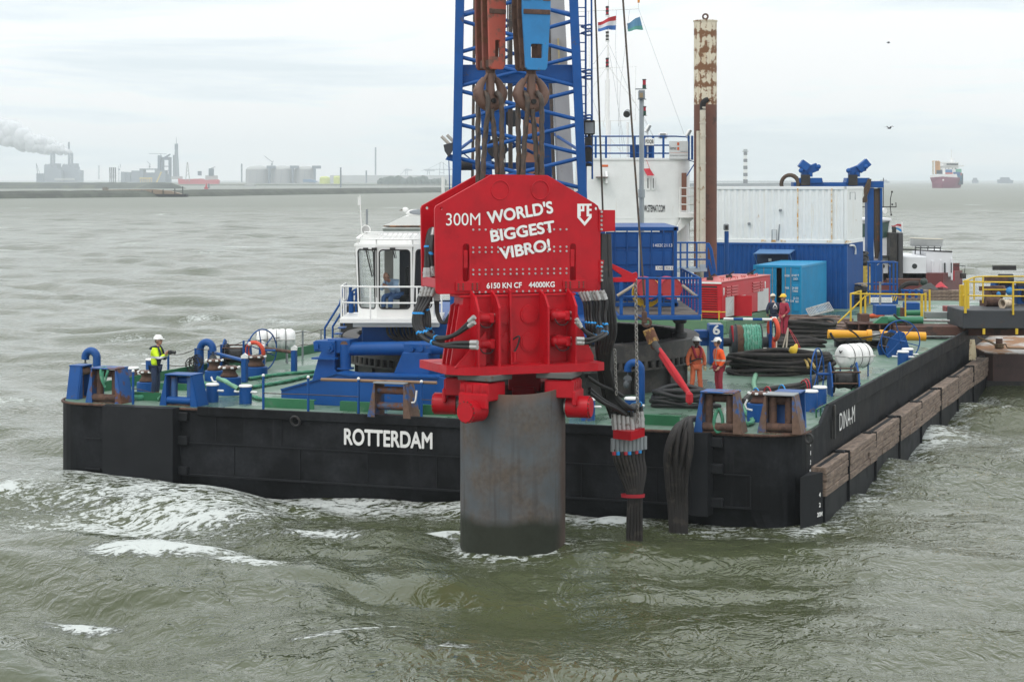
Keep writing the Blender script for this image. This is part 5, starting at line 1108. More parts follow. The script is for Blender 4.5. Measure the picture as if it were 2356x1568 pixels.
for v, x, y0, y1, lab in (('b2', 157, 1185, 755, 'blue white-tipped stanchion at the front edge, next to the bollard with the green rope'), ('b2', 686, 1210, 775, 'blue white-tipped stanchion before the tapering end of the blue crane foundation'), ('b2', 1278, 1238, 795, 'blue white-tipped stanchion carrying the brown pole, left of the brown-rollered fairlead'), ('b2', 2020, 1272, 828, 'blue white-tipped stanchion between the brown-rollered fairlead and the hammer'), ('z7', 745, 842, 535, 'blue stanchion at the left end beside the half rusty bollard')):
 p = deck_pt(v, x, y0); top = W(v, x, y1, Y=p.y); t = thing('stanchion', lab, 'stanchion', p, RZ, 'blue stanchions of the front edge'); h = top.z - DECK
 g = G(); g.cyl((0, 0, 0), (0, 0, h - .06), .038, n=10); obj('post', g, BLUE, t); g = G(); g.ball((0, 0, h - .03), .048, 10, 6); obj('tip', g, WHITE2, t)
yb = WB(deck_pt('b2', 1278, 1238)).y
g = G(); a, b = W('b2', 838, 815, Y=deck_pt('b2', 686, 1210).y - .1), W('b2', 2200, 855, Y=deck_pt('b2', 2020, 1272).y - .06); g.tube([a, b], .045, 8); tag(obj('wooden_pole', g, paint('brown pole', (.24, .15, .09), .7, .3, (.12, .08, .05), 3)), 'long brown pole lashed along the tops of the front stanchions', 'pole')
def wire(pts, r, label, mat=CABLE): g = G(); g.tube(smooth_path(pts, 5), r, 5); return tag(obj('wire', g, mat), label, 'wire')
wire([W('b2', x, y, Y=55.3) for x, y in ((157, 975), (420, 985), (690, 992), (980, 1005), (1278, 1018))], .014, 'thin wire strung between the front stanchions before the blue foundation')
wire([W('b2', x, y, Y=54.6) for x, y in ((2020, 1050), (2110, 1056), (2200, 1058))], .012, 'short thin wire from the last front stanchion towards the hammer')
wire([W('z7', x, y, Y=58.3) for x, y in ((745, 700), (830, 715), (930, 740))], .012, 'slack thin wire by the left end stanchion')
prev = None
for i, (v, x, y0, y1, lab) in enumerate((('z7', 1060, 595, 390, 'side-rail post just before the man in the yellow jacket'), ('c3', 870, 800, 360, 'side-rail post with cable clutter beside the curved vent'), ('c3', 1272, 720, 300, 'side-rail post in front of the left winch drum'), ('c3', 1625, 560, 240, 'side-rail post behind the left handwheel'), ('b2', 620, 575, 240, 'grey side-rail post to the right of the left liferaft'), ('b2', 836, 480, 220, 'side-rail post beside the blue crane stairway'), ('b2', 1060, 400, 195, 'far side-rail post under the crane cab'))):
 p = deck_pt(v, x, y0) if i != 3 else W('c3', 1625, 560, Y=68.5); p.z = DECK; h = W(v, x, y1, Y=p.y).z - DECK
 t = thing('stanchion', lab, 'stanchion', p, RZ, 'side rail posts on the far left edge'); g = G(); g.cyl((0, 0, 0), (0, 0, h), .04, n=8); obj('post', g, BLUE if i < 4 else GREY, t)
 if i == 1:
  g = G()
  for k in range(14): c = Vector((random.uniform(-.15, .15), -.06, h*random.uniform(.35, .6))); g.torus(c, random.uniform(.12, .26), .012, (random.uniform(-.4, .4), 1, random.uniform(-.3, .3)), 12, 4)
  obj('cable_tangle', g, BLACK, t)
 if prev:
  for zz, lab2 in ((.97, 'upper'), (.5, 'lower')):
   a, b = prev[0] + Vector((0, 0, prev[1]*zz)), p + Vector((0, 0, h*zz)); m = (a + b)/2 - Vector((0, 0, .08)); g = G(); g.tube(smooth_path([a, m, b], 5), .014, 5); r_ = obj('rail_wire', g, CABLE, t, world=True)
 prev = (p, h)
def winch(label, p, rz, s=1.0, wheel_c=None, wheel_r=.62, wm=BLUE, drum_r=.30, wtilt=0.0, wx=-.62):
 t = thing('anchor_winch', label, 'winch', p, rz, 'hand-wheel winches on deck')
 for q in (-.42, .42):
  g = plate([(-.42, 0), (.42, 0), (.50, .35), (.30, .95), (.08, 1.02), (-.35, .7), (-.5, .3)], (), .05, .005, 0); g.xf(Matrix.Translation((q*s, 0, 0)) @ Matrix.Rotation(PI/2, 4, 'Z') @ Matrix.Diagonal((s, s, s, 1))); obj('winch_cheek', g, BLUE, t)
 g = G(); g.lathe([(drum_r + .12, -.36), (drum_r + .12, -.33), (drum_r - .08, -.33), (drum_r - .02, -.2), (drum_r - .05, 0), (drum_r, .2), (drum_r - .08, .33), (drum_r + .12, .33), (drum_r + .12, .36)], 22, (0, 0, .48*s), 'x'); obj('winch_drum', g, BLACK, t)
 g = G(); a = Vector((wx, -.05, .66*s)); g.torus(a, wheel_r, .026, (1, wtilt, 0), 30, 6); g.cyl(a - Vector((.04, 0, 0)), a + Vector((.5, 0, 0)), .04, n=8)
 u = Vector((1, wtilt, 0)).normalized(); e1 = u.orthogonal().normalized(); e2 = u.cross(e1)
 for k in range(6): an = 2*PI*k/6; g.tube([a, a + (e1*math.cos(an) + e2*math.sin(an))*wheel_r], .02, 5)
 obj('handwheel', g, wm, t)
 for y, z in ((-.35, .75), (.3, .8), (-.4, .4)): g = G(); g.tube([(-.45, y, z*s), (.45, y, z*s)], .028, 6); obj('tie_bar', g, RUSTM, t)
 return t
winch('black-drum winch with blue cheeks and a large handwheel near the left liferaft', W('c3', 1480, 720, z=DECK) + Vector((0, .6, 0)), RZ + .25, 1.05, wheel_r=.74, wx=.92, wtilt=-.6)
winch('blue winch with a tall blue handwheel on the right edge before the right liferaft', deck_pt('b5', 1310, 905) + Vector((-.1, .5, 0)), RZ + .35, 1.0, wheel_r=.80, wx=-.85, wtilt=-.42)
winch('blue winch with a round white-knobbed handwheel by the yellow pipe on the right edge', deck_pt('b6', 600, 500) + Vector((-.3, 1.0, 0)), RZ - 1.0, .95, wheel_r=.78, wx=.8, wtilt=0.0)
g = G(); p = W('b2', 62, 490, Y=68.6); g.torus(p, .34, .07, (.5, 1, .2), 28, 10); t = thing('lifebuoy', 'orange lifebuoy hanging on the left handwheel', 'lifebuoy', p); obj('ring', g, paint('orange buoy', (.62, .07, .03), .6, .1, (.4, .2, .12), 4), t, world=True)
g = G()
for a in range(4): q = p + Vector((.34*math.cos(a*PI/2 + .6), -.0, .34*math.sin(a*PI/2 + .6))); g.box(q, (.13, .16, .13), m=0, bev=.03)
obj('band', g, WHITE2, t, world=True)
def liferaft(label, p, rz, L_=1.25, r=.36, leg=.5):
 t = thing('liferaft', label, 'liferaft', p, rz, 'white liferaft canisters'); c = leg + r
 g = G(); n = 24
 for s, off in ((0, 0), (1, PI)):
  prof = [(-L_/2, .5), (-L_/2 + .03, .82), (-L_/2 + .14, 1.0), (-L_/2 + .30, 1.02), (-L_/2 + .32, .98)] + [(x, rr) for k in range(3) for x, rr in ((-.28 + .22*k, .98), (-.26 + .22*k, 1.03), (-.14 + .22*k, 1.03), (-.12 + .22*k, .98))] + [(L_/2 - .32, .98), (L_/2 - .30, 1.02), (L_/2 - .14, 1.0), (L_/2 - .03, .82), (L_/2, .5)]
  rows = [[(x, r*k*math.cos(off + PI*i/12), c + (.012 if s == 0 else -.012) + r*k*math.sin(off + PI*i/12)) for i in range(13)] for x, k in prof]
  g.grid(rows, True)
  for e in (0, -1): g.face([Vector(q) for q in rows[e]])
 obj('canister', g, WHITE2, t)
 g = G(); g.bb((-L_/2 + .02, -r*1.07, c - .02), (L_/2 - .02, r*1.07, c + .02), .008); obj('rim_flange', g, paint('dirty white', (.5, .5, .47), .6), t)
 for k in range(3): g = G(); g.torus((-.34 + .34*k, 0, c), r*1.05, .012, (1, 0, 0), 26, 5); obj('lashing', g, BLACK, t)
 g = G()
 for x in (-.4, .4):
  g.tube([(x, -r*.8, c - r*.62), (x, 0, c - r*1.04), (x, r*.8, c - r*.62)], .03, 6)
  for y in (-.26, .26): g.cyl((x, y, 0), (x, y, c - r*.72), .028, n=6)
 obj('cradle', g, GREY if L_ > 1.3 else BLUE, t)
 g = G(); g.prism([(-.10, .06), (-.02, -.05), (.02, -.05), (.10, .06), (.05, .05), (0, 0), (-.05, .05)], -.0, .006, 'xz'); g.xf(Matrix.Translation((-L_/2 - .012, 0, c + .17)) @ Matrix.Rotation(-PI/2, 4, 'Z') @ Matrix.Rotation(-.35, 4, 'X')); obj('emblem', g, BLACK, t)
 return t
liferaft('white liferaft canister on tall thin grey legs on the left side of the deck', deck_pt('b2', 305, 625), RZ + .55, 1.42, .36, .52)
liferaft('white liferaft canister on low blue legs on the right side of the deck', deck_pt('b5', 1350, 690), RZ + .95, 1.25, .40, .30)
def bar_frame(label, a, b, h, mb):
 t = thing('bar_frame', label, 'bar frame', a, 0, 'two-post bar frames'); d = b - a
 for q in (Vector((0, 0, 0)), d): g = G(); g.box(q + Vector((0, 0, h/2)), (.18, .18, h), rz=RZ, bev=.02); obj('post', g, BLUE, t); g = G(); g.prism([(-.11, 0), (.11, 0), (.11, .09), (0, .17), (-.11, .09)], -.1, .1, 'xz'); g.xf(Matrix.Translation(q + Vector((0, 0, h)))); obj('post_cap', g, WHITE2, t)
 g = G(); g.cyl(Vector((0, 0, h - .08)), d + Vector((0, 0, h - .08)), .06, n=10); obj('cross_bar', g, mb, t); return t
bar_frame('blue cross bar between two blue posts with white caps behind the tall pedestal roller', deck_pt('c3', 1110, 745), deck_pt('c3', 1640, 895), .80, BLUE)
bar_frame('rust-brown cross bar between blue posts with white caps under the left liferaft', deck_pt('b2', 140, 672), deck_pt('b2', 520, 733), .78, RUSTM)
def lever(label, pts):
 g = G(); g.tube(pts, .028, 8); return tag(obj('belaying_lever', g, WHITE2), label, 'lever', 'white bent levers')
lever('white bent lever beside the brown-rollered front fairlead', [W('b2', *q, Y=55.2) for q in ((1965, 945), (1950, 1060), (1935, 1085), (1900, 1088))])
lever('short white lever on top of the brown-rollered front fairlead', [W('b2', *q, Y=55.4) for q in ((1855, 900), (1860, 960), (1885, 968))])
lever('white bent lever by the front right corner pedestal roller', [W('b5', *q, Y=53.8) for q in ((235, 932), (208, 985), (225, 1030), (285, 1045))])
lever('white bent lever leaning between the two rollers at the left', [W('c3', *q, Y=59.5) for q in ((1115, 805), (1140, 870), (1170, 888), (1200, 885))])
rope_loop([W('c3', 1215, 830, Y=58.8), W('c3', 1360, 890, Y=58.4), W('c3', 1540, 1000, Y=57.9)], .065, 'light green mooring rope from the tall roller down to the front bollard', mat=paint('pale green rope', (.16, .34, .22), .85, .3, (.1, .22, .14), 6, .3))
def on_deck(view, pts, z=.06): return [deck_pt(view, x, y, DECK + z) for x, y in pts]
rope_loop(on_deck('b2', [(-20, 810), (200, 775), (450, 748), (770, 720)]), .06, 'dark green rope lying in a straight run towards the crane foundation, farther one')
rope_loop(on_deck('b2', [(20, 910), (200, 878), (400, 845), (600, 800), (745, 768)]), .06, 'dark green rope lying on deck with a bend, nearer the blue foundation tip')
rope_loop(on_deck('b2', [(20, 1010), (120, 1040), (240, 1050), (370, 1050)]), .055, 'dark green rope ending at the tip of the blue foundation')
rope_loop(on_deck('z7', [(690, 770), (780, 785), (900, 775), (1000, 790)], .08), .09, 'thick green rope lying behind the front coaming near the man in yellow')
rope_loop(on_deck('z7', [(1340, 590), (1350, 640), (1420, 670), (1340, 690), (1300, 700), (1400, 705)], .1), .06, 'green rope heap beside the pair of pedestal rollers')
rope_loop(on_deck('b5', [(355, 520), (345, 600), (320, 680), (300, 760), (320, 850), (330, 870)]), .075, 'pale green rope running from the reel across the deck', mat=paint('pale green rope', (.16, .34, .22)))
rope_loop(on_deck('b5', [(190, 960), (180, 1000), (210, 1060), (260, 1110), (290, 1160), (230, 1190), (200, 1150)], .08), .06, 'green rope tangle behind the front right corner fairlead')
rope_loop(on_deck('b5', [(1330, 835), (1370, 830), (1385, 860), (1360, 895), (1320, 890), (1310, 860), (1340, 840)], .12), .05, 'green rope coil at the foot of the right winch')
def coil(label, c, rx, ry, n, r, h, mat=HOSE, rz=0.0, tilt=0.0, cat='hose coil'):
 t = thing('hose_coil', label, cat, c, rz, 'coils of black hydraulic hose on deck')
 for k in range(n):
  g = G(); q = k/max(1, n - 1); P = []; f1, f2 = random.uniform(.86, 1.04), random.uniform(.82, 1.05); ox, oy = random.uniform(-.06, .06)*rx, random.uniform(-.06, .06)*ry; ph = random.uniform(0, 6); tl = random.uniform(-.05, .05)
  for i in range(30):
   a = 2*PI*i/30; P.append((ox + rx*f1*math.cos(a), oy + ry*f2*math.sin(a), r + h*q + .05*math.sin(2*a + ph) + .03*math.sin(3*a + ph*2) + tilt*rx*math.cos(a)))
  g.tube(P, r, 7, True); obj('hose_turn', g, mat, t)
 return t
coil('loose coil of black hose tied with the red sling on the front right deck', deck_pt('b4', 1120, 1030) + Vector((.1, .5, 0)), .95, .60, 6, .075, .42, mat=RUBBER)
coil('big flattened coil of thick black hose in the middle of the right deck', deck_pt('b5', 620, 690) + Vector((0, .7, 0)), 1.72, .85, 12, .08, .62)
coil('black hose coil piled on planks behind the tripod sticks', deck_pt('b5', 870, 290) + Vector((0, .2, .0)), 1.25, 1.1, 11, .07, .6)
coil('low black hose coil stretching before the yellow pipe', deck_pt('b5', 720, 385), 1.2, .55, 6, .07, .2)
hr = thing('hose_bundle', 'bundle of black hoses bound with red and blue straps, laid along the right deck', 'hose bundle', deck_pt('b5', 600, 870))
for i in range(9):
 o = Vector((.0, .09*(i % 3), .09*(i//3))); P = [deck_pt('b5', *q, DECK + .07) + o for q in ((140 + 8*i, 985 + 4*i), (300, 915 + 3*(i % 3)), (480, 880), (680, 855 + 8*(i % 2)), (860, 800 + 9*(i % 3)), (980, 720 + 7*(i % 3)), (1060, 690 + 10*(i % 4)))]
 g = G(); g.tube(smooth_path(P, 6), .065, 7); obj('hose', g, HOSE, hr, world=True)
for x, y, m in ((330, 900, ZIP), (450, 885, RED2), (600, 865, ZIP), (830, 815, RED2), (855, 800, RED2)):
 g = G(); c = deck_pt('b5', x, y, DECK + .16) + Vector((0, .1, 0)); g.torus(c, .24, .022, (1, .35, 0), 18, 5); obj('strap', g, m, hr, world=True)
# ================================================================== rope winch marked 6 and reel of green rope
rl = thing('rope_winch', 'deck winch with blue post marked 6 and a reel of green rope', 'rope winch', deck_pt('c5', 1130, 830), RZ)
RF = Fr(rl.location, 0); rl.rotation_euler = (0, 0, 0)
def rp_(x, y, yl=0): return RF.y3('c5', x, y, yl)
a, b = rp_(540, 830, -.6), rp_(760, 230, -.6); g = G(); g.bb((a.x, -.6, 0), (b.x, .35, b.z), .02); g.bb((a.x + .05, -.55, b.z), (b.x - .02, .3, b.z + .02), m=1); obj('winch_post', g, [BLUE, GREY], rl)
g = fit_text('6', .26, .36, .03); c = rp_(648, 305, -.6); g.xf(Matrix.Translation((c.x, -.602, c.z))); obj('lettering', g, LET, rl)
a, b = rp_(325, 440, -.3), rp_(520, 320, -.3); g = G(); g.bb((a.x, -.3, a.z), (b.x, .4, b.z), .02); a, b = rp_(400, 560, -.2), rp_(540, 410, -.2); g.bb((a.x, -.2, a.z), (b.x, .3, b.z), .02); obj('hydraulic_box', g, BLUE, rl)
zc = rp_(1100, 500, 0).z; x0, x1, x2, x3 = [rp_(x, 500, 0).x for x in (870, 955, 1055, 1335)]; Rr = (rp_(1000, 235, 0).z - rp_(1000, 775, 0).z)/2
g = G(); g.lathe([(.1, x0), (Rr*.96, x0), (Rr*.96, x0 + .22), (Rr*.90, x0 + .22), (.2, x1)], 36, (0, 0, zc), 'x'); g.lathe([(.1, x3), (Rr*1.08, x3), (Rr*1.08, x3 + .03), (.1, x3 + .03)], 36, (0, 0, zc), 'x'); g.lathe([(.1, x1 - .02), (Rr*1.08, x1 - .02), (Rr*1.08, x1), (.1, x1)], 36, (0, 0, zc), 'x'); g.cyl((x3, 0, zc), (x3 + .5, 0, zc), .2, n=14); g.cyl((x0 - .5, 0, zc), (x0, 0, zc), .16, n=12); obj('reel_drum', g, DGREY, rl)
g = G(); nW = 9; dw = (x2 - x1)/nW
for i in range(nW): g.torus((x1 + dw*(i + .5), 0, zc), Rr*.98 - .03*(i > 6), dw*.52, (1, 0, 0), 40, 6)
obj('wire_turns', g, paint('brown wire', (.15, .075, .045), .7, .3, (.07, .04, .03), 4, .3), rl)
g = G(); nR = 7; dw = (x3 - x2)/nR
for i in range(nR):
 P = [Vector((x2 + dw*(i + .5) + .012*math.sin(9*a), (Rr*.93 + .02*(i % 2))*math.cos(a), zc + (Rr*.93 + .02*(i % 2))*math.sin(a))) for a in [2*PI*k/48 for k in range(49)]]
 rope_g(g, P, dw*.55, 16, 3, 9, .045)
obj('rope_turns', g, paint('reel rope', (.10, .33, .23), .85, .4, (.22, .42, .32), 7, .35, bump=.05, nscale=10), rl)
g = G()
for i in range(5):
 a, b = rp_(762 + i*151, 137 + i*2, -.5), rp_(762 + (i+1)*151, 139 + i*2, -.5); g.cyl(a, b, .05, n=8, m=(i + 1) % 2)
g.tube([rp_(1500, 150, -.5), rp_(1500, 380, -.5)], .045, 6); a, b = rp_(1470, 830, -.3), rp_(1525, 370, -.3); g.bb((a.x, -.4, 0), (b.x, .3, b.z), .01)
obj('striped_rail', g, [BLUE, WHITE2], rl)
g = G(); a, b = rp_(810, 870, -.7), rp_(1530, 845, -.7); g.bb((a.x, -.75, -.0), (b.x, -.62, .1)); g.bb((a.x, .6, 0), (b.x, .7, .1)); g.bb((rp_(540, 0, 0).x, -.6, 0), (rp_(1530, 0, 0).x, .6, .06)); obj('base_frame', g, BROWN, rl)
g = G(); a, b = rp_(893, 240, -.6), rp_(915, 495, -.6); g.cyl(a, b, .05, .015, n=8); obj('red_tag', g, RED2, rl)
lb = thing('lifebuoy', 'orange lifebuoy hanging edge-on at the end of the striped rail of the rope reel', 'lifebuoy', rl.location + rp_(1545, 300, -.4))
g = G(); g.torus((0, 0, 0), .38, .08, (1, .35, .05), 26, 10); obj('ring', g, paint('orange buoy', (.62, .07, .03)), lb)
g = G(); g.box((0, 0, -.62), (.13, .22, .5), bev=.06); obj('rope_pouch', g, paint('orange buoy', (.62, .07, .03)), lb)
g = G(); g.box((0.02, -.05, .38), (.18, .16, .15), bev=.03); obj('band', g, WHITE2, lb)
t = thing('hatch_coaming', 'low pale grey hatch coaming on deck behind the rope reel', 'hatch', deck_pt('b5', 600, 545), RZ); g = G(); g.box((0, .6, .2), (2.6, 1.0, .4), bev=.03); obj('coaming', g, paint('pale grey green', (.25, .28, .24), .6, .3, (.12, .12, .1), 3), t); g = G(); g.box((0, .6, .42), (2.7, 1.1, .04), bev=.01); obj('lid', g, paint('pale grey green', (.25, .28, .24)), t)
t = thing('tripod', 'leaning wooden sticks of a tripod with red cord before the hose coil', 'tripod', deck_pt('b5', 660, 440));
for k, (a, b) in enumerate((((660, 185), (595, 435)), ((660, 185), (640, 420)), ((540, 290), (535, 500)))): g = G(); q = W('b5', *a, Y=t.location.y + .3); r_ = W('b5', *b, Y=t.location.y - .2*k); g.tube([q, r_], .03, 6); obj('leg', g, paint('bare grey wood', (.35, .3, .24)), t, world=True)
g = G(); g.tube([W('b5', 665, 190, Y=t.location.y), W('b5', 730, 320, Y=t.location.y - .1), W('b5', 800, 445, Y=t.location.y - .3)], .015, 5); g.tube([W('b5', 680, 200, Y=t.location.y), W('b5', 750, 310, Y=t.location.y - .1), W('b5', 790, 400, Y=t.location.y - .2)], .012, 5); obj('cord', g, RED2, t, world=True)
t = tag(obj('bell_cap', (lambda g: (g.lathe([(.02, .16), (.10, .15), (.16, .05), (.26, 0), (.24, -.02)], 18, sharp=False), g)[1])(G()), YELLOW), 'small yellow bell-shaped cap lying on the big black hose coil', 'cap'); t.location = deck_pt('b5', 735, 690) + Vector((0, .3, .85)); t.rotation_euler = (.2, -1.2, 0)
g = G()
for k, (a, b, c_) in enumerate((((780, 490), (850, 540), (868, 600)), ((830, 480), (900, 540), (940, 605)))): g.tube(smooth_path([W('b5', *q, Y=deck_pt('b5', 620, 690).y + .1 - .3*i) for i, q in enumerate((a, b, c_))], 4), .05, 6)
tag(obj('webbing_strap', g, paint('ochre webbing', (.32, .23, .07), .8)), 'ochre lifting straps draped over the big black hose coil', 'strap')
# ================================================================== people
SKIN = paint('skin', (.42, .22, .15), .55, bump=0, var=.08); SKIN_D = paint('dark skin', (.045, .026, .018), .5, bump=0, var=.08)
def skin_mesh(name, V, E, Rr, mat, parent, sub=1, root=0):
 me = bpy.data.meshes.new(name); me.from_pydata([tuple(v) for v in V], E, []); o = bpy.data.objects.new(name, me); COL.objects.link(o)
 md = o.modifiers.new('skin', 'SKIN'); md.use_smooth_shade = True
 for i, r in enumerate(Rr):
  q = me.skin_vertices[0].data[i]; q.radius = (r, r) if not isinstance(r, tuple) else r; q.use_root = (i == root)
 sb = o.modifiers.new('sub', 'SUBSURF'); sb.levels = sub; sb.render_levels = sub
 dg = bpy.context.evaluated_depsgraph_get(); m2 = bpy.data.meshes.new_from_object(o.evaluated_get(dg)); m2.name = name
 bpy.data.objects.remove(o); bpy.data.meshes.remove(me); m2.materials.clear(); m2.materials.append(mat)
 for p_ in m2.polygons: p_.use_smooth = True
 o = bpy.data.objects.new(name, m2); COL.objects.link(o); o.parent = parent; return o
def person(label, loc, rz, J, top, trousers, boots, skin, helmet, hat_tilt=0.0, head_yaw=0.0, extras=None, sc=1.0, glove=None, hairc=(.05, .04, .03), bulk=1.0, head_pitch=0.0):
 t = thing('person', label, 'person', loc, rz, 'crew members at work'); t.scale = (sc, sc, sc)
 J = {k: Vector(v) for k, v in J.items()}
 names = ['pelvis', 'waist', 'chest', 'neck', 'head', 'lsh', 'lel', 'lwr', 'rsh', 'rel', 'rwr', 'lhip', 'lkn', 'lan', 'rhip', 'rkn', 'ran', 'lto', 'rto']
 J['lto'] = J['lan'] + Vector((.0, -.16, -.03)); J['rto'] = J['ran'] + Vector((.0, -.16, -.03))
 E = [('pelvis', 'waist'), ('waist', 'chest'), ('chest', 'neck'), ('chest', 'lsh'), ('lsh', 'lel'), ('lel', 'lwr'), ('chest', 'rsh'), ('rsh', 'rel'), ('rel', 'rwr'), ('pelvis', 'lhip'), ('lhip', 'lkn'), ('lkn', 'lan'), ('pelvis', 'rhip'), ('rhip', 'rkn'), ('rkn', 'ran'), ('neck', 'head')]
 R = dict(pelvis=.115, waist=(.12, .10), chest=(.135, .105), neck=.055, head=.06, lsh=.06, lel=.042, lwr=.03, rsh=.06, rel=.042, rwr=.03, lhip=.085, lkn=.058, lan=.042, rhip=.085, rkn=.058, ran=.042)
 V = [J[n] for n in names[:17]]; skin_mesh('body', V, [(names.index(a), names.index(b)) for a, b in E], [R[n] for n in names[:17]], skin, t)
 hd = J['head']; M = Matrix.Translation(hd) @ Matrix.Rotation(head_yaw, 4, 'Z') @ Matrix.Rotation(head_pitch, 4, 'X')
 g = G(); g.ball((0, .005, .10), (.078, .098, .122), 18, 12); g.ball((0, -.045, .03), (.058, .055, .06), 12, 8); g.ball((0, -.102, .085), (.016, .024, .026), 8, 5)
 for s in (-1, 1):
  g.ball((s*.08, .01, .09), (.014, .03, .036), 8, 5); g.ball((s*.03, -.088, .108), (.014, .011, .009), 8, 5, m=1); g.box((s*.032, -.094, .128), (.035, .012, .008), m=2)
 g.box((0, -.098, .042), (.045, .012, .010), m=3); g.xf(M); obj('head', g, [skin, BLACK, paint('hair', hairc, .8), paint('lips', (skin.node_tree.nodes['Principled BSDF'].inputs['Base Color'].default_value[0]*0 + .22, .08, .07), .5)], t)
 g = G(); g.ball((0, .022, .085), (.084, .095, .105), 16, 8, -.5, .75); g.xf(M); obj('hair', g, paint('hair', hairc, .8), t)
 if helmet is not None:
  g = G(); g.ball((0, .01, .14), (.118, .142, .125), 20, 8, 0.0, 1.0); g.lathe([(.116, -.0), (.128, -.006), (.116, .012)], 20, (0, .01, .14)); g.prism([(-.09, -.10), (.09, -.10), (.06, -.185), (-.06, -.185)], .135, .148, 'xy'); g.box((0, .01, .262), (.022, .2, .012), bev=.004); g.xf(M @ Matrix.Rotation(hat_tilt, 4, 'X')); obj('helmet', g, helmet, t)
 jn = ['waist', 'chest', 'neck', 'lsh', 'lel', 'lwr', 'rsh', 'rel', 'rwr', 'pelvis']
 JJ = {k: J[k].copy() for k in jn}; JJ['neck'] = J['chest'].lerp(J['neck'], .8); JJ['pelvis'] = J['pelvis'] + Vector((0, 0, -.02))
 for s in 'lr': JJ[s + 'wr'] = J[s + 'el'].lerp(J[s + 'wr'], .93)
 Ej = [('pelvis', 'waist'), ('waist', 'chest'), ('chest', 'neck'), ('chest', 'lsh'), ('lsh', 'lel'), ('lel', 'lwr'), ('chest', 'rsh'), ('rsh', 'rel'), ('rel', 'rwr')]
 Rj = dict(pelvis=(.175, .135), waist=(.172, .135), chest=(.185, .14), neck=.075, lsh=.088, lel=.068, lwr=.054, rsh=.088, rel=.068, rwr=.054)
 Rj = {k: (tuple(q*bulk for q in v) if isinstance(v, tuple) else v*bulk) for k, v in Rj.items()}
 skin_mesh('jacket', [JJ[n] for n in jn], [(jn.index(a), jn.index(b)) for a, b in Ej], [Rj[n] for n in jn], top, t, 2, 1)
 tn = ['pelvis', 'lhip', 'lkn', 'lan', 'rhip', 'rkn', 'ran']; JT = {k: J[k].copy() for k in tn}
 for s in 'lr': JT[s + 'an'] = J[s + 'kn'].lerp(J[s + 'an'], .86)
 Rt = dict(pelvis=(.155, .12), lhip=.105, lkn=.082, lan=.078, rhip=.105, rkn=.082, ran=.078)
 skin_mesh('trousers', [JT[n] for n in tn], [(0, 1), (1, 2), (2, 3), (0, 4), (4, 5), (5, 6)], [Rt[n] for n in tn], trousers, t, 2)
 for s in 'lr':
  a = J[s + 'an']; g = G(); up = J[s + 'kn'].lerp(a, .55); g.tube([up, up.lerp(a, .6), a + Vector((0, 0, -.02))], [.072, .068, .062], 12); yaw = Matrix.Rotation(math.atan2(-(J[s+'to'] - a).x, -(J[s+'to'] - a).y)*-1, 4, 'Z')
  q = G(); g.ball((a.x, a.y - .075, a.z - .045), (.055, .145, .055), 14, 8); g.box((a.x, a.y - .07, a.z - .085), (.10, .28, .03), bev=.012); obj('boot', g, boots, t)
  wv = J[s + 'wr']; d = (wv - J[s + 'el']).normalized(); side = d.cross(Vector((0, -1, 0))); side = side.normalized() if side.length > .1 else Vector((1, 0, 0)); fw = side.cross(d).normalized()
  g = G(); g.tube([wv - d*.01, wv + d*.035, wv + d*.085], [.030, .042, .040], 10)
  for k, (ln, off) in enumerate(((.068, -.030), (.078, -.010), (.073, .010), (.058, .030))):
   b0 = wv + d*.082 + side*off; g.tube([b0, b0 + d*ln*.45 + fw*.008, b0 + d*ln*.8 + fw*.030, b0 + d*ln*.85 + fw*.052], [.0105, .010, .009, .008], 7)
  b0 = wv + d*.025 - side*.036; g.tube([b0, b0 + d*.03 - side*.02 + fw*.015, b0 + d*.06 - side*.018 + fw*.035], [.013, .012, .009], 7); obj('hand', g, glove or skin, t)
 if extras: extras(t, J)
 return t
def stand(lean=0.0, la=None, ra=None, feet=.14, tw=0.0, knee=0.0):
 J = dict(pelvis=(0, 0, .93), waist=(0, -.01 - lean*.1, 1.10), chest=(0, -lean*.28, 1.33), neck=(0, -.02 - lean*.40, 1.50), head=(0, -.04 - lean*.46, 1.575), lhip=(.10, 0, .88), lkn=(.12, -.02 - knee, .49), lan=(feet, 0.01, .10), rhip=(-.10, 0, .88), rkn=(-.12, -.02, .49), ran=(-feet, 0.03, .10),
    lsh=(.185, -lean*.3, 1.40), rsh=(-.185, -lean*.3, 1.40), lel=(.27, .02, 1.13), lwr=(.27, -.07, .88), rel=(-.27, .02, 1.13), rwr=(-.27, -.07, .88))
 if la: J['lel'], J['lwr'] = la
 if ra: J['rel'], J['rwr'] = ra
 return J
def cloth(name, col, rough=.85, var=.25): return paint(name, col, rough, 0, var=var, bump=.03, nscale=7)
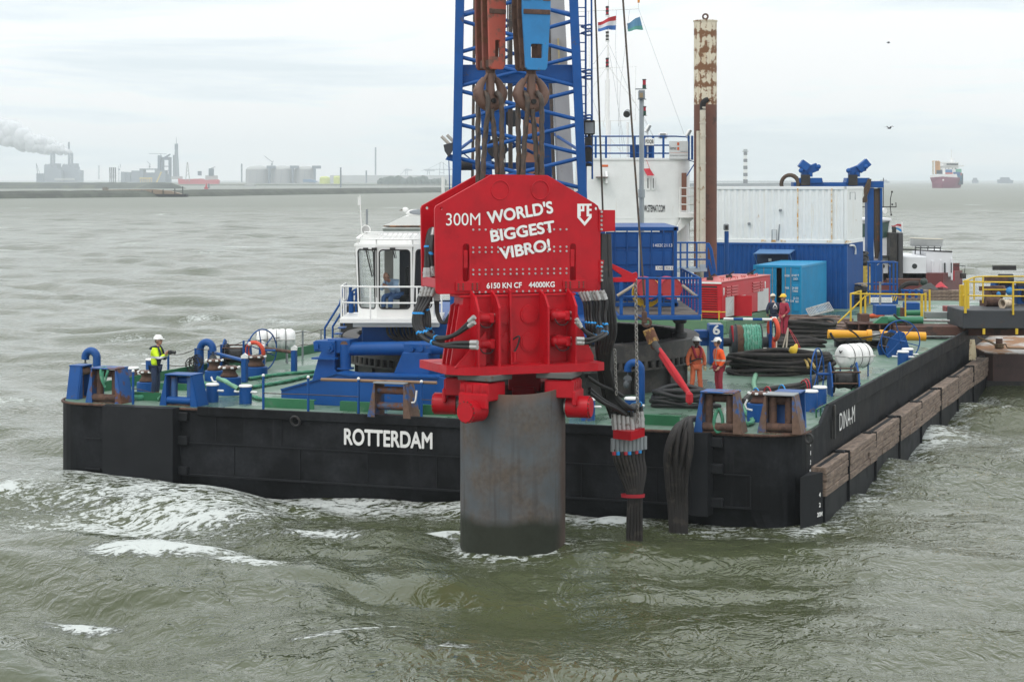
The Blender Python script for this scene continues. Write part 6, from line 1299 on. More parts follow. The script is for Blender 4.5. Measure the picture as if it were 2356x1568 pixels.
def hivis():
 m = cloth('yellow and navy jacket', (.62, .85, .02)); nt = m.node_tree; N = nt.nodes; L = nt.links; b = N['Principled BSDF']; src = b.inputs['Base Color'].links[0].from_socket
 tc = N.new('ShaderNodeTexCoord'); sp = N.new('ShaderNodeSeparateXYZ'); L.new(tc.outputs['Object'], sp.inputs[0])
 def band(o, lo, hi):
  a = N.new('ShaderNodeMath'); a.operation = 'GREATER_THAN'; a.inputs[1].default_value = lo; L.new(o, a.inputs[0]); c = N.new('ShaderNodeMath'); c.operation = 'LESS_THAN'; c.inputs[1].default_value = hi; L.new(o, c.inputs[0]); q = N.new('ShaderNodeMath'); q.operation = 'MULTIPLY'; L.new(a.outputs[0], q.inputs[0]); L.new(c.outputs[0], q.inputs[1]); return q.outputs[0]
 def navy():
  a, c = band(sp.outputs[1], -3, -.10), band(sp.outputs[2], 0, 1.20); q = N.new('ShaderNodeMath'); q.operation = 'MULTIPLY'; L.new(a, q.inputs[0]); L.new(c, q.inputs[1]); return q.outputs[0]
 cur = src
 for mask, c2 in ((navy(), (.012, .018, .05, 1)), (band(sp.outputs[2], 1.17, 1.235), (.55, .57, .58, 1))):
  q = N.new('ShaderNodeMix'); q.data_type = 'RGBA'; L.new(mask, q.inputs[0]); L.new(cur, q.inputs[6]); q.inputs[7].default_value = c2; cur = q.outputs[2]
 L.new(cur, b.inputs['Base Color']); return m
def orange_jacket():
 m = cloth('orange striped jacket', (.85, .10, .015)); nt = m.node_tree; N = nt.nodes; L = nt.links; b = N['Principled BSDF']; cur = b.inputs['Base Color'].links[0].from_socket
 tc = N.new('ShaderNodeTexCoord'); sp = N.new('ShaderNodeSeparateXYZ'); L.new(tc.outputs['Object'], sp.inputs[0])
 for o, c, wd in ((2, 1.13, .03), (2, .93, .03), (0, .06, .02), (0, -.10, .02)):
  a = N.new('ShaderNodeMath'); a.operation = 'COMPARE'; a.inputs[1].default_value = c; a.inputs[2].default_value = wd; L.new(sp.outputs[o], a.inputs[0])
  q = N.new('ShaderNodeMix'); q.data_type = 'RGBA'; L.new(a.outputs[0], q.inputs[0]); L.new(cur, q.inputs[6]); q.inputs[7].default_value = (.45, .44, .38, 1); cur = q.outputs[2]
 L.new(cur, b.inputs['Base Color']); return m
HELM = paint('white helmet', (.8, .8, .77), .35, bump=0, var=.04)
NAVY = cloth('navy cloth', (.015, .022, .05)); ORANGE = cloth('faded orange coverall', (.62, .15, .065)); DRED = cloth('dark red cloth', (.26, .018, .035)); BOOT = paint('olive boots', (.13, .10, .055), .7); BOOTB = paint('black boots', (.02, .02, .02), .6)
def cam_extra(t, J):
 g = G(); c = (J['lwr'] + J['rwr'])/2 + Vector((0, -.12, .05)); g.box(c, (.15, .10, .11), bev=.02); g.cyl(c + Vector((0, -.05, 0)), c + Vector((0, -.16, -.01)), .045, n=14); obj('camera', g, BLACK, t)
 g = G(); g.tube(smooth_path([(.10, -.10, 1.50), (.135, .02, 1.50), (.06, .14, 1.44), (-.06, .14, 1.44), (-.135, .02, 1.5), (-.1, -.1, 1.5)], 4), .03, 6); g.tube(smooth_path([(.10, -.11, 1.5), (.12, -.19, 1.35), (.1, -.2, 1.2)], 4), .028, 6); g.tube(smooth_path([(-.10, -.11, 1.5), (-.12, -.19, 1.35), (-.1, -.2, 1.2)], 4), .028, 6); obj('life_vest', g, NAVY, t)
pY = deck_pt('z7', 945, 792)
person('man in yellow and navy jacket with white helmet holding a camera at the rail', pY, math.radians(78), stand(.12, ((.22, -.20, 1.12), (.06, -.33, 1.30)), ((-.22, -.18, 1.12), (-.06, -.33, 1.29)), .10), hivis(), cloth('dark jeans', (.02, .035, .075)), BOOT, SKIN, HELM, extras=cam_extra, sc=1.07, hairc=(.12, .09, .06), bulk=1.08)
def vest_extra(t, J):
 g = G();
 for s in (-1, 1): g.tube(smooth_path([(s*.07, .10, 1.46), (s*.12, .03, 1.50), (s*.125, -.10, 1.46), (s*.11, -.185, 1.32), (s*.04, -.195, 1.16)], 4), [.045]*14 + [.05]*2 + [.03], 8)
 g.tube([(-.07, .10, 1.46), (.07, .10, 1.46)], .045, 8); obj('life_vest', g, DRED, t)
 g = G(); g.tube(smooth_path([(-.21, -.02, 1.04), (-.14, -.16, 1.09), (0, -.19, 1.14), (.14, -.16, 1.13), (.2, -.02, 1.10)], 4), .022, 6); obj('belt', g, BLACK, t)
pO = deck_pt('c5', 330, 1315)
person('man in faded orange coverall with dark red life vest and pale gloves', pO, math.radians(14), stand(0, ((.285, .02, 1.13), (.27, -.05, .88)), ((-.285, .03, 1.13), (-.27, -.04, .88)), .17), ORANGE, ORANGE, BOOTB, SKIN_D, HELM, head_yaw=math.radians(28), extras=vest_extra, sc=.985, glove=paint('pale gloves', (.45, .38, .22), .8), hairc=(.01, .01, .01), bulk=1.02)
def muff_extra(t, J):
 g = G(); g.ball((.10, -.06, 1.70), (.04, .06, .06), 10, 6); g.ball((-.10, -.06, 1.70), (.04, .06, .06), 10, 6); obj('ear_defenders', g, BLACK, t)
pR_ = deck_pt('c5', 690, 1345) ; pR_.z = DECK
person('man in bright orange striped jacket and dark red trousers, seen from the side', pR_, math.radians(-72), stand(.05, ((.25, .06, 1.13), (.22, -.10, .92)), ((-.25, .06, 1.13), (-.2, -.12, .92)), .10), orange_jacket(), DRED, BOOTB, SKIN, HELM, extras=muff_extra, sc=.995, hairc=(.1, .07, .05), bulk=1.10)
pN = deck_pt('z5', 660, 1590);
def back_extra(t, J):
 g = G(); g.prism([(-.10, -.07), (.0, .12), (.10, -.07), (.05, -.07), (0, .02), (-.05, -.07)], 0, .004, 'xz'); g.xf(Matrix.Translation((0, .178, 1.36))); obj('emblem', g, LET, t)
 g = fit_text('VWS', .22, .07); g.xf(Matrix.Translation((0, .185, 1.24)) @ Matrix.Rotation(PI, 4, 'Z')); obj('lettering', g, LET, t)
person('man in navy overalls with white emblem on his back and off-white helmet', pN, math.radians(180 + 10), stand(.12, ((.30, .03, 1.15), (.22, -.12, .98)), ((-.30, .03, 1.15), (-.22, -.12, .98)), .12), NAVY, NAVY, BOOTB, SKIN, paint('off-white helmet', (.6, .55, .45), .4), sc=1.02, extras=back_extra, head_pitch=.2)
person('man in dark red overalls with yellow helmet facing the man in navy', deck_pt('z5', 757, 1600), math.radians(-62), stand(.06, ((.26, .03, 1.14), (.2, -.14, .98)), None, .10), cloth('red overalls', (.32, .02, .045)), cloth('red overalls', (.32, .02, .045)), BOOTB, SKIN, paint('yellow helmet', (.75, .48, .02), .35), sc=1.04)
xm_ = CFr.w((cb(900, 1000)[0], YC + 1.1, z0))
J = dict(pelvis=(0, 0, .60), waist=(0, -.08, .76), chest=(0, -.24, .95), neck=(0, -.40, 1.05), head=(0, -.47, 1.07), lhip=(.10, -.04, .57), lkn=(.14, -.46, .55), lan=(.14, -.50, .12), rhip=(-.10, -.04, .57), rkn=(-.14, -.46, .55), ran=(-.14, -.46, .12), lsh=(.19, -.28, .99), rsh=(-.19, -.28, .99), lel=(.26, -.42, .76), lwr=(.08, -.55, .86), rel=(-.26, -.42, .76), rwr=(-.06, -.56, .88))
person('operator in a light blue shirt and jeans bent forward inside the crane cab', xm_, math.radians(-35), J, cloth('light blue shirt', (.30, .40, .55)), cloth('blue jeans', (.06, .12, .26)), BOOTB, SKIN, None, head_pitch=.5, sc=1.02)
# ================================================================== aft part of the barge
def frame_thing(name, label, cat, p, rz=RZ, group=None):
 t = thing(name, label, cat, p, rz, group); return t, Fr(p, rz)
def fbox(g, f, v, x0, y0, x1, y1, yl, dep, bev=.01, m=0):
 a, b = f.y3(v, x0, y1, yl), f.y3(v, x1, y0, yl); g.bb((a.x, yl, a.z), (b.x, yl + dep, b.z), bev, m); return a, b
dh, DF = frame_thing('deckhouse', 'tall white deckhouse with roof railing, web address on its wall and a mast on top', 'deckhouse', Vector(((1470 - CX)*93/F, 93, DECK)), 0)
DWALL = paint('deckhouse white', (.74, .75, .74), .45, .05, (.35, .22, .12), 1.6, .07, streak=.12, scol=(.55, .50, .42), bump=.015)
xa, xb = DF.y3('v', 1335, 500, 0).x, DF.y3('z4', 1040, 300, 0).x; zt = DF.y3('v', 1470, 368, 0).z; zs = DF.y3('z4', 600, 520, 0).z
g = G(); R_ = .75; poly = [(xa, 7), (xa, 0), (xb - R_, 0)] + [(xb - R_ + R_*math.sin(a), R_ - R_*math.cos(a)) for a in [PI/2*i/8 for i in range(1, 9)]] + [(xb, 7)]
A_ = [(x, y, 0.0) for x, y in poly]; B_ = [(x, y, zt) for x, y in poly]; g.grid([A_, B_], False, True); g.face(B_)
for f_ in g.bm.faces: f_.smooth = False
obj('wall', g, DWALL, dh)
g = G(); g.prism([(x*1.0 + (.05 if x > 0 else 0), y - .05) for x, y in poly], zt, zt + .09, 'xy'); g.prism([(x + (.012 if x > 0 else 0), y - .012) for x, y in poly], zs - .02, zs + .02, 'xy'); g.prism([(x + (.03 if x > 0 else 0), y - .03) for x, y in poly], 0, 1.0, 'xy', m=1)
obj('roof_edge', g, [DWALL, BLUE], dh)
for x0, x1 in ((634, 672), (684, 718)):
 a, b = DF.y('z4', x0, 272, -.02), DF.y('z4', x1, 145, -.02); g = plate(rrect(a[0], b[0], a[1], b[1], .09, 4), [rrect(a[0] + .07, b[0] - .07, a[1] + .08, b[1] - .08, .05, 4)], .05, .005, -.05); w_ = obj('window', g, DWALL, dh); g = G(); g.bb((a[0] + .05, -.02, a[1] + .06), (b[0] - .05, -.005, b[1] - .06)); obj('pane', g, DARKGLASS, w_)
g = G(); a, b = DF.y3('z4', 612, 78, -.05), DF.y3('z4', 690, 140, -.4); g.grid([[a, a + Vector((.3, 0, .02))], [b + Vector((-.25, -.2, 0)), b + Vector((.1, -.2, 0))]], False); g.tube([a + Vector((.2, 0, 0)), b + Vector((0, -.2, 0))], .02, 5); g.tube([DF.y3('z4', 640, 0, -.1), b + Vector((.0, -.2, 0))], .012, 4); obj('window_flap', g, RED2, dh)
g = G(); a, b = DF.y3('z4', 190, 150, -.5), DF.y3('z4', 290, 120, 0); g.prism([(-.02, b.z + .1), (-.02, a.z - .35), (-.5, a.z - .3), (-.5, a.z - .05)], a.x + .45, b.x, 'yz'); g.bb((a.x, -.6, a.z - .04), (b.x, 0, a.z), m=1); obj('vent_hood', g, [DWALL, BROWN], dh)
g = G(); fbox(g, DF, 'z4', 240, 42, 297, 62, -.02, .02); obj('sign_plate', g, paint('orange sign', (.6, .12, .03), .5), dh)
g = G(); fbox(g, DF, 'z4', 955, 115, 1000, 450, -.045, .06); obj('door', g, paint('brown door', (.21, .09, .06), .55, .2, (.12, .06, .04), 3), dh)
a, b = DF.y3('z4', 565, 465, 0), DF.y3('z4', 805, 402, 0); g = fit_text('WWW.STEMAT.COM', b.x - a.x, b.z - a.z, .016); g.xf(Matrix.Translation(((a.x + b.x)/2, -.015, (a.z + b.z)/2))); obj('lettering', g, paint('black lettering', (.02, .02, .025), .5, bump=0), dh)
a, b = DF.y3('z4', 940, 480, -.9), DF.y3('z4', 1135, 250, -.9); zb = a.z; g = G(); g.bb((a.x, -.9, zb - .2), (b.x, .6, zb + .05), .01); g.prism([(a.x + .1, zb - .2), (b.x - .3, zb - .2), (a.x - .3, zb - 1.1)], -.5, -.1, 'xz')
for z in (0, .5, 1.0): zz = zb + (b.z - zb)*(.36 + .64*z); g.tube([(a.x, -.88, zz), (b.x, -.88, zz), (b.x, .6, zz)], .03, 5)
for x in (a.x, (a.x*2 + b.x)/3, (a.x + b.x*2)/3, b.x): g.tube([(x, -.88, zb), (x, -.88, b.z)], .03, 5)
for x in (DF.y3('z4', 1130, 300, -.6).x, DF.y3('z4', 1172, 300, -.6).x): g.tube([(x, -.6, zb - .9), (x, -.6, DF.y3('z4', 1150, 10, -.6).z)], .028, 5)
for k in range(14): z = zb - .8 + k*.36; g.tube([(DF.y3('z4', 1130, 300, -.6).x, -.6, z), (DF.y3('z4', 1172, 300, -.6).x, -.6, z)], .02, 4)
x5 = DF.y3('z4', 1050, 700, -.3).x
for s in (-.13, .13): g.tube([(x5 + s, -.3, .9), (x5 + s, -.3, zb - .2)], .025, 5)
for k in range(12): g.tube([(x5 - .13, -.3, 1.0 + k*.3), (x5 + .13, -.3, 1.0 + k*.3)], .02, 4)
obj('balcony', g, WHITE2, dh)
g = G(); zr1 = DF.y3('z3', 500, 1187, -.1).z; xr_ = xb - .1
for z in (zr1, zt + (zr1 - zt)*.62, zt + (zr1 - zt)*.28): g.tube([(xa, -.0, z), (xb - R_, 0, z), (xb - .15, .45, z - .02), (xb, 2.2, z)], .036, 6)
for x in [DF.y3('z3', q, 1200, 0).x for q in (180, 270, 520, 605, 680, 770, 990, 1020)]: g.bb((x - .05, -.03, zt), (x + .05, .05, zr1 + .03))
fbox(g, DF, 'z3', 480, 1260, 560, 1372, .1, .3); a, b = DF.y3('z3', 612, 1375, .3), DF.y3('z3', 645, 1265, .3); g.cyl((a.x + .15, .5, zt), (a.x + .15, .5, b.z), .28, n=14)
g.tube([(xb - .1, .6, zt), (xb + .25, 0.4, zt - .1), (xb - .3, 0, zt - .9)], .03, 5); obj('roof_railing', g, BLUE, dh)
g = G(); a, b = fbox(g, DF, 'z3', 608, 1204, 688, 1266, -.10, .03); s_ = obj('sign_board', g, WHITE2, dh); g = fit_text('PDQB', (b.x - a.x)*.84, (b.z - a.z)*.62, .008); g.xf(Matrix.Translation(((a.x + b.x)/2, -.105, (a.z + b.z)/2))); obj('lettering', g, BLACK, s_)
g = G(); a, b = fbox(g, DF, 'z3', 820, 1228, 985, 1385, -.10, .03); s_ = obj('sign_board', g, paint('pale sign', (.62, .64, .64), .5), dh); wd, hd = b.x - a.x, b.z - a.z
for s, cx, cz, ww, hh, m in (('Stemat', .20, .62, .36, .20, BLACK), ('MARINE SERVICES', .78, .42, .38, .055, DGREY), ('WATERBEDRIJVEN - MARINE SERVICES', .5, .19, .92, .065, DGREY)): g = fit_text(s, wd*ww, hd*hh); g.xf(Matrix.Translation((a.x + wd*cx, -.105, a.z + hd*cz))); obj('lettering', g, m, s_)
g = G()
for k in (0, .26): g.bb((a.x + wd*.42, -.112, a.z + hd*(.50 + k)), (a.x + wd*.53, -.102, a.z + hd*(.66 + k)))
g.bb((a.x, -.104, a.z + hd*.34), (b.x, -.101, a.z + hd*.35)); obj('emblem', g, paint('orange sign', (.6, .12, .03)), s_)
def dz(x, y, yl=1.0): return DF.y3('z3', x, y, yl)
g = G(); g.cyl(dz(290, 1372), dz(290, 1050), .13, .125, n=14); g.cyl(dz(287, 1050), dz(287, 690), .085, n=12); g.cyl(dz(285, 690), dz(287, 400), .06, .045, n=10); g.cyl(dz(287, 400), dz(291, -60), .03, n=8)
for y in (598, 360, 140): g.cyl(dz(283, y + 4), dz(283, y - 6), .11, n=12)
g.tube([dz(20, 102), dz(560, 76)], .022, 5); g.tube([dz(60, 600), dz(280, 590), dz(530, 582), dz(524, 1045), dz(300, 1052), dz(130, 1056)], .018, 5); g.tube([dz(265, 598), dz(95, 845)], .018, 5); g.tube([dz(305, 596), dz(515, 890)], .02, 5)
g.tube([dz(265, 700), dz(262, 1030), dz(245, 1080), dz(258, 1110)], .018, 5); g.tube([dz(300, 1200), dz(420, 1340)], .02, 5); g.tube([dz(285, 1210), dz(215, 1270)], .02, 5); obj('mast', g, WHITE2, dh)
g = G()
for x0, y0, x1, y1 in ((280, 395, 160, 560), (300, 395, 520, 900), (118, 100, 125, 640), (360, 90, 352, 380), (352, 380, 395, 1370), (475, 90, 395, 750), (395, 750, 380, 1100), (300, 460, 430, 1260), (550, 10, 555, 90), (558, 90, 950, 1170), (95, 700, 220, 1050), (390, 1050, 420, 1340), (520, 890, 680, 1190), (595, 1010, 690, 1200)): g.tube([dz(x0, y0), dz(x1, y1)], .009, 4)
obj('stay_wire', g, paint('grey wire', (.35, .36, .37), .6), dh)
LAMPR = paint('red lamp glass', (.35, .01, .03), .25, bump=0)
for y0, y1, m in ((55, 140, LAMPR), (275, 355, paint('clear lamp glass', (.4, .4, .38), .2, bump=0)), (505, 588, LAMPR)):
 g = G(); a, b = dz(281, y1), dz(281, y0)
 for k in range(5): g.cyl(a.lerp(b, k/5), a.lerp(b, (k + 1)/5), .072 if k % 2 else .08, n=14, m=1 if k in (0, 2, 4) else 0)
 obj('mast_lamp', g, [m, BLACK], dh)
g = G(); g.box(dz(554, 12), (.11, .1, .15), bev=.02); obj('hanging_lamp', g, paint('orange lamp', (.6, .22, .03), .4), dh)
g = G(); g.cyl(dz(458, 1370, .5), dz(458, 1065, .5), .06, n=10, m=1); a = dz(455, 985, .5); g.cyl(a + Vector((.03, .15, .03)), a + Vector((-.04, -.15, -.06)), .165, .17, n=18, m=2); g.cyl(a + Vector((-.04, -.15, -.06)), a + Vector((-.043, -.16, -.063)), .15, n=18); obj('search_light', g, [BLACK, WHITE2, GREY], dh)
for x, y, w_, h_, rot in ((632, 1120, .17, .42, .5), (765, 1182, .44, .28, 0), (985, 1160, .17, .38, .5)):
 g = G(); g.box(dz(x, y, .2), (w_, .3, h_), rot=Matrix.Rotation(rot, 3, 'Y'), bev=.05); g.box(dz(x + (12 if rot else 0), y, .03), (w_*.6, .02, h_*.8), rot=Matrix.Rotation(rot, 3, 'Y'), m=1); g.cyl(dz(x, y + 30, .2), Vector((dz(x, y, .2).x, .2, zt)), .04, n=6); obj('flood_light', g, [WHITE2, GREY], dh)
def flag(label, v, pts, cols, Y, name='flag', emb=None):
 nx, nz = 14, len(cols)*3; a, b, c, d = pts; g = G(); rows = []          # corners: top-left, top-right, bottom-right, bottom-left
 for j in range(nz + 1):
  t = j/nz; r = []
  for i in range(nx + 1):
   s = i/nx; x = (a[0]*(1-s) + b[0]*s)*(1-t) + (d[0]*(1-s) + c[0]*s)*t; y = (a[1]*(1-s) + b[1]*s)*(1-t) + (d[1]*(1-s) + c[1]*s)*t; r.append(W(v, x, y + 7*math.sin(s*7 + t)*(1 - s*.5), Y=Y + .12*math.sin(s*8 + t*1.5)))
  rows.append(r)
 vv = g.grid(rows, True); g.bm.faces.ensure_lookup_table()
 for k, f_ in enumerate(g.bm.faces): f_.material_index = (k//nx)//3
 q = obj(name, g, cols, None); tag(q, label, 'flag'); return q
FR_, FW_, FB_ = paint('flag red', (.42, .03, .04), .8, bump=0), paint('flag white', (.62, .63, .65), .8, bump=0), paint('flag blue', (.05, .14, .38), .8, bump=0)
flag('red, white and blue flag flying on the deckhouse mast', 'z3', ((200, 195), (358, 135), (355, 258), (200, 270)), [FR_, FW_, FB_], 94.0)
flag('light blue company flag with red marks flying right of the striped flag', 'z3', ((452, 205), (565, 145), (594, 258), (462, 270)), [paint('flag light blue', (.10, .24, .38), .8, bump=0), paint('flag light blue', (.10, .24, .38)), paint('flag teal', (.10, .30, .26), .8, bump=0)], 94.0)
lm, LF = frame_thing('light_mast', 'grey steel pole with a lamp box and red-green signal lamps before the white deckhouse', 'light mast', Vector((W('z3', 580, 1500, Y=71).x, 71, 5.6)), 0)
def lmz(x, y, yl=0): return LF.y3('z3', x, y, yl)
g = G(); zb_ = 5.0 - 5.6; g.cyl((0, 0, zb_), (0, 0, lmz(580, 865).z), .095, .085, n=16); zc_ = LF.y3('z4', 595, 300, 0).z; g.cyl((0, 0, zc_ - .15), (0, 0, zc_ + .15), .125, n=16); g.cyl(lmz(582, 868), lmz(582, 862), .16, n=14); obj('pole', g, paint('grey pole', (.30, .33, .34), .5, .08), lm)
g = G(); fbox(g, LF, 'z3', 556, 785, 610, 862, -.2, .4, .02); g.bb((lmz(525, 780).x, -.1, lmz(525, 780).z), (lmz(610, 772).x, .1, lmz(610, 772).z)); a = lmz(577, 830, -.21); g.box(a, (.13, .02, .17), m=1); obj('lamp_box', g, [GREY, paint('tan box', (.3, .22, .12))], lm)
for y0, ym, y1 in ((690, 740, 772), (925, 965, 1005)):
 g = G(); x = 603; g.cyl(lmz(x, y1), lmz(x, ym), .07, n=12, m=1); g.cyl(lmz(x, ym), lmz(x, y0 + 8), .062, n=12, m=2); g.cyl(lmz(x, y0 + 8), lmz(x, y0), .075, n=12); g.cyl(lmz(x, y1 + 3), lmz(x, y1), .1, n=12); obj('signal_lamp', g, [BLACK, paint('dark green lamp', (.01, .05, .03), .3, bump=0), LAMPR], lm)
def spud_mat():
 m = paint('spud brown', (.125, .052, .034), .7, .25, (.06, .035, .028), .9, .22); return m
def spud_top():                                     # white paint rusting along plate rows and upright seams
 m = paint('rusty white spud paint', (.58, .52, .40), .6, 0, var=.12, streak=.45, scol=(.42, .27, .14), nscale=2); nt = m.node_tree; N = nt.nodes; L = nt.links; b = N['Principled BSDF']; src = b.inputs['Base Color'].links[0].from_socket
 def M(op, a, c=0.0):
  q = N.new('ShaderNodeMath'); q.operation = op
  for k, v in ((0, a), (1, c)):
   if isinstance(v, (int, float)): q.inputs[k].default_value = v
   else: L.new(v, q.inputs[k])
  return q.outputs[0]
 tc = N.new('ShaderNodeTexCoord'); sp = N.new('ShaderNodeSeparateXYZ'); L.new(tc.outputs['Object'], sp.inputs[0])
 n = N.new('ShaderNodeTexNoise'); n.inputs['Scale'].default_value = 3.2; n.inputs['Detail'].default_value = 8; n.inputs['Roughness'].default_value = .68; L.new(tc.outputs['Object'], n.inputs['Vector'])
 row = M('POWER', M('ABSOLUTE', M('COSINE', M('MULTIPLY', sp.outputs[2], PI/.80))), 5.0); col = M('POWER', M('ABSOLUTE', M('COSINE', M('MULTIPLY', M('ARCTAN2', sp.outputs[1], sp.outputs[0]), 6.0))), 4.0)
 s_ = M('ADD', M('ADD', M('MULTIPLY', row, .17), M('MULTIPLY', col, .10)), n.outputs[0]); r = N.new('ShaderNodeMapRange'); r.inputs[1].default_value = .565; r.inputs[2].default_value = .64; L.new(s_, r.inputs[0])
 q = N.new('ShaderNodeMix'); q.data_type = 'RGBA'; L.new(r.outputs[0], q.inputs[0]); L.new(src, q.inputs[6]); q.inputs[7].default_value = (.17, .075, .03, 1); L.new(q.outputs[2], b.inputs['Base Color']); return m
SPW = spud_top()
sp_, SFr = frame_thing('spud_pole', 'tall spud pole, rust-streaked white on top and brown below, standing right of the deckhouse', 'spud pole', Vector((W('z3', 1135, 800, Y=92).x, 92, DECK)), 0)
zt_, zm_ = SFr.y3('z3', 1135, 183, 0).z, SFr.y3('z3', 1135, 912, 0).z; rs = .54
g = G(); g.cyl((0, 0, -1), (0, 0, zm_), rs, n=40); obj('lower_shaft', g, spud_mat(), sp_)
g = G(); g.cyl((0, 0, zm_), (0, 0, zt_), rs, n=40); g.cyl((0, 0, zt_ - .04), (0, 0, zt_ + .02), rs + .03, n=40)
obj('painted_top', g, SPW, sp_)
g = G(); g.torus((0, 0, zt_ + .2), .12, .045, (.3, 1, 0), 16, 6); obj('lifting_eye', g, RUSTM, sp_)
s2 = tag(obj('spud_pole', (lambda g: (g.cyl((0, 0, -1), (0, 0, SFr.y3('v', 1228, 186, 4).z), rs, n=36), g)[1])(G()), paint('spud orange brown', (.19, .075, .045), .7, .3, (.11, .05, .03), 1.0)), 'orange-brown spud pole seen through the blue crane lattice', 'spud pole'); s2.location = (W('v', 1228, 300, Y=97).x, 97, DECK)
ex, EF = frame_thing('exhaust_pipe', 'cream vertical exhaust pipe with a sooty black bent mouth beside the spud pole', 'exhaust pipe', Vector((W('z3', 1112, 1000, Y=91).x, 91.0, DECK)), 0)
g = G(); a = EF.y3('z3', 1112, 930, 0); g.cyl((0, 0, 0), (0, 0, a.z), .135, n=18);
for y in (1070, 1185, 1420): z = EF.y3('z3', 1112, y, 0).z; g.cyl((0, 0, z - .03), (0, 0, z + .03), .155, n=18)
g.cyl((-.19, .1, 0), (-.19, .1, EF.y3('z3', 1070, 1140, 0).z), .1, n=10); obj('pipe', g, paint('cream pipe', (.50, .46, .38), .6, .25, (.25, .15, .08), 2.5, .15, streak=.3, scol=(.35, .25, .15)), ex)
g = G(); g.tube(smooth_path([(0, 0, a.z - .15), (0, 0, a.z + .06), (.06, -.05, a.z + .24), (.26, -.08, a.z + .36)], 4), [.138]*5 + [.142]*3 + [.13]*3 + [.11]*2, 16); obj('mouth', g, paint('soot', (.015, .014, .014), .8), ex)
st, StF = frame_thing('stairway', 'blue railed landing and steep stair between the dark blue container and the spud pole', 'stairway', Vector((W('z4', 1050, 960, Y=90).x, 90, DECK)), 0)
g = G(); a, b = StF.y3('z4', 915, 965, 0), StF.y3('z4', 1180, 740, 0); g.bb((a.x, 0, a.z - .2), (StF.y3('z4', 1120, 0, 0).x, 1.5, a.z), .01); fbox(g, StF, 'z4', 1120, 935, 1185, 1000, -.02, .1); obj('landing', g, paint('pale blue grey', (.25, .32, .38), .6), st)
g = G()
for y in (740, 828, 890): z = StF.y3('z4', 1000, y, 0).z; g.tube([(a.x, 0, z), (b.x - .05, 0, z)], .04, 6)
for x in (945, 1005, 1090, 1180): q = StF.y3('z4', x, 745, 0); g.bb((q.x - .04, -.04, a.z), (q.x + .04, .04, q.z))
for dx in (0, 14):
 g.tube([StF.y3('z4', 1180 + dx, 742, 0), StF.y3('z4', 1210 + dx, 800, 0), StF.y3('z4', 1250 + dx, 1025, 0)], .045, 6); g.tube([StF.y3('z4', 1185 + dx, 890, 0), StF.y3('z4', 1225 + dx, 1030, 0)], .045, 6)
g.bb((b.x - .1, .2, -.0), (b.x + .1, .4, a.z)); g.bb((a.x + .2, .4, 0), (a.x + .4, .6, a.z)); obj('railing', g, BLUE, st)
GZ = 2.98
gen_p = W('v', 1661, 735, z=GZ); hp = WB(gen_p)
ha = thing('raised_hatch', 'raised green hatch trunk under the red generator', 'hatch', BW(hp.x, hp.y), RZ)
g = G(); g.bb((-7.5, -.55, 0), (.35, 9, GZ - DECK), .03); obj('trunk', g, paint('pale green hatch', (.10, .20, .11), .6, .3, (.06, .14, .07), 1.5), ha)
g = G()
for k in range(5): g.cyl((-3.2 + k*.8, -.5, .58), (-3.2 + k*.8, -.5, 1.0), .03, n=6)
g.tube([(-3.2, -.5, .95), (0.3, -.5, .95)], .025, 5); obj('yellow_rail', g, YELLOW, ha)
gn, GF = frame_thing('generator', 'red diesel generator cabin with louvred end and open service door', 'generator', BW(hp.x, hp.y, GZ), RZ + math.radians(-4))
GW, GL, GH = 1.85, 7.2, 1.62
GR = paint('generator red', (.50, .012, .022), .38, .05, (.4, .12, .1), 2.5, .12, spec=.35); GR2 = paint('generator side red', (.42, .035, .035), .45, .1, (.38, .1, .09), 2, .15)
g = G(); g.bb((-GW, 0, .05), (0, GL, GH), .03); obj('cabin', g, [GR], gn)
g = G(); g.bb((-GW - .02, -.02, GH), (.02, GL + .02, GH + .05), .01)
for x, y in ((-.9, 1.0), (-.8, 3.4), (-.6, 6.0)): g.cyl((x, y, GH + .05), (x, y, GH + .18), .15, n=12, m=1); g.box((x + .1, y, GH + .24), (.34, .08, .05), rot=Matrix.Rotation(-.6, 3, 'Y'), m=1)
for k in range(6): g.box((-1.5 + .25*k, 1.4 + .8*k, GH + .08), (.25, .05, .06)); g.tube([(-.2, .5 + k, GH + .05), (-.2, .5 + k, GH + .15), (-.2, .8 + k, GH + .15), (-.2, .8 + k, GH + .05)], .02, 4)
obj('roof_cover', g, [paint('generator roof', (.52, .13, .12), .4, .2, (.6, .3, .27), 1.2), BLACK], gn)
g = G(); g.bb((-GW + .02, -.035, GH - .05), (-.02, -.0, GH + .03)); obj('roof_trim', g, WHITE2, gn)
g = G()
g.bb((-GW + .12, -.008, .12), (-.22, -.002, GH - .15), m=1)
for k in range(12): z = .14 + k*(GH - .36)/12; g.box((-GW/2 - .05, -.025, z + .05), (GW - .34, .05, .055), rot=Matrix.Rotation(.5, 3, 'X'))
for k in range(5): g.bb((-.17, -.01, .12 + k*.3), (-.03, 0.0, .15 + k*.3))
obj('louvre_panel', g, [GR, BLACK], gn)
g = G()
for y0, y1 in ((.55, 1.15), (1.3, 2.2), (4.4, 5.4), (5.55, 6.0)):
 for k in range(4): z = GH - .62 + k*.13; g.box((.015, (y0 + y1)/2, z), (.05, y1 - y0, .07), rot=Matrix.Rotation(-.5, 3, 'Y'))
obj('side_louvre', g, GR2, gn)
g = G(); g.bb((-.01, .5, .08), (.006, 1.7, .95), m=1); g.bb((-.01, 5.2, .05), (.006, 6.9, 1.05), m=1)
for k in range(5): g.tube([(.02, .8 + .12*k, .2), (.03, 1.0 + .1*k, .6 + .05*k)], .025, 5, m=1)
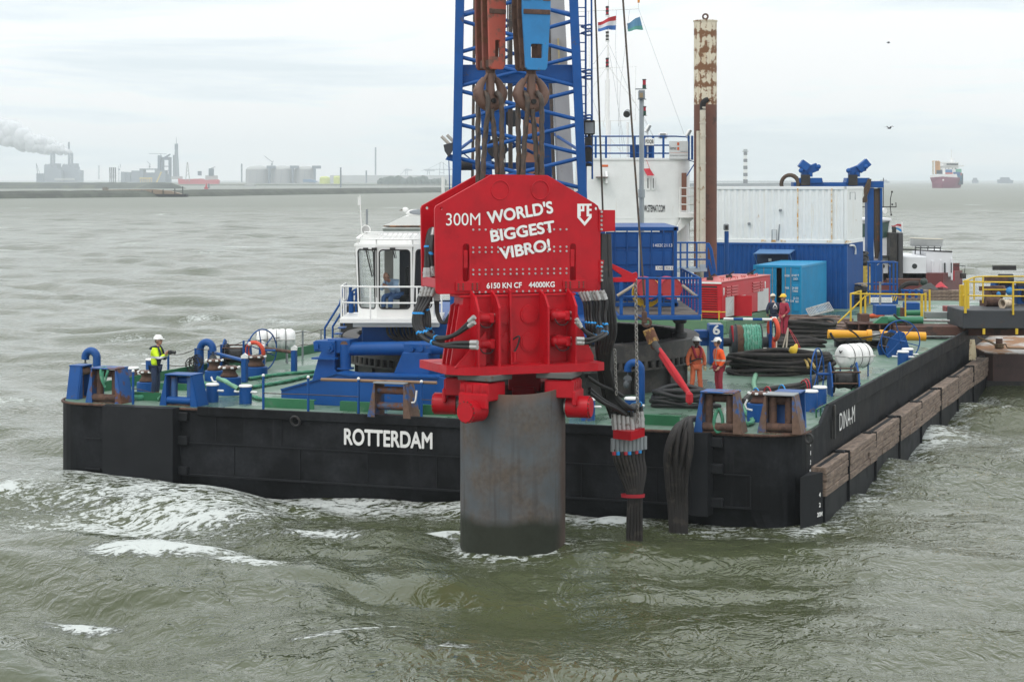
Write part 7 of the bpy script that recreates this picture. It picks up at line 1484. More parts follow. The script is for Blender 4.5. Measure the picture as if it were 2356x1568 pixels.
g.box((.35, 2.0, .50), (.75, .05, .92), rot=Matrix.Rotation(.2, 3, 'Z')); g.bb((.0, 2.5, .08), (.02, 4.6, 1.0)); g.bb((.021, 2.65, .5), (.026, 3.3, .92), m=1); obj('service_door', g, [GR, paint('pale panel', (.55, .56, .55), .5)], gn)
for y in (.25, 6.35):
 g = plate([(-.08, .19), (.08, .19), (.08, -.05), (0, -.17), (-.08, -.05)], [[(-.05, .1), (0, .1), (0, -.08), (-.05, -.04)]], .008, 0, 0); g.xf(Matrix.Translation((.012, y, GH - .42)) @ Matrix.Rotation(PI/2, 4, 'Z')); obj('emblem', g, LET, gn)
lc, LCF = frame_thing('shipping_container', 'light blue container with one door ajar behind the red generator', 'container', W('v', 1844, 731, z=DECK), RZ)
LB = paint('light blue paint', (.008, .25, .48), .45, .08, (.10, .2, .3), 2, .12, spec=.35); H_, W_, D_ = 2.55, 2.40, 6.06
g = G()
for x in (-W_, -.12):
 for y in (0, D_ - .12): g.bb((x, y, 0), (x + .12, y + .12, H_), .01)
for z in (0, H_ - .13): g.bb((-W_, 0.005, z), (0, .12, z + .13), .01); g.bb((-W_, D_ - .12, z), (0, D_ - .005, z + .13), .01); g.bb((-.1, .1, z), (-.005, D_ - .1, z + .12), .01); g.bb((-W_ + .005, .1, z), (-W_ + .1, D_ - .1, z + .12), .01)
corrugate(g, .12, D_ - .12, -.06, .1, H_ - .1, 22, .045, 'y'); corrugate(g, .12, D_ - .12, -W_ + .06, .1, H_ - .1, 22, -.045, 'y'); g.bb((-W_ + .05, .1, H_ - .06), (-.05, D_ - .1, H_ - .02)); g.bb((-W_ + .1, D_ - .1, .1), (-.1, D_ - .06, H_ - .1)); g.bb((-W_ + .1, .1, .06), (-.1, D_ - .1, .1)); obj('container_shell', g, LB, lc)
g = G(); g.bb((-W_ + .12, .03, .14), (-W_*.52, .08, H_ - .14), .008)
for x in (-W_*.78, -W_*.60): g.cyl((x, .0, .12), (x, .0, H_ - .12), .022, n=6, m=1)
for k in range(3): g.bb((-W_ + .2, .0, .3 + k*.75), (-W_*.55, .04, .85 + k*.75), .03)
obj('container_door', g, [LB, GREY], lc)
g = G()
g.bb((0, -.05, .14), (.92, .0, H_ - .14), .008)
for x in (.18, .45): g.cyl((x, -.07, .1), (x, -.07, H_ - .1), .022, n=6, m=1)
for k in range(3): g.bb((.55, -.085, .3 + k*.75), (.86, -.04, .85 + k*.75), .02)
g.xf(Matrix.Translation((-.98, .05, 0)) @ Matrix.Rotation(math.radians(3), 4, 'Z')); dd = obj('container_door', g, [LB, GREY], lc)
for s, x, z, ww, hh in (('0050', .28, 2.05, .24, .11), ('201857 9', .68, 2.07, .36, .10), ('22G1', .70, 1.90, .22, .10), ('MAX', .28, 1.45, .2, .12), ('24 000', .68, 1.45, .3, .11), ('TARE', .68, 1.30, .28, .10), ('8.6', .28, .85, .2, .12), ('CAP', .52, .82, .18, .1), ('33 CU', .72, .95, .26, .12), ('1 165', .72, .8, .26, .1)):
 g = fit_text(s, ww, hh, .01); g.xf(Matrix.Translation((-.98 + x, -.05, z))); obj('lettering', g, LET, lc)
t, f = frame_thing('grating', 'metal grating panel leaning against the foot of the light blue container', 'grating', W('z5', 1075, 1395, z=DECK), RZ)
g = G(); a, b, c_ = LCF.loc, None, None
P0, P1, P2, P3 = [f.loc(W('z5', *q, Y=Y)) for q, Y in (((985, 1398), 93.6), ((1195, 1345), 95.2), ((1155, 1275), 95.6), ((950, 1335), 94.0))]
for k in range(17): s = k/16; g.tube([P0.lerp(P1, s), P3.lerp(P2, s)], .03, 4)
g.tube([P0, P1], .04, 4); g.tube([P3, P2], .04, 4); obj('grating_bars', g, STEEL, t)
bk, BKF = frame_thing('accommodation_block', 'blue ribbed deck block with a lifted awning over its window, below the white container', 'deck block', Vector((W('v', 1947, 560, Y=102).x, 102, DECK)), RZ)
bz0 = BKF.y3('v', 1947, 561, 0).z; wz1 = BKF.y3('v', 1947, 429, 0).z; LBK = 7.6
g = G(); corrugate(g, -LBK, 0, .0, 0, bz0, 30, -.04, 'x'); corrugate(g, 0, 4.6, 0, 0, bz0, 18, .04, 'y'); g.bb((-LBK, .05, 0), (-.05, 4.6, bz0 - .01)); g.bb((-.1, -.06, 0), (.06, .1, bz0), .01); g.bb((-LBK, -.06, bz0 - .12), (.06, .05, bz0 - .001), .01); obj('block_shell', g, BLUE, bk)
g = G(); a, b = BKF.y3('z5', 480, 838, -1.0), BKF.y3('z5', 800, 838, -1.0); c_ = BKF.y3('z5', 520, 797, -.06); g.face([(a.x, -1.0, a.z), (b.x, -1.0, b.z), (b.x + .1, -.06, c_.z), (a.x + .1, -.06, c_.z)]); g.face([(a.x, -1.0, a.z - .04), (a.x + .1, -.06, c_.z - .04), (b.x + .1, -.06, c_.z - .04), (b.x, -1.0, b.z - .04)]); g.tube([(b.x, -.95, b.z), (b.x + .1, -.06, b.z - 1.0)], .03, 5); g.tube([(a.x, -.95, a.z), (a.x + .1, -.06, a.z - 1.0)], .03, 5); obj('awning', g, paint('awning blue', (.10, .22, .42), .5), bk)
g = G(); fbox(g, BKF, 'z5', 510, 842, 790, 930, -.075, .03); fbox(g, BKF, 'z5', 612, 882, 640, 905, -.09, .02, m=1); obj('window', g, [paint('dark opening', (.01, .03, .07), .4), LET], bk)
g = G(); g.tube(smooth_path([BKF.x(*q, .12) and Vector((.12,) + BKF.x(*q, .12)) for q in (('z5', 1345, 765), ('z5', 1375, 765), ('z5', 1392, 790), ('z5', 1392, 845))], 4), .05, 6); obj('grab_pipe', g, LET, bk)
wc_, WCF = frame_thing('shipping_container', 'white ribbed container with orange rust runs, stacked on the blue deck block', 'container', Vector((bk.location.x, bk.location.y, DECK + bz0)), RZ)
hW = wz1 - bz0; WCM = paint('container white', (.74, .76, .75), .45, .05, (.45, .25, .08), 1.2, .04, streak=.30, scol=(.66, .60, .48), bump=.01)
g = G(); corrugate(g, -LBK + .1, -.1, .03, .15, hW - .12, 22, -.05, 'x', 0); corrugate(g, .1, 4.5, -.03, .15, hW - .12, 16, .05, 'y'); g.bb((-LBK, .1, .02), (-.08, 4.6, hW - .02)); g.bb((-LBK, -.05, .0), (.04, .08, .2), .01); g.bb((-LBK, -.05, hW - .16), (.04, .08, hW), .01); g.bb((-.1, -.05, 0), (.05, .1, hW), .01); g.bb((-.08, .1, 0), (.05, 4.6, .18), .01); g.bb((-.08, .1, hW - .15), (.05, 4.6, hW), .01)
for x in (875, 1180): p = WCF.y3('z5', x, 500, -.055); g.bb((p.x - .035, -.062, .1), (p.x + .035, -.052, hW - .1), m=1)
for x in (570, 660, 745, 1160, 1330): p = WCF.y3('z5', x, 730, -.06); g.bb((p.x - .14, -.066, .06), (p.x + .14, -.054, .17), m=1)
g.bb((-.06, -.07, .04), (.055, .9, .1), m=1); obj('container_shell', g, [WCM, paint('orange rust run', (.55, .30, .08), .8, .55, (.72, .66, .55), 4, .3)], wc_)
g = G()
for x, y in ((440, 570), (720, 450)): p = WCF.y3('z5', x, y, -.1); g.box(p, (.16, .12, .14), bev=.03)
for x0, x1, y0, y1 in ((645, 685, 625, 720), (1345, 1390, 290, 355)):
 a, b = WCF.y3('z5', x0, y1, -.1), WCF.y3('z5', x1, y0, -.1); g.tube([(a.x, -.1, a.z), (a.x, -.1, b.z), (b.x, -.1, b.z), (b.x, -.1, a.z)], .022, 5)
g.tube([WCF.y3('z5', 712, 575, -.08), WCF.y3('z5', 700, 720, -.08)], .03, 5); obj('wall_fitting', g, GREY, wc_)
lp, LPF = frame_thing('lamp_post', 'blue post with a grey lamp on top in front of the blue deck block', 'lamp post', Vector((W('z5', 238, 900, Y=96).x, 96, DECK)), 0)
g = G(); g.cyl((0, 0, 0), (0, 0, LPF.y3('z5', 238, 637, 0).z), .11, n=12); obj('post', g, BLUE, lp); g = G(); fbox(g, LPF, 'z5', 216, 572, 260, 632, -.2, .4, .04); fbox(g, LPF, 'z5', 226, 585, 250, 620, -.22, .02, m=1); obj('lamp_head', g, [GREY, BLACK], lp)
ga, GAF = frame_thing('gantry', 'blue steel gantry with hanging brown ropes and two tilted roller guides on its beam', 'gantry', Vector((W('z6', 240, 700, Y=109).x, 109, DECK)), 0)
g = G(); fbox(g, GAF, 'z5', 838, 200, 1520, 245, 0, 1.0); fbox(g, GAF, 'z6', 180, 190, 312, 248, -.05, 1.1); fbox(g, GAF, 'z6', 165, 250, 222, 900, 0, .8); fbox(g, GAF, 'z6', 280, 250, 300, 900, 0, .8); fbox(g, GAF, 'z6', 165, 900, 300, 1090, 0, .8); a = GAF.y3('z5', 790, 245, 0); g.bb((a.x, 0, a.z - 4), (a.x + .6, .8, a.z)); obj('gantry_frame', g, BLUE, ga)
g = G()
for k in range(9): x = 205 - 10*(k % 3) + 8*k; g.tube(smooth_path([GAF.y3('z6', 190 - 4*(k % 4), 170 + 6*(k % 3), -.15), GAF.y3('z6', 175 - 8*(k % 5), 260, -.2), GAF.y3('z6', 125 + 8*(k % 5), 360 + 10*(k % 3), -.2)], 4), .07, 6)
for k in range(12): g.tube(smooth_path([GAF.y3('z6', 228 + 5*k, 255, .2), GAF.y3('z6', 226 + 5*k + 5*math.sin(k*2), 500, .15), GAF.y3('z6', 232 + 4*k, 760, .2), GAF.y3('z6', 240 + 3*(k % 5), 880, .2)], 4), .055, 5)
g.torus(GAF.y3('z5', 805, 215, .2), .5, .12, (.5, 1, 0), 18, 6); obj('hanging_rope', g, paint('dark brown rope', (.07, .05, .035), .9, .3), ga)
for x0 in (990, 1415):
 g = G(); s = x0 - 990
 def m_(x, y, yl=0): return GAF.y3('z5', x + s, y, yl)
 g.prism([(m_(880, 205).x, m_(0, 205).z), (m_(1100, 205).x, m_(0, 205).z), (m_(1090, 160).x, m_(0, 160).z), (m_(890, 160).x, m_(0, 160).z)], -.1, 1.0, 'xz'); fbox(g, GAF, 'z5', 915 + s, 95, 970 + s, 160, .1, .6)
 q0, q1 = m_(930, 110), m_(1060, 60); d = q1 - q0; g.box((q0 + q1)/2 + Vector((0, .4, 0)), (d.length, .5, .45), rot=Matrix.Rotation(math.atan2(d.x, d.z) - PI/2, 3, 'Y'), bev=.02)
 if s == 0: q0, q1 = m_(905, 25), m_(975, 75)
 else: q0, q1 = m_(1000, 90), m_(1090, 15)
 d = q1 - q0; g.box((q0 + q1)/2 + Vector((0, .3, 0)), (d.length, .6, .45), rot=Matrix.Rotation(math.atan2(d.x, d.z) - PI/2, 3, 'Y'), bev=.02); g.cyl(m_(990, 110), m_(990, 150), .12, n=8)
 for px_, py_ in ((1062, 60), (905, 95)): g.ball(m_(px_, py_), .14, 8, 5)
 g.box(m_(945, 180, -.12), (.5, .1, .6), m=1); obj('roller_guide', g, [BLUE, BLACK], ga)
yb_, YBF = frame_thing('mooring_buoy', 'scuffed yellow drum buoy topped with a heap of black rope', 'buoy', Vector((W('z5', 1425, 1150, Y=107).x, 107, DECK)), 0)
g = G(); a, b = YBF.y3('z5', 1325, 1180, 0), YBF.y3('z5', 1525, 945, 0); r_ = (b.x - a.x)/2; g.lathe([(r_, .0), (r_, b.z - .1), (r_*.97, b.z), (.02, b.z)], 30); g.prism([(r_*.7, b.z - .3), (r_*1.35, 0), (r_*.7, 0)], -.2, .2, 'xz'); obj('drum', g, paint('scuffed yellow', (.55, .38, .05), .6, .42, (.26, .15, .05), 1.4, .2), yb_)
g = G()
for k in range(14): g.torus((random.uniform(-.2, .2), random.uniform(-.2, .2), b.z + .05 + .045*k), r_*random.uniform(.55, .92)*(1 - .02*k), .08, (random.uniform(-.2, .2), random.uniform(-.2, .2), 1), 20, 6)
obj('rope_heap', g, BLACK, yb_)
tw_b = W('z5', 1370, 1305, z=DECK)
for k in range(3):
 t = thing('tyre', ['bottom', 'middle', 'top'][k] + ' tyre of the stack before the yellow buoy', 'tyre', tw_b + Vector((.02*k, 0, .36*k)), .3*k, 'stacked black tyres'); g = G(); g.lathe([(.32, .05), (.36, .0), (.58, .0), (.66, .08), (.67, .18), (.66, .28), (.58, .36), (.36, .36), (.32, .31)], 30, sharp=False)
 for i in range(30): a = 2*PI*i/30; g.box((.665*math.cos(a), .665*math.sin(a), .18), (.03, .07, .24), rz=a)
 g.xf(Matrix.Diagonal((1.1, 1.1, 1.0, 1))); obj('tread', g, RUBBER, t)
t, f = frame_thing('pallet', 'pale wooden pallet lying on the stack of tyres', 'pallet', tw_b + Vector((0, 0, 1.09)), RZ)
g = G()
for k in range(6): g.box((0, -.5 + .2*k, .11), (1.35, .13, .03))
for x in (-.6, 0, .6): g.box((x, 0, .05), (.1, 1.1, .09))
obj('pallet_boards', g, paint('pale pallet wood', (.42, .34, .26), .85, .2, (.25, .2, .15), 4), t)
t, f = frame_thing('hose_reel', 'grey cable disc with yellow bracket standing between light blue container and tyres', 'cable reel', W('z5', 1205, 1290, z=DECK), RZ)
g = G(); g.cyl((.1, 0, 1.2), (.22, .05, 1.2), .68, n=30); obj('disc', g, paint('weathered disc', (.14, .13, .12), .8, .3), t); g = G(); g.prism([(-.3, 1.7), (-.1, 1.85), (.0, 1.7), (-.1, .5), (-.4, .5)], -.2, .1, 'xz'); obj('bracket', g, YELLOW, t); g = G(); g.bb((.1, -.1, 0), (.35, .2, 1.4)); obj('stand', g, BLUE, t)
bs, BSF = frame_thing('work_basket', 'blue open lifting basket with a white notice on its front', 'basket', Vector((W('z6', 315, 1290, Y=93).x, 93, W('z6', 315, 1292, Y=93).z)), 0)
g = G(); a, b = fbox(g, BSF, 'z6', 195, 1215, 440, 1292, 0, .9); obj('basket_body', g, BLUE, bs)
g = G(); zt_ = BSF.y3('z6', 300, 918, 0).z; zm_ = BSF.y3('z6', 300, 1115, 0).z
for x in (a.x + .04, (a.x*.8 + b.x*.2), b.x - .16*0 - .04, (a.x*.17 + b.x*.83)):
 for y in (.04, .86): g.bb((x - .035, y - .035, 0.3), (x + .035, y + .035, zt_))
for z in (zt_, zm_, zm_ - .35): g.tube([(a.x, .04, z), (b.x, .04, z), (b.x, .86, z), (a.x, .86, z)], .035, 5, True)
obj('cage', g, BLUE, bs)
g = G(); q = fbox(g, BSF, 'z6', 193, 1230, 388, 1277, -.025, .02); n_ = obj('notice_board', g, LET, bs); q0, q1 = q
for k, s in enumerate(('max 2 personen hijsen', 'lees voor gebruik de instructie')): g = fit_text(s, (q1.x - q0.x)*.85, (q1.z - q0.z)*.24); g.xf(Matrix.Translation(((q0.x + q1.x)/2, -.027, q1.z - (q1.z - q0.z)*(.32 + .36*k)))); obj('lettering', g, DGREY, n_)
g = G();
for k in range(3): c = b; g.box((b.x - .32 + .11*k, -.012, .28), (.05, .02, .24), rot=Matrix.Rotation(.4, 3, 'Y'))
obj('hazard_stripe', g, YELLOW, bs)
g = G()
for x in (a.x + .3, (a.x + b.x)/2, b.x - .3): g.tube([(x, .4, zt_ - .2), ((a.x + b.x)/2, .4, zt_ + .1), ((a.x + b.x)/2, .4, zm_)], .02, 5)
obj('lifting_chain', g, CHAIN, bs)
rw, RWF = frame_thing('guard_rail', 'yellow handrail and sloping stair rail before the blue basket on the aft deck', 'railing', Vector((W('z6', 350, 1450, Y=85).x, 85, W('z6', 350, 1455, Y=85).z)), 0)
g = G()
def rz6(x, y, yl=0): return RWF.y3('z6', x, y, yl)
for x, y0, y1, w_ in ((15, 1195, 1460, .035), (105, 1170, 1405, .04), (145, 1210, 1370, .035), (505, 1205, 1410, .025), (652, 1200, 1425, .05), (685, 1190, 1425, .04), (722, 1160, 1365, .035)): a, b = rz6(x, y1), rz6(x, y0); g.bb((a.x - w_, -.05, a.z), (a.x + w_, .05, b.z))
g.tube([rz6(10, 1197), rz6(690, 1205)], .035, 6); g.tube([rz6(15, 1197), rz6(110, 1170, .8)], .03, 6); g.tube([rz6(-100, 1458), rz6(150, 1215), rz6(185, 1210), rz6(185, 1285)], .038, 6); obj('rail_frame', g, YELLOW, rw)
def girder(label, v, pts, Y, dep, mat, name='steel_girder', cat='girder', rz=0, web=True, grp=None):
 a0 = W(v, (pts[0] + pts[2])/2, pts[3], Y=Y); t, f = frame_thing(name, label, cat, a0, rz, grp); g = G(); a, b = f.y3(v, pts[0], pts[3], 0), f.y3(v, pts[2], pts[1], 0); h = b.z - a.z
 if web: g.bb((a.x, 0, a.z), (b.x, dep, a.z + h*.12)); g.bb((a.x, 0, b.z - h*.12), (b.x, dep, b.z)); g.bb((a.x, dep*.4, a.z), (b.x, dep*.6, b.z)); [g.bb((a.x + (b.x - a.x)*k/6 - .03, .02, a.z), (a.x + (b.x - a.x)*k/6 + .03, dep - .02, b.z)) for k in range(1, 6)]
 else: g.bb((a.x, 0, a.z), (b.x, dep, b.z), .02)
 obj('beam', g, mat, t); return t, f
girder('long rust-brown girder reaching from the aft deck over to the neighbouring pontoon', 'z6', (420, 1490, 1780, 1572), 82.5, 1.6, BROWN, web=False)
girder('brown girder with upright stiffeners behind the yellow ram', 'z6', (-5, 1462, 560, 1545), 83.2, 1.2, BROWN)
girder('dark girder frame under the yellow ram', 'b5', (1185, 300, 1835, 480), 78.0, 1.8, DGREY)
girder('rust-brown foot plate stuck out at the end of the dark girder frame', 'b5', (1100, 445, 1210, 490), 77.5, 1.2, BROWN, web=False, name='foot_plate', cat='plate')
g_ = girder('grey flat plate beside the green cylinder on the aft deck', 'z6', (690, 1362, 1030, 1415), 84.5, .5, paint('grey green plate', (.20, .23, .22), .5, .2), web=False, name='steel_plate', cat='plate')
for lab, v, pts, Y, dep, mat in (('square brown steel block beside the yellow stair rail', 'z6', (105, 1380, 185, 1455), 84.5, .9, BROWN), ('plain blue box on the aft deck in front of the basket', 'z6', (245, 1302, 425, 1388), 86.5, .9, BLUE), ('blue box with pipe fittings on top, right of the basket', 'z6', (515, 1278, 635, 1345), 90, .9, BLUE), ('red-brown box beside the grey flat plate', 'z6', (872, 1312, 1012, 1362), 86, .8, RED2 if False else paint('brick red box', (.24, .05, .045), .6, .2, (.1, .04, .03), 2)), ('upright brown post behind the green cylinder', 'z6', (468, 1322, 498, 1405), 85.5, .3, BROWN), ('brown upright bracket plate beside the yellow ram', 'b5', (1180, 195, 1250, 320), 77.6, .6, BROWN)):
 t, f = girder(lab, v, pts, Y, dep, mat, name='steel_box', cat='box', web=False)
 if 'fittings' in lab:
  g = G(); [g.cyl((x, .3, .55 + .0), (x, .3, .95), .07, n=8) for x in (-.4, -.1, .2, .45)]; g.tube([(-.5, .3, .9), (.5, .3, .85)], .06, 6); obj('fitting', g, BLUE, t)
 if 'plain blue' in lab: g = G(); g.cyl((-.2, .4, 0), (-.2, .4, 1.45), .05, n=6); obj('lifting_pin', g, GREY, t)
cy_, CYF = frame_thing('hydraulic_cylinder', 'thick green hydraulic cylinder with bright rod on the brown girder', 'hydraulic cylinder', W('z6', 450, 1465, Y=83), 0)
g = G(); a, b = CYF.y3('z6', 320, 1434, .4), CYF.y3('z6', 660, 1434, .4); g.cyl(a, b, .16, n=22); g.prism([(CYF.y3('z6', 232, 1465, 0).x, 0), (a.x + .1, 0), (a.x + .1, a.z + .16), (a.x - .15, a.z + .16)], .2, .6, 'xz'); obj('barrel', g, paint('cylinder green', (.02, .16, .075), .4, .1), cy_); g = G(); g.cyl(b, CYF.y3('z6', 902, 1440, .4), .06, n=14); obj('rod', g, STEEL, cy_)
g = G(); g.tube(smooth_path([CYF.y3('z6', *q, -.05) for q in ((400, 1380), (430, 1410), (480, 1440), (530, 1475), (545, 1530))], 4), .05, 6); obj('hose', g, BLACK, cy_)
g2_, GF2 = frame_thing('hydraulic_cylinder', 'second green cylinder lying farther back beside the blue fittings box', 'hydraulic cylinder', W('z6', 550, 1380, Y=87), 0); g = G(); g.cyl(GF2.y3('z6', 410, 1372, 0), GF2.y3('z6', 640, 1368, 0), .13, n=18); g.prism([(GF2.y3('z6', 395, 0, 0).x, -.2), (GF2.y3('z6', 470, 0, 0).x, -.2), (GF2.y3('z6', 460, 0, 0).x, .3), (GF2.y3('z6', 430, 0, 0).x, .3)], -.15, .15, 'xz'); obj('barrel', g, paint('cylinder green', (.02, .16, .075)), g2_)
ym, YMF = frame_thing('hydraulic_ram', 'long golden yellow hydraulic ram with silver middle on the right deck', 'hydraulic ram', W('b6', 300, 320, Y=77.0), 0)
g = G(); a, b = YMF.y3('b5', 1075, 248, 0), YMF.y3('b6', 800, 275, 0); c0, c1 = YMF.y3('b6', 210, 262, 0), YMF.y3('b6', 345, 264, 0); g.cyl(a, c0, .175, n=22); g.cyl(c1, b, .175, n=22)
for q in (c0, c1): g.cyl(q - Vector((.09, 0, 0)), q + Vector((.09, 0, 0)), .225, n=22)
obj('ram_tube', g, ORANGEY, ym); g = G(); g.cyl(c0, c1, .165, n=22); [g.cyl(c0 + Vector((0, -.19*math.cos(t), .19*math.sin(t))), c1 + Vector((0, -.19*math.cos(t), .19*math.sin(t))), .025, n=6) for t in (-.9, .9)]; obj('piston_rod', g, STEEL, ym)
g = G(); g.tube(smooth_path([YMF.y3('b6', *q, -.5) for q in ((0, 205), (60, 240), (120, 300), (210, 370), (300, 390), (420, 380), (600, 350))], 4), .035, 6); g.tube(smooth_path([YMF.y3('b6', *q, -.45) for q in ((-250, 300), (0, 295), (200, 280), (420, 235), (500, 235), (580, 265))], 4), .03, 6); g.tube(smooth_path([YMF.y3('b5', *q, -.45) for q in ((1100, 235), (1130, 290), (1180, 320), (1260, 315))], 4), .05, 6); obj('hose', g, HOSE, ym)
for k, (q, L_, w_) in enumerate((((850, 80), 3.2, .5), ((1000, 110), 3.0, .5), ((760, 130), 3.2, .4), ((930, 155), 3.4, .45), ((1130, 150), 2.4, .45), ((1150, 190), 2.0, .4))):
 t = thing('plank', ['broad plank at the back of the boards by the hose coil', 'plank second from the back by the hose coil', 'plank nearest the two workers in navy and red', 'plank running just behind the black hose coil', 'short plank beside the yellow stair rail foot', 'short thick plank beside the brown bracket plate'][k], 'plank', deck_pt('b5', *q, DECK + .02 + .0*k), RZ + random.uniform(-.06, .06), 'brown timber planks on the aft deck'); g = G(); g.box((0, 0, .07), (L_, w_*1.6, .14), bev=.02); obj('board', g, paint('brown plank', (.17, .11, .085), .85, .4, (.09, .06, .05), 2, .3), t)
for k in range(8):
 v = (760 + (k % 2)*120, 1180 + 32*(k//2)) if k < 6 else (500 + 60*(k - 6), 1245); p = W('z6', *v, Y=94 - .0*k); t = thing('timber_baulk', f"{['dark topmost', 'topmost right-hand', 'second from top', 'second from top right-hand', 'third from top', 'third from top right-hand', 'short upright-lying', 'short lower'][k]} timber of the stack right of the blue basket", 'timber', p, RZ*.3, 'stacked timber baulks aft'); g = G(); g.box((0, .2, 0), (1.55 if k < 6 else .8, .5, .16), bev=.02); obj('baulk', g, WOOD, t)
girder('rust-brown low wall at the stern behind the timber stack', 'z6', (340, 1062, 660, 1120), 100, .4, BROWN, name='stern_bulwark', cat='bulwark', web=False)
for lab, v, x, y, Y, r, mat, nm in (('dark green round float on the stern wall', 'z6', 672, 1092, 98, .19, paint('dark float', (.02, .035, .028), .5), 'float'), ('blue round float on the right machinery deck', 'z6', 1440, 1175, 84, .17, BLUEB, 'float'), ('smaller blue float on a brown block on the right machinery deck', 'z6', 1340, 1200, 84, .10, BLUEB, 'float')):
 p = W(v, x, y, Y=Y); g = G(); g.ball((0, 0, 0), (r, r, r*1.05), 18, 12); g.cyl((0, 0, r*.95), (0, 0, r*1.2), r*.15, n=8); o = tag(obj(nm, g, mat), lab, 'float'); o.location = p
t = thing('tarpaulin', 'dark grey sheet heaped over cargo before the stern', 'tarpaulin', W('z6', 715, 1160, Y=95)); g = G(); rows = []
for i in range(9):
 r = []
 for j in range(13): x = (j/12 - .5)*4.4; y = (i/8 - .5)*3; hgt = 1.1*math.exp(-(x/1.2)**2 - (y/1.1)**2) + .08*math.sin(x*4 + y*3); r.append((x, y, hgt))
 rows.append(r)
g.grid(rows, True); g.xf(Matrix.Scale(.30, 4)); obj('sheet', g, paint('dark sheet', (.05, .052, .05), .8), t)
t = thing('tarpaulin', 'small bright red sheet beside the dark grey heap', 'tarpaulin', W('z6', 825, 1145, Y=95)); g = G(); g.grid([[((j/6 - .5)*1.6, (i/5 - .5)*1.2, .9*math.exp(-((j/6 - .45)/.4)**2 - ((i/5 - .5)/.4)**2) + .05*math.sin(i*2 + j*3)) for j in range(7)] for i in range(6)], True); g.xf(Matrix.Scale(.35, 4)); obj('sheet', g, RED2, t)
g = G(); rope_g(g, [W('z6', x + 10*math.sin(x*.3), y, Y=88) for x, y in ((185, 1400), (230, 1392), (280, 1405), (330, 1388), (260, 1398), (200, 1402))], .09, 9, 3, 8, .08); tag(obj('rope', g, paint('orange rope', (.60, .10, .03), .8, .3)), 'orange-red rope heap behind the square brown block', 'rope')
g = G(); P = [W('z6', x, y, Y=94) for x, y in ((360, 1250), (440, 1180), (480, 1130), (540, 1105), (620, 1105))]; g.tube(smooth_path(P, 5), .12, 8); tag(obj('hose', g, HOSE), 'single arched grey hose behind the blue basket', 'hose')
nb, NBF = frame_thing('bridge_beam', 'dark grey box beam with yellow handrail spanning from the barge to the brown pontoon', 'beam', W('z6', 1022, 1510, Y=81.5), 0)
g = G(); a, b = fbox(g, NBF, 'z6', 1022, 1345, 1850, 1510, 0, 3.0, .03); obj('box_beam', g, DGREY, nb)
g = G()
for x, y0, y1, w_ in ((1042, 1075, 1370, .045), (1065, 1075, 1330, .05), (1470, 1095, 1385, .03), (1850, 1095, 1385, .03)): p, q = NBF.y3('z6', x, y1, -.06), NBF.y3('z6', x, y0, -.06); g.bb((p.x - w_, -.12, p.z), (p.x + w_, .0, q.z))
for y0, y1 in ((1090, 1100), (1215, 1222)): g.tube([NBF.y3('z6', 1020, y0, -.06), NBF.y3('z6', 1850, y1, -.06)], .035, 6)
for x, y0, y1 in ((1120, 1050, 1250), (1200, 1040, 1280)): p, q = NBF.y3('z6', x, y1, 2.6), NBF.y3('z6', x, y0, 2.6); g.bb((p.x - .03, 2.57, p.z), (p.x + .03, 2.63, q.z))
g.tube([NBF.y3('z6', 1200, 1042, 2.6), NBF.y3('z6', 1850, 1042, 2.6)], .03, 6); g.tube([NBF.y3('z6', 1200, 1160, 2.6), NBF.y3('z6', 1850, 1165, 2.6)], .03, 6); g.tube([NBF.y3('z6', 1042, 1080, 0), NBF.y3('z6', 1120, 1050, 2.6), NBF.y3('z6', 1200, 1042, 2.6)], .03, 6)
fbox(g, NBF, 'z6', 1000, 1120, 1030, 1310, .3, .3)
for x in (1210, 1505): p, q = NBF.y3('z6', x, 1560, -.1), NBF.y3('z6', x, 1510, -.1); g.bb((p.x - .05, -.1, p.z), (p.x + .05, 0, q.z))
obj('handrail', g, YELLOW, nb)
for lab, pts, mat, ex_ in (('brown winch block on the grey box beam', (1212, 1262, 1332, 1338), BROWN, 0), ('brown machine block carrying the small blue float', (1255, 1150, 1380, 1255), BROWN, 0), ('blue winch frame beyond the yellow handrail', (1312, 1060, 1470, 1150), BLUE, 1), ('blue machine cabinet at the photo edge beyond the yellow handrail', (1510, 1120, 1700, 1290), BLUE, 1)):
 t, f = girder(lab, 'z6', pts, 84.0 + (1.2 if ex_ else .4*len(lab) % 1), .9, mat, name='deck_machine', cat='machine', web=False); g = G(); g.cyl((-.3, -.25, .4), (.3, -.25, .4), .25, n=14); g.bb((-.5, -.1, .8), (.5, .1, 1.0)); obj('machine_drum', g, BLACK if ex_ else RUSTM, t)
t = thing('cable_spool', 'pale spool lying on the grey box beam beside the brown winch block', 'spool', W('z6', 1412, 1285, Y=83)); g = G(); g.lathe([(.5, -.7), (.62, -.7), (.62, -.6), (.38, -.6), (.45, 0), (.38, .55), (.55, .55), (.55, .7), (.1, .7)], 24, (0, 0, 0), 'x'); g.xf(Matrix.Rotation(.5, 4, 'Z') @ Matrix.Scale(.36, 4)); obj('spool_body', g, paint('pale wood spool', (.5, .42, .32), .7, .2), t)
po, POF = frame_thing('pontoon', 'rust-brown steel pontoon with a stained white and rusty deck at the right edge', 'pontoon', W('b6', 1432, 840, z=0), math.radians(-4))
g = G(); h_ = 1.58; g.prism([(0, .3), (.3, 0), (14, 0), (14, 22), (0, 22)], -.5, h_, 'xy'); obj('pontoon_hull', g, paint('pontoon brown', (.075, .045, .042), .65, .3, (.04, .03, .028), .6, .3, streak=.3, scol=(.12, .06, .045)), po)
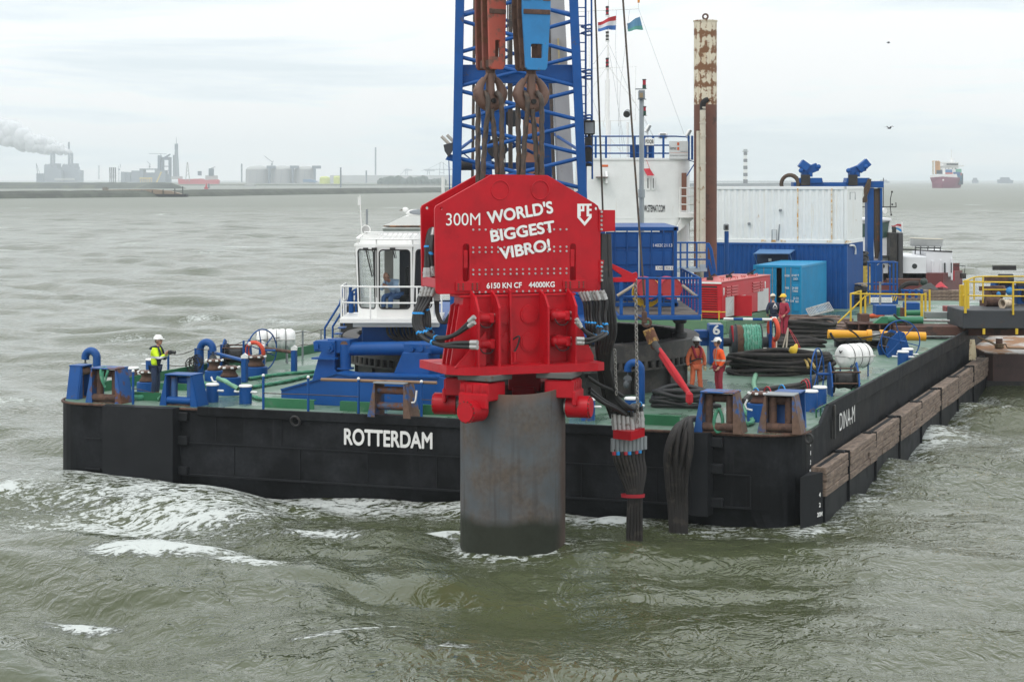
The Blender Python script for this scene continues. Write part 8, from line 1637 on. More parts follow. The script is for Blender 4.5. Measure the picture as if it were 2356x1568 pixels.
g = G(); g.prism([(.02, .32), (.32, .02), (14, .02), (14, 21.9), (.02, 21.9)], h_, h_ + .05, 'xy'); obj('pontoon_deck', g, paint('stained pontoon deck', (.40, .39, .37), .6, .55, (.26, .13, .055), .5, .3), po)
g = G(); g.bb((0.02, -.03, -.4), (14, .3, .42)); obj('waterline_belt', g, BLACK, po)
mb, MBF = frame_thing('mooring_post', 'rusty white mooring post wound with brown rope on the brown pontoon', 'mooring post', POF.w((.95, 2.2, h_ + .05)), 0)
g = G(); g.cyl((0, 0, 0), (0, 0, .46), .15, n=20); g.cyl((0, 0, .46), (0, 0, .49), .16, n=20, m=1); obj('post', g, [RUSTM, LET], mb)
g = G(); [g.torus((0, 0, .12 + .11*k), .42 + .03*(k % 2), .065, (.08*(k % 3), .1, 1), 24, 6) for k in range(4)]; g.tube(smooth_path([(.35, -.2, .4), (.6, -.3, .5), (.8, -.35, .15), (1.6, -.4, .08), (4, -.6, .08)], 5), .07, 6); g.tube(smooth_path([(-.3, -.2, .3), (-1.2, -1.0, .75), (-2.6, -1.9, 1.3)], 5), .07, 6); g.tube(smooth_path([(-.3, -.1, .42), (-1.3, -.9, .9), (-2.7, -1.8, 1.4)], 5), .06, 6); g.xf(Matrix.Scale(.42, 4)); obj('rope', g, ROPE_B, mb)
g = G()
for k in range(26): x = random.uniform(-.32, .32); g.tube(smooth_path([(x*.7, 0, .0), (x, -.06, -.8), (x*1.1 + random.uniform(-.1, .1), -.05, -2.0 + random.uniform(-.4, .2))], 3), .05, 5)
g.xf(Matrix.Scale(.36, 4)); o = tag(obj('frayed_rope', g, paint('pale frayed rope', (.42, .36, .24), .9, .3)), 'pale frayed rope hanging down the barge side under the brown girder', 'rope'); o.location = W('b6', 1290, 305, Y=79.3)
tg, TF = frame_thing('tug_boat', 'white tug with black funnel and porthole moored behind the barge', 'tug', Vector((W('z6', 580, 1000, Y=128).x, 128, 0)), 0)
g = G(); a, b = TF.y3('z6', 110, 1075, 0), TF.y3('z6', 1010, 1060, 0); hz = a.z + .4; g.prism([(a.x - 3, 1), (a.x - 3, 9), (b.x - 1, 9), (b.x + 1.2, 5), (b.x - 1, 1)], -.5, hz, 'xy'); g.prism([(b.x - 3, 3), (b.x - 1, 4), (b.x + 1.0, 5), (b.x - 1, 6), (b.x - 3, 7)], hz, hz + .5, 'xy', m=0); obj('hull', g, paint('tug dark red', (.13, .03, .03), .5, .2), tg)
TW = paint('tug white', (.70, .71, .73), .45, .03, (.4, .3, .2), 2, .05)
g = G(); fbox(g, TF, 'z6', 285, 862, 695, 1085, 1.0, 6.0, .05); a2, b2 = TF.y3('z6', 690, 880, 2.0), TF.y3('z6', 928, 820, 2.0); g.bb((a2.x, 2.0, hz - .3), (b2.x, 6.5, b2.z), .05); [fbox(g, TF, 'z6', x, y, x + 16, 1075, 1.9, .15) for x, y in ((740, 900), (815, 895), (915, 880))]; obj('deckhouse', g, TW, tg)
g = G(); p = TF.y3('z6', 588, 950, .98); g.cyl(p, p + Vector((0, .04, 0)), .17, n=24); p = TF.y3('z6', 302, 950, .98); g.cyl(p, p + Vector((0, .04, 0)), .14, n=20); [fbox(g, TF, 'z6', x0, 920, x1, 1010, 1.88, .05) for x0, x1 in ((852, 866), (912, 922))]; obj('porthole', g, DARKGLASS, tg)
g = G(); fbox(g, TF, 'z6', 100, 700, 350, 870, 1.4, 3.5, .05); P = [TF.y3('z6', x, y, 1.4) for x, y in ((110, 545), (372, 530), (345, 705), (110, 710))]; g.prism([(q.x, q.z) for q in P], 1.4, 5, 'xz'); fbox(g, TF, 'z6', 100, 522, 380, 545, 1.2, 4, .02); obj('wheelhouse', g, TW, tg)
g = G(); P = [TF.y3('z6', x, y, 1.36) for x, y in ((300, 560), (362, 548), (340, 690), (295, 700))]; g.prism([(q.x, q.z) for q in P], 1.36, 1.39, 'xz'); fbox(g, TF, 'z6', 118, 570, 160, 690, 1.36, .03); obj('window', g, paint('green glass', (.03, .07, .06), .1, bump=0), tg)
g = G(); fbox(g, TF, 'z6', 370, 652, 432, 1060, .2, 1.6, .03); fbox(g, TF, 'z6', 440, 652, 485, 1060, .5, 1.2, .03, m=1); fbox(g, TF, 'z6', 400, 598, 424, 655, .6, .6, .02); fbox(g, TF, 'z6', 285, 856, 372, 878, .6, .5); obj('funnel', g, [BLACK, paint('funnel dark grey', (.06, .06, .065), .6)], tg)
g = G(); g.tube([TF.y3('z6', 118, 420, 2), TF.y3('z6', 425, 420, 2)], .035, 5); g.tube([TF.y3('z6', *q, 2) for q in ((385, 290), (372, 340), (370, 420), (378, 490))], .03, 5); [g.box(TF.y3('z6', x, y, 2), (.11, .1, .13), bev=.02) for x, y in ((385, 285), (387, 398), (378, 490))]; g.tube([TF.y3('z6', 420, 380, 2), TF.y3('z6', 422, 422, 2)], .03, 5); p = TF.y3('z6', 322, 455, 1); g.cyl(p + Vector((-.2, .3, 0)), p, .16, .19, n=18, m=1); g.tube([TF.y3('z6', 308, 160, 2), TF.y3('z6', 308, 420, 2)], .03, 4); g.tube([TF.y3('z6', 485, 800, 2), TF.y3('z6', 925, 820, 2)], .05, 5); g.tube([TF.y3('z6', 935, 942, 2), TF.y3('z6', 1040, 948, 2), TF.y3('z6', 1035, 1010, 2)], .03, 5); fbox(g, TF, 'z6', 1018, 1015, 1050, 1062, 1.6, .8); g.tube([TF.y3('z6', 938, 990, 2), TF.y3('z6', 938, 1080, 2)], .06, 6, m=2); obj('antenna_arm', g, [BLACK, WHITE2, RED2], tg)
dg, DGF = frame_thing('dinghy', 'small pale grey workboat stowed on a cradle on the tug roof', 'dinghy', TF.w(TF.y3('z6', 690, 790, 3)), 0)
g = G(); rows = []
for i in range(15):
 s = i/14; x = (s - .5)*7.4; wd = 1.25*min(1, (1 - s)*5 + .55 if s > .8 else 1, .75 + s*2)*(.25 if i == 0 else 1); k = 1.75 + .25*(1 - s)**2; rows.append([(x*(1 if j not in (3,) else .84), 1.3*wd*math.cos(PI + PI*j/6)*-1 if True else 0, .25 + k - k*math.sin(PI*j/6)**.8 + .15) for j in range(7)])
g.grid(rows, True); g.xf(Matrix.Scale(.29, 4)); obj('boat_hull', g, paint('dinghy grey', (.45, .46, .45), .5, .1), dg)
g = G(); g.tube([rows[i][0] for i in range(15)], .09, 6); g.tube([rows[i][6] for i in range(15)], .09, 6); g.box((1.0, 0, 1.9), (2, 1.6, .3), bev=.1); g.xf(Matrix.Scale(.29, 4)); obj('gunwale', g, paint('cream gunwale', (.62, .58, .48), .5), dg)
g = G(); [g.tube([(x, -.9, .4), (x + .1, 0, -.1), (x + .1, 0, -1.4)], .12, 6) for x in (-2.6, -1.4, .3, 1.8, 3.2)]; g.tube([(-2.5, 0, .1), (3.2, 0, .1)], .12, 6); g.xf(Matrix.Scale(.29, 4)); obj('cradle', g, DGREY, dg)
flag('red, white and blue ensign flying from the tug behind the black funnel', 'z6', ((380, 585), (468, 572), (470, 640), (382, 610)), [FR_, FW_, paint('bright flag blue', (.03, .25, .55), .8, bump=0)], 130)
g = G(); g.tube([W('z6', 474, 555, Y=130.2), W('z6', 474, 700, Y=130.2)], .06, 6); tag(obj('flag_staff', g, WHITE2), 'white flag staff behind the tug funnel', 'flag staff')
lt, LTF = frame_thing('motor_launch', 'white motor launch wheelhouse with green windows showing behind the crane cab', 'launch', Vector((W('b3', 1000, 300, Y=92).x, 92, 0)), 0)
g = G(); a, b = LTF.y3('b3', 755, 460, 0), LTF.y3('b3', 1400, 240, 0); g.prism([(a.x - 2, 0), (a.x - 2, 4.5), (b.x, 4.5), (b.x, 0)], -.5, 3.2, 'xy'); obj('hull', g, BLACK, lt)
g = G(); g.bb((a.x, 0, 3.2), (b.x, 3.2, b.z - .15), .03); fbox(g, LTF, 'b3', 745, 272, 1400, 290, -.15, 3.5, .02); obj('wheelhouse', g, paint('launch grey white', (.55, .57, .55), .5, .08), lt)
g = G(); p = [LTF.y('b3', x, y, 0) for x, y in ((770, 240), (840, 215), (1000, 140), (1060, 132), (1400, 130), (1400, 240))]; g.prism(p, -.1, 3.2, 'xz'); obj('roof', g, WHITE2, lt); g = G(); fbox(g, LTF, 'b3', 765, 248, 1400, 262, -.16, .1); obj('roof_edge', g, paint('rusty roof edge', (.10, .06, .04), .8, .5, (.45, .2, .08), 1.5), lt)
g = G(); [fbox(g, LTF, 'b3', x0, 322, x1, 402, -.04, .05, .03) for x0, x1 in ((768, 945), (980, 1195), (1230, 1400))]; obj('window', g, paint('teal glass', (.015, .12, .10), .12, bump=0), lt)
def gull(name, label, p, s, fly, rz=0, dark=False):
 t = thing(name, label, 'bird', p, rz); m1 = paint('gull dark', (.05, .05, .06), .7, bump=0) if dark else WHITE2; g = G(); g.ball((0, 0, 0), (.22*s, .09*s, .08*s), 12, 8); g.ball((.22*s, 0, .07*s), (.07*s, .055*s, .055*s), 10, 6); g.cyl((.27*s, 0, .07*s), (.36*s, 0, .05*s), .018*s, .004*s, n=6, m=1); g.prism([(-.18*s, -.04*s), (-.36*s, -.05*s), (-.36*s, .05*s), (-.18*s, .04*s)], -.01*s, .01*s, 'xy', m=1); obj('body', g, [m1, paint('beak grey', (.12, .1, .08), .6, bump=0)], t)
 for q in (-1, 1):
  g = G()
  if fly: g.grid([[(.10*s, q*.05*s, .03*s), (.06*s, q*.35*s, .22*s), (-.08*s, q*.72*s, .12*s)], [(-.10*s, q*.05*s, .03*s), (-.12*s, q*.35*s, .20*s), (-.14*s, q*.70*s, .11*s)]], True)
  else: g.ball((-.06*s, q*.08*s, .02*s), (.2*s, .02*s, .06*s), 10, 6); g.cyl((.0, q*.03*s, -.07*s), (0, q*.03*s, -.2*s), .012*s, n=5)
  obj('wing', g, paint('gull grey', (.25, .27, .29), .7, bump=0) if not dark else m1, t)
 return t
gull('seagull', 'white gull standing on the roof of the launch behind the cab', W('b3', 1155, 95, Y=92.5), 2.2, False, PI)
gull('seagull', 'dark gull flying to the right of the striped lighthouse', W('v', 2046, 295, Y=70), .36, True, .6, True)
gull('seagull', 'tiny gull flying high above the cargo ship', W('v', 2044, 99, Y=160), .5, True, .2, True)
# ================================================================== far shore, ships and air
HAZE = 1.45e-4
FLAT = lambda n, c, v=.1: paint(n, c, .8, bump=0, var=v, nscale=.02)
def far(name, label, cat, v, x, Y, group=None, zb=1.5):
 p = W(v, x, 900, Y=Y); p.z = zb; return frame_thing(name, label, cat, p, 0, group)
def shore(name, pts, h, wd, mat, n=60, rough=.25):       # a low dike along a line, with a ragged crest
 P = smooth_path([(x, y, 0) for x, y in pts], n//max(1, len(pts) - 1)); g = G(); rows = []
 for i, p in enumerate(P):
  d = (P[min(i+1, len(P)-1)] - P[max(i-1, 0)]).normalized(); q = Vector((-d.y, d.x, 0)); hh = h*min(1, (len(P) - 1 - i)/4.0, i/2.0 if i < 2 else 1)*(1 + rough*.4*random.uniform(-.5, .5))
  rows.append([p - q*wd*.5 + Vector((0, 0, -.4)), p - q*wd*.33 + Vector((0, 0, hh*.55 + random.uniform(0, rough))), p - q*wd*.15 + Vector((0, 0, hh)), p + q*wd*.2 + Vector((0, 0, hh)), p + q*wd*.5 + Vector((0, 0, -.4))])
 g.grid(rows, False); return struct(obj(name, g, mat))
STONE = paint('dike stone', (.075, .085, .065), .9, .5, (.05, .055, .045), .12, .35, bump=0, nscale=.05)
shore('dike', [(W('v', x, y, z=0).x, W('v', x, y, z=0).y + 8) for x, y in ((-260, 459), (60, 456), (430, 452), (520, 450.5), (760, 446.5), (1015, 442.5), (1120, 441))], 3.7, 22, STONE, 90)
shore('dike', [(W('v', x, y, z=0).x, W('v', x, y, z=0).y + 15) for x, y in ((-300, 434.5), (180, 434), (330, 434), (372, 434.2))], 6.6, 60, paint('far dike', (.07, .08, .07), .9, .4, (.1, .11, .08), .03, .3, bump=0, nscale=.02), 40, .3)
shore('breakwater', [(W('v', x, y, z=0).x, W('v', x, y, z=0).y + 15) for x, y in ((1500, 429.5), (1700, 429), (1800, 427.5), (1836, 427))], 4.6, 40, paint('far breakwater', (.07, .08, .085), .9, bump=0), 40, .3)
g = G(); xa_, xb_ = W('v', -300, 420, Y=3450).x, W('v', 1075, 420, Y=3450).x; g.prism([(xa_, 3450), (xb_, 3450), (xb_*2.1, 9500), (xa_*2.1, 9500)], -1, 1.5, 'xy'); struct(obj('far_land', g, paint('far sand', (.17, .16, .12), .9, .5, (.08, .10, .07), .004, .3, bump=0, nscale=.01)))
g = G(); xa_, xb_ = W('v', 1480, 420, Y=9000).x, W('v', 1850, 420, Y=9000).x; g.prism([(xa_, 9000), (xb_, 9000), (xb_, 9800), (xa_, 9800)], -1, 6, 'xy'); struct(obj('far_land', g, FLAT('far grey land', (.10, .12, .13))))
sb, SBF = far('sand_barge', 'long dark barge heaped with sand, lying before the stone dike', 'barge', 'z8', 1430, 1075, None, 0)
g = G(); P = [SBF.y('z8', x, y, 0) for x, y in ((915, 952), (1060, 985), (1250, 990), (1945, 985), (1945, 1016), (1210, 1022), (1090, 1018), (1000, 995))]; g.prism([(a, max(b, -.3)) for a, b in P], 0, 9, 'xz'); obj('hull', g, FLAT('sand barge hull', (.03, .032, .035)), sb)
g = G(); P = [SBF.y('z8', x, y, 1) for x, y in ((985, 962), (1120, 940), (1600, 935), (1780, 952), (1900, 984), (1130, 984))]; g.prism(P, 1, 8, 'xz'); obj('sand_cargo', g, FLAT('sand', (.28, .21, .15)), sb)
for x, y in ((1357, 940), (1480, 940), (1593, 945), (1707, 935), (1830, 928), (1913, 905)): g = G(); fbox(g, SBF, 'z8', x - 4, y, x + 4, 990, -.2, .6); obj('mooring_post', g, FLAT('dark post', (.03, .03, .03)), sb)
g = G(); fbox(g, SBF, 'z8', 1072, 910, 1124, 948, 3, 3); obj('shelter', g, FLAT('shelter', (.2, .19, .17)), sb)
for i, (x, y) in enumerate(((625, 1013), (695, 1010), (735, 1008), (790, 1006), (825, 1010), (866, 1012), (905, 1014), (932, 1013), (957, 1012))):
 p = W('z8', x, y, z=.15); t = tag(obj('swan', (lambda g: (g.ball((0, 0, 0), (1.15, .5, .5), 10, 6), g.tube(smooth_path([(.9, 0, .1), (1.2, 0, .7), (1.25, 0, 1.0), (1.5, 0, .95)], 3), .14, 6), g)[2])(G()), WHITE2), 'white bird on the water before the stone dike, one of a loose row', 'bird', 'white birds on the water by the dike'); t.location = p
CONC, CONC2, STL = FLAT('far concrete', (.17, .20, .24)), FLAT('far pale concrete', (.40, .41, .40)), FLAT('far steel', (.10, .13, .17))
for k, dx in enumerate((0, 188)):
 t, f = far('power_station', ['power station block with twin steaming stacks, the one farther left', 'power station block with steaming stacks and one taller chimney behind'][k], 'power station', 'z8', 550 + dx, 5600)
 g = G(); [fbox(g, f, 'z8', x0 + dx, y0, x1 + dx, 862, yl, 60) for x0, x1, y0, yl in ((462, 535, 680, 0), (520, 590, 664, 20), (575, 640, 735, -20), (530, 600, 700, -30))]; g.prism([f.y('z8', x + dx, y, -40) for x, y in ((590, 862), (590, 720), (628, 730), (642, 765), (642, 862))], -40, 0, 'xz')
 for i in range(4): fbox(g, f, 'z8', 470 + 16*i + dx, 670, 476 + 16*i + dx, 700, 10, 8)
 obj('boiler_house', g, CONC, t)
 for x0, x1 in ((525, 552), (556, 579)): g = G(); a, b = f.y3('z8', (x0 + x1)/2 + dx, 700, 30), f.y3('z8', (x0 + x1)/2 + dx, 556, 30); g.cyl(a, b, (x1 - x0)*.2197*5630/F/2, n=12); obj('stack', g, CONC, t)
 if k: g = G(); a, b = f.y3('z8', 721, 860, 120), f.y3('z8', 721, 440, 120); g.cyl(a, b, 3.1, 2.6, n=12); obj('tall_chimney', g, STL, t)
 g = G(); fbox(g, f, 'z8', 570 + dx*.55, 818, 665 + dx*.55, 840, -60, 20); obj('shed', g, CONC2, t)
t, f = far('harbour_crane', 'faint slanting jib of a dockside crane left of the power station', 'crane', 'z8', 400, 5400); g = G(); g.tube([f.y3('z8', 405, 850, 0), f.y3('z8', 380, 662, 0)], 1.2, 4); g.tube([f.y3('z8', 380, 662, 0), f.y3('z8', 425, 790, 0)], .6, 4); fbox(g, f, 'z8', 380, 770, 450, 862, 0, 20); obj('jib', g, STL, t)
t, f = far('wind_turbine', 'small wind turbine between the power station and the loading arms', 'wind turbine', 'z8', 1035, 6500); g = G(); g.cyl(f.y3('z8', 1036, 830, 0), f.y3('z8', 1036, 690, 0), 1.6, n=8); obj('tower', g, CONC, t); g = G(); [g.tube([f.y3('z8', 1036, 690, -3), f.y3('z8', 1036 + dx, 690 + dy, -3)], .7, 4) for dx, dy in ((-16, -6), (14, -10), (2, 18))]; obj('rotor', g, CONC, t)
for i in range(4): t, f = far('loading_arm', ['first', 'second', 'third', 'last'][i] + ' from the left of the four thin loading arms by the water', 'loading arm', 'z8', 1152 + 19*i, 4200, 'tanker loading arms'); g = G(); x = 1152 + 19*i; g.tube([f.y3('z8', x, 862, 0), f.y3('z8', x, 770, 0), f.y3('z8', x - 3, 706, 0)], 1.2, 5); g.tube([f.y3('z8', x + 2, 706, 2), f.y3('z8', x + 5, 820, 2)], .7, 4); obj('arm', g, FLAT('loading arm grey', (.03, .035, .04)), t)
t, f = far('refinery', 'refinery halls with an open-framed tower block and thin crane above', 'refinery', 'z8', 1600, 5000)
g = G(); [fbox(g, f, 'z8', x0, y0, x1, 862, yl, 40) for x0, x1, y0, yl in ((1265, 1310, 752, 0), (1315, 1365, 756, 5), (1375, 1460, 740, 0), (1462, 1500, 722, 0), (1500, 1620, 760, 10), (1620, 1660, 726, 0), (1655, 1730, 742, -10))]; fbox(g, f, 'z8', 1460, 718, 1665, 730, 0, 40); obj('hall', g, CONC, t)
g = G(); [fbox(g, f, 'z8', x0, y0, x1, y1, 0, 25) for x0, x1, y0, y1 in ((1688, 1704, 600, 862), (1764, 1780, 600, 862), (1690, 1778, 598, 628), (1700, 1768, 690, 698), (1700, 1768, 736, 742), (1700, 1768, 775, 862), (1650, 1676, 580, 740))]; g.tube([f.y3('z8', 1740, 600, 12), f.y3('z8', 1735, 592, 12)], 14, 8); g.tube([f.y3('z8', 1560, 562, 12), f.y3('z8', 1745, 566, 12)], .7, 4); g.tube([f.y3('z8', 1685, 560, 12), f.y3('z8', 1688, 640, 12)], .8, 4); obj('framed_tower', g, FLAT('far blue steel', (.07, .11, .16)), t)
g = G(); g.tube([f.y3('z8', 1636, 870, -60), f.y3('z8', 1690, 752, -60)], 2.2, 4); obj('yellow_boom', g, YELLOW, t); g = G(); fbox(g, f, 'z8', 1460, 812, 1590, 824, -80, 6); [fbox(g, f, 'z8', 1465 + 20*i, 824, 1470 + 20*i, 862, -80, 4) for i in range(7)]; obj('yellow_jetty', g, YELLOW, t)
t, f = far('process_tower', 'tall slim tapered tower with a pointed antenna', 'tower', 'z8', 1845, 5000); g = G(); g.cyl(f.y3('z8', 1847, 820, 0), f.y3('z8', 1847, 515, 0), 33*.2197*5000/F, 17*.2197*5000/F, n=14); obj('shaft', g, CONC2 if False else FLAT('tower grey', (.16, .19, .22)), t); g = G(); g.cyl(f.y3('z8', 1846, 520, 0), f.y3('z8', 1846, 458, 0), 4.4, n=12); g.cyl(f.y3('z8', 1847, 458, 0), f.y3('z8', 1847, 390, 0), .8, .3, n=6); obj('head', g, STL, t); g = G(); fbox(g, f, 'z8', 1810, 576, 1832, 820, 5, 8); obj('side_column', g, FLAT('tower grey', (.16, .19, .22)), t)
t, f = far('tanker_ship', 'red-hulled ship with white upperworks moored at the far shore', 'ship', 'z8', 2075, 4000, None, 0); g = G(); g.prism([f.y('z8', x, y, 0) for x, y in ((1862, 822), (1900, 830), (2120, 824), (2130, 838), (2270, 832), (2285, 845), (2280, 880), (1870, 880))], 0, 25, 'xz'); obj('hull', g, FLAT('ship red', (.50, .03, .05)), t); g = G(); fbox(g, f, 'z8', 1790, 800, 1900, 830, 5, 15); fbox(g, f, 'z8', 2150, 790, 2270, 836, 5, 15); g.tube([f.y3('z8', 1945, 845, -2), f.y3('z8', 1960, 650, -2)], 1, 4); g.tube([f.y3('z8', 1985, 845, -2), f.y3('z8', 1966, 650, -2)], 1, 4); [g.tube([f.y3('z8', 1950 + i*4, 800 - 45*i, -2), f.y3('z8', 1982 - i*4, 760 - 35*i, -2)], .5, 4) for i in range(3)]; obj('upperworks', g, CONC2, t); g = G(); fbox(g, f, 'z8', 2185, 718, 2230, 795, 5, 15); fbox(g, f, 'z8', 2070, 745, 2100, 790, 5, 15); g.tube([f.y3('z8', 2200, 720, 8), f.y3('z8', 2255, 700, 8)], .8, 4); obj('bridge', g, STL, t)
t, f = far('marker_buoy', 'tiny red buoy floating behind the stone dike', 'buoy', 'z8', 2160, 2050, None, 0); g = G(); g.cyl((0, 0, 0), (0, 0, 2), 2.2, n=10); g.cyl((0, 0, 2), (0, 0, 6), 1.2, .4, n=8); obj('float', g, RED2, t)
for k, (x0, x1, xt) in enumerate(((200, 455, 480), (455, 710, 725), (712, 1000, 955))):
 t, f = far('gas_tank', ['domed storage tank farthest left of the three, below a slanting crane', 'middle domed storage tank of the three', 'domed storage tank nearest the pale green tanks'][k], 'tank', 'b1', (x0 + x1)/2, 4700, 'domed gas tanks'); a, b = f.y3('b1', x0, 862, 0), f.y3('b1', x1 - (60 if k == 2 else 0), 725, 0); r = (b.x - a.x)/2; c = Vector(((a.x + b.x)/2, r, 0)); g = G(); g.cyl((c.x, r, 0), (c.x, r, b.z), r, n=28); obj('shell', g, FLAT('tank concrete', (.30, .30, .30)), t); g = G(); g.ball((c.x, r, b.z - .5), (r*.98, r*.98, r*.32), 24, 6, 0, 1); obj('dome', g, FLAT('tank dome', (.36, .36, .35)), t); g = G(); q = f.y3('b1', xt - 45, 718, -2); q2 = f.y3('b1', xt + 45, 688, -2); g.bb((q.x, -2, q.z), (q2.x, 12, q2.z)); g.bb((q.x + 4, -3, 0), (q.x + 9, 4, q.z)); obj('pipe_platform', g, STL, t)
 g = G(); [g.tube([(a.x + r*(.4 + .6*i), r*.1 - 3 - 4*i, 0), (a.x + r*(.5 + .6*i), r*.1 - 3 - 4*i, b.z*.9)], .5, 4) for i in range(3)]; obj('riser_pipe', g, CONC, t)
def lattice_crane(label, v, x, y0, y1, tip, Y, mat=None): t, f = far('jib_crane', label, 'crane', v, x, Y); g = G(); g.tube([f.y3(v, x, y0, 0), f.y3(v, x, y1, 0)], 1.0, 4); g.tube([f.y3(v, x + 12, y1 - 10, 0), f.y3(v, *tip, 0)], .8, 4); g.tube([f.y3(v, x, y1, 0), f.y3(v, x + (x - tip[0])*.25, y1 - 30, 0)], .7, 4); fbox(g, f, v, x - 8, y1, x + 8, y1 + 14, -2, 6); obj('boom', g, mat or CONC, t)
lattice_crane('thin crane with its jib slanting up over the leftmost domed tank', 'b1', 490, 700, 665, (412, 586), 4650)
lattice_crane('thin pale crane above the refinery hall', 'z8', 1565, 725, 690, (1540, 642), 5300); lattice_crane('thin pale crane left of the refinery halls', 'z8', 1245, 860, 720, (1262, 672), 5300)
for i, (x0, x1, y0, r) in enumerate(((985, 1095, 800, 0), (1133, 1210, 790, 0))):
 t, f = far('storage_tank', ['wider pale yellow-green storage tank beside the domed tanks', 'narrower pale yellow-green storage tank'][i], 'tank', 'b1', (x0 + x1)/2, 4300); a, b = f.y3('b1', x0, 866, 0), f.y3('b1', x1, y0 + 15, 0); r = (b.x - a.x)/2; g = G(); g.cyl(((a.x + b.x)/2, r, 0), ((a.x + b.x)/2, r, b.z), r, n=20); g.ball(((a.x + b.x)/2, r, b.z), (r, r, r*.3), 18, 4, 0, 1); obj('shell', g, FLAT('pale yellow green', (.55, .60, .12)), t)
for v, x, y0, y1, Y, lab in (('b1', 1577, 785, 495, 5200, 'tall thin radio mast right of the green tanks'), ('b1', 1212, 925, 706, 2500, 'leaning thin pole in front of the pale green tanks'), ('b1', 1480, 870, 738, 4300, 'short thick mast below the radio mast'), ('b1', 175, 860, 668, 4600, 'pair of thin masts left of the domed tanks'), ('b1', 2284, 975, 805, 1420, 'white slim beacon post on the dike just left of the hammer'), ('b1', 1407, 1100, 1015, 640, 'thin white stake in the water above the cab'), ('z8', 2187, 925, 876, 1900, 'thin dark post by the dike near the red ship')):
 p, q = W(v, x, y0, Y=Y), W(v, x, y1, Y=Y); g = G(); g.tube([Vector((0, 0, 0)), q - p], Y*.00042*(2.2 if Y in (1420, 640) else 1), 6); o = tag(obj('mast', g, WHITE2 if Y in (1420, 640) else CONC), lab, 'mast'); o.location = p
t, f = far('terminal_wall', 'long low pale quay building running right from the green tanks', 'building', 'b1', 1700, 4800); g = G(); fbox(g, f, 'b1', 1100, 788, 2380, 862, 60, 40); obj('wall', g, FLAT('quay pale', (.45, .46, .46)), t)
t, f = far('blue_shed', 'low blue shed in front of the domed tanks', 'shed', 'b1', 890, 4400); g = G(); g.prism([f.y('b1', x, y, 0) for x, y in ((812, 830), (880, 828), (962, 850), (958, 860), (820, 858))], 0, 20, 'xz'); obj('wall', g, FLAT('shed blue', (.08, .18, .32)), t)
g = G()
for i in range(46): x = 1610 + 15*i + random.uniform(-8, 8); p = W('b1', x, 862, Y=3900 + random.uniform(-40, 60)); s = random.uniform(.6, 1.0)*(1.15 if 1660 < x < 1820 or 1940 < x < 2080 else .8); g.ball((p.x, p.y, 4), (11*s, 9, 13*s), 7, 5)
for v in g.bm.verts: v.co += Vector((random.uniform(-1.2, 1.2), 0, random.uniform(-1.2, 1.2)))
o = obj('far_woodland', g, paint('far foliage', (.035, .055, .04), .9, bump=0, var=.4, nscale=.05)); o['kind'] = 'stuff'; o['label'] = 'dark band of bushes on the far shore'
for k, (x, sx) in enumerate(((1900, 1.0), (2130, 1.15), (2270, 2.3))):
 t, f = far('gantry_crane', ['small container crane, first of the faint row behind the bushes', 'low container crane in the middle of the faint row', 'tall container crane with raised peak right beside the hammer'][k], 'crane', 'b1', x, 7000, 'container cranes on the far quay'); g = G(); h0 = (720, 735, 650)[k]; w_ = 30*sx
 for q in (-w_*.35, w_*.35): g.tube([f.y3('b1', x + q, 785, 0), f.y3('b1', x + q*.7, h0, 0)], 1.6, 4); g.tube([f.y3('b1', x + q, 785, 20), f.y3('b1', x + q*.7, h0, 20)], 1.6, 4)
 yb = (735, 740, 728)[k]; g.tube([f.y3('b1', x - w_*2.8 if k == 2 else x - w_, yb, 10), f.y3('b1', x + w_*2, yb, 10)], 2.0, 4); g.tube([f.y3('b1', x, h0, 10), f.y3('b1', x - w_*2.2, 785 if k == 0 else yb, 10)], .9, 4); g.tube([f.y3('b1', x, h0, 10), f.y3('b1', x + w_*1.6, yb, 10)], .9, 4); g.tube([f.y3('b1', x - w_*.35, 760, 0), f.y3('b1', x + w_*.35, 760, 0)], 1.4, 4); obj('frame', g, STL if k == 2 else CONC, t)
t, f = far('work_boat', 'small white workboat moored in front of the domed tanks', 'boat', 'b1', 250, 2900, None, 0); g = G(); fbox(g, f, 'b1', 180, 896, 330, 908, 0, 8); fbox(g, f, 'b1', 205, 882, 300, 897, 2, 4); g.tube([f.y3('b1', 232, 882, 3), f.y3('b1', 232, 862, 3)], .4, 4); obj('hull', g, CONC2, t)
lh, LHF = far('lighthouse', 'slim black and white banded lighthouse on the breakwater', 'lighthouse', 'v', 1715, 3150, None, 3.5)
bands = (1340, 1322, 1378, 1408, 1440, 1470, 1500, 1530, 1568); ys_ = (424.5, 413, 405.5, 398, 389.5, 381.5, 373, 365.5, 357, 349)
for k, (y0, y1) in enumerate(zip(ys_, ys_[1:])): g = G(); g.cyl(LHF.y3('v', 1715, y0, 0), LHF.y3('v', 1715, y1, 0), 3.6 - .07*k, 3.6 - .07*(k + 1), n=20); obj('band', g, [FLAT('lighthouse black', (.03, .035, .045)), WHITE2][k % 2], lh)
g = G(); a = LHF.y3('v', 1715, 349, 0); g.cyl(a, a + Vector((0, 0, 1)), 5, n=20); g.cyl(a + Vector((0, 0, 1)), a + Vector((0, 0, 4)), 3.2, n=16); obj('lantern', g, FLAT('lantern grey', (.3, .32, .33)), lh)
cs, CSF = far('cargo_ship', 'dark red cargo ship coming bow-on with stacked containers and white bridge', 'ship', 'c4', 705, 2300, None, 0)
def c4(x, y, yl=0): return CSF.y('c4', x, y, yl)
g = G(); secs = []
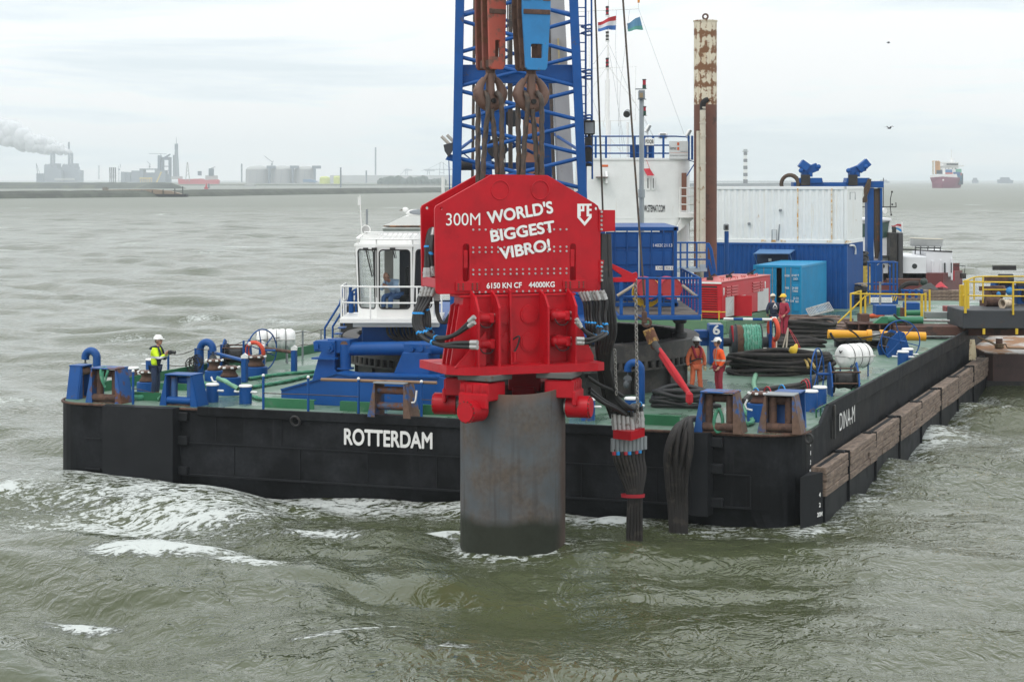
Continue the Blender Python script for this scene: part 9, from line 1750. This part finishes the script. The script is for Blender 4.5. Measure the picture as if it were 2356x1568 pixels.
for yl, xs in ((-14, (620, 650)), (0, (365, 950)), (12, (385, 985)), (120, (420, 1062))):
 a, b = CSF.y3('c4', xs[0], 800, yl), CSF.y3('c4', xs[1], 800, yl); n = .32 if yl < 0 else .1; zz = c4(600, 785, 0)[1] + (1 if yl < 0 else 0) if yl < 50 else 7.0
 secs.append([(a.x, yl, zz), (a.x + (b.x - a.x)*.07, yl, zz*.45), (a.x + (b.x - a.x)*.1, yl + (3 if yl <= 0 else 0), -.5), (b.x - (b.x - a.x)*.1, yl + (3 if yl <= 0 else 0), -.5), (b.x - (b.x - a.x)*.07, yl, zz*.45), (b.x, yl, zz)])
g.grid(secs, False); g.face(secs[0]); obj('hull', g, FLAT('ship maroon', (.17, .02, .06)), cs)
g = G(); g.prism([c4(x, y, 3) for x, y in ((385, 735), (925, 712), (945, 800), (660, 778), (380, 800))], 3, 8, 'xz'); fbox(g, CSF, 'c4', 635, 590, 684, 715, 9, 3); fbox(g, CSF, 'c4', 450, 445, 470, 715, 12, 2); obj('forecastle', g, WHITE2, cs)
g = G(); fbox(g, CSF, 'c4', 600, 530, 960, 720, 100, 12); fbox(g, CSF, 'c4', 560, 525, 1080, 556, 99, 10); fbox(g, CSF, 'c4', 640, 488, 960, 528, 98.5, 10); fbox(g, CSF, 'c4', 625, 460, 965, 488, 98, 12); g.tube([CSF.y3('c4', 815, 460, 104), CSF.y3('c4', 815, 200, 104)], .5, 5); g.tube([CSF.y3('c4', 770, 380, 104), CSF.y3('c4', 880, 390, 104)], .4, 4); fbox(g, CSF, 'c4', 800, 395, 860, 460, 103, 3); obj('bridge', g, WHITE2, cs)
g = G(); fbox(g, CSF, 'c4', 712, 492, 955, 522, 98.2, .2); [fbox(g, CSF, 'c4', x, 588, x + 16, 604, 99.8, .1) for x in (680, 750, 825, 885, 900)]; obj('window', g, DARKGLASS, cs)
for x0, y0, x1, y1, yl, c in ((682, 618, 830, 680, 14, (.03, .14, .34)), (682, 680, 840, 712, 14, (.5, .08, .06)), (945, 606, 1025, 680, 60, (.10, .38, .26)), (900, 668, 1000, 745, 40, (.02, .10, .26)), (940, 740, 1030, 850, 30, (.03, .12, .20)), (1025, 700, 1058, 850, 50, (.03, .06, .07)), (950, 850, 1056, 932, 30, (.03, .05, .08)), (1000, 680, 1028, 755, 42, (.45, .09, .06)), (500, 620, 640, 712, 20, (.04, .06, .09))):
 g = G(); fbox(g, CSF, 'c4', x0, y0, x1, y1, yl, 12); obj('container_stack', g, FLAT('box %d%d' % (x0, y0), c), cs)
g = G(); fbox(g, CSF, 'c4', 425, 455, 445, 720, 16, 3, m=1); fbox(g, CSF, 'c4', 475, 440, 500, 715, 16, 3); fbox(g, CSF, 'c4', 500, 450, 580, 630, 18, 4); fbox(g, CSF, 'c4', 425, 435, 560, 460, 16, 4); obj('deck_crane', g, [FLAT('crane ochre', (.55, .26, .06)), FLAT('crane pale', (.5, .42, .3))], cs)
g = G(); fbox(g, CSF, 'c4', 626, 822, 656, 850, -14.3, .3); obj('emblem', g, WHITE2, cs)
for nm, x, y0, y1, w_, Y, lab in (('ship', 1325, 790, 850, 120, 6500, 'tiny blurred ship on the horizon right of the cargo ship'), ('ship', 1955, 780, 862, 310, 6000, 'hazy blue-grey ship far out near the right edge'), ('ship', -590, 832, 846, 230, 7000, 'very faint low ship on the horizon left of the cargo ship')):
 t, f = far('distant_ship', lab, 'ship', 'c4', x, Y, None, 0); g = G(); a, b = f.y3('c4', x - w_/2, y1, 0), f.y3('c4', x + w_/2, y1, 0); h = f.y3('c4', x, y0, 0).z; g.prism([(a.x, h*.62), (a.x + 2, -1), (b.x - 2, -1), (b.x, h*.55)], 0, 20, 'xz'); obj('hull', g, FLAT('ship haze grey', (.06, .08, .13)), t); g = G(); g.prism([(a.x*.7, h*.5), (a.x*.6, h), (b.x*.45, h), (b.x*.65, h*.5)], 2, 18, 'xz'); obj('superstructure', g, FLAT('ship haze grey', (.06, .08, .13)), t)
g = G()
for (xs, ys_, r0) in (((560, 500, 440, 370, 290, 200, 100, 0, -140, -300), (556, 535, 510, 490, 465, 430, 395, 360, 330, 300), .8), ((748, 690, 620, 540, 450, 350, 240, 120, 0, -160), (556, 540, 515, 490, 465, 435, 395, 350, 320, 290), .8)):
 P = smooth_path([W('z8', x, y, Y=5640) for x, y in zip(xs, ys_)], 7); n = len(P)
 for i, p in enumerate(P):
  r = 5 + 36*(i/n)**.8
  for k in range(2): g.ball(p + Vector((random.uniform(-.5, .5)*r, random.uniform(-.4, .4)*r, random.uniform(-.45, .45)*r)), r*random.uniform(.45, .75), 8, 6)
for v in g.bm.verts: v.co += Vector((random.uniform(-1, 1), random.uniform(-1, 1), random.uniform(-1, 1)))*1.5
sm = bpy.data.materials.new('steam'); sm.use_nodes = True; _n = sm.node_tree; _n.nodes['Principled BSDF'].inputs['Base Color'].default_value = (.9, .91, .93, 1); _n.nodes['Principled BSDF'].inputs['Roughness'].default_value = 1; _n.nodes['Principled BSDF'].inputs['Alpha'].default_value = .45; _n.nodes['Principled BSDF'].inputs['Specular IOR Level'].default_value = 0
o = obj('smoke', g, sm, recalc=True); o['kind'] = 'stuff'; o['label'] = 'white steam plume drifting left from the power station stacks'
g = G(); g.bb((-2600, -60, -1.5), (2600, 9900, 200)); hz = bpy.data.materials.new('haze'); hz.use_nodes = True; _n = hz.node_tree; _n.nodes.remove(_n.nodes['Principled BSDF']); pv = _n.nodes.new('ShaderNodeVolumePrincipled'); pv.inputs['Color'].default_value = (.90, .96, 1.0, 1); pv.inputs['Density'].default_value = HAZE; _n.links.new(pv.outputs[0], _n.nodes['Material Output'].inputs['Volume'])
o = obj('haze', g, hz); o['kind'] = 'stuff'; o['label'] = 'thin grey sea haze'
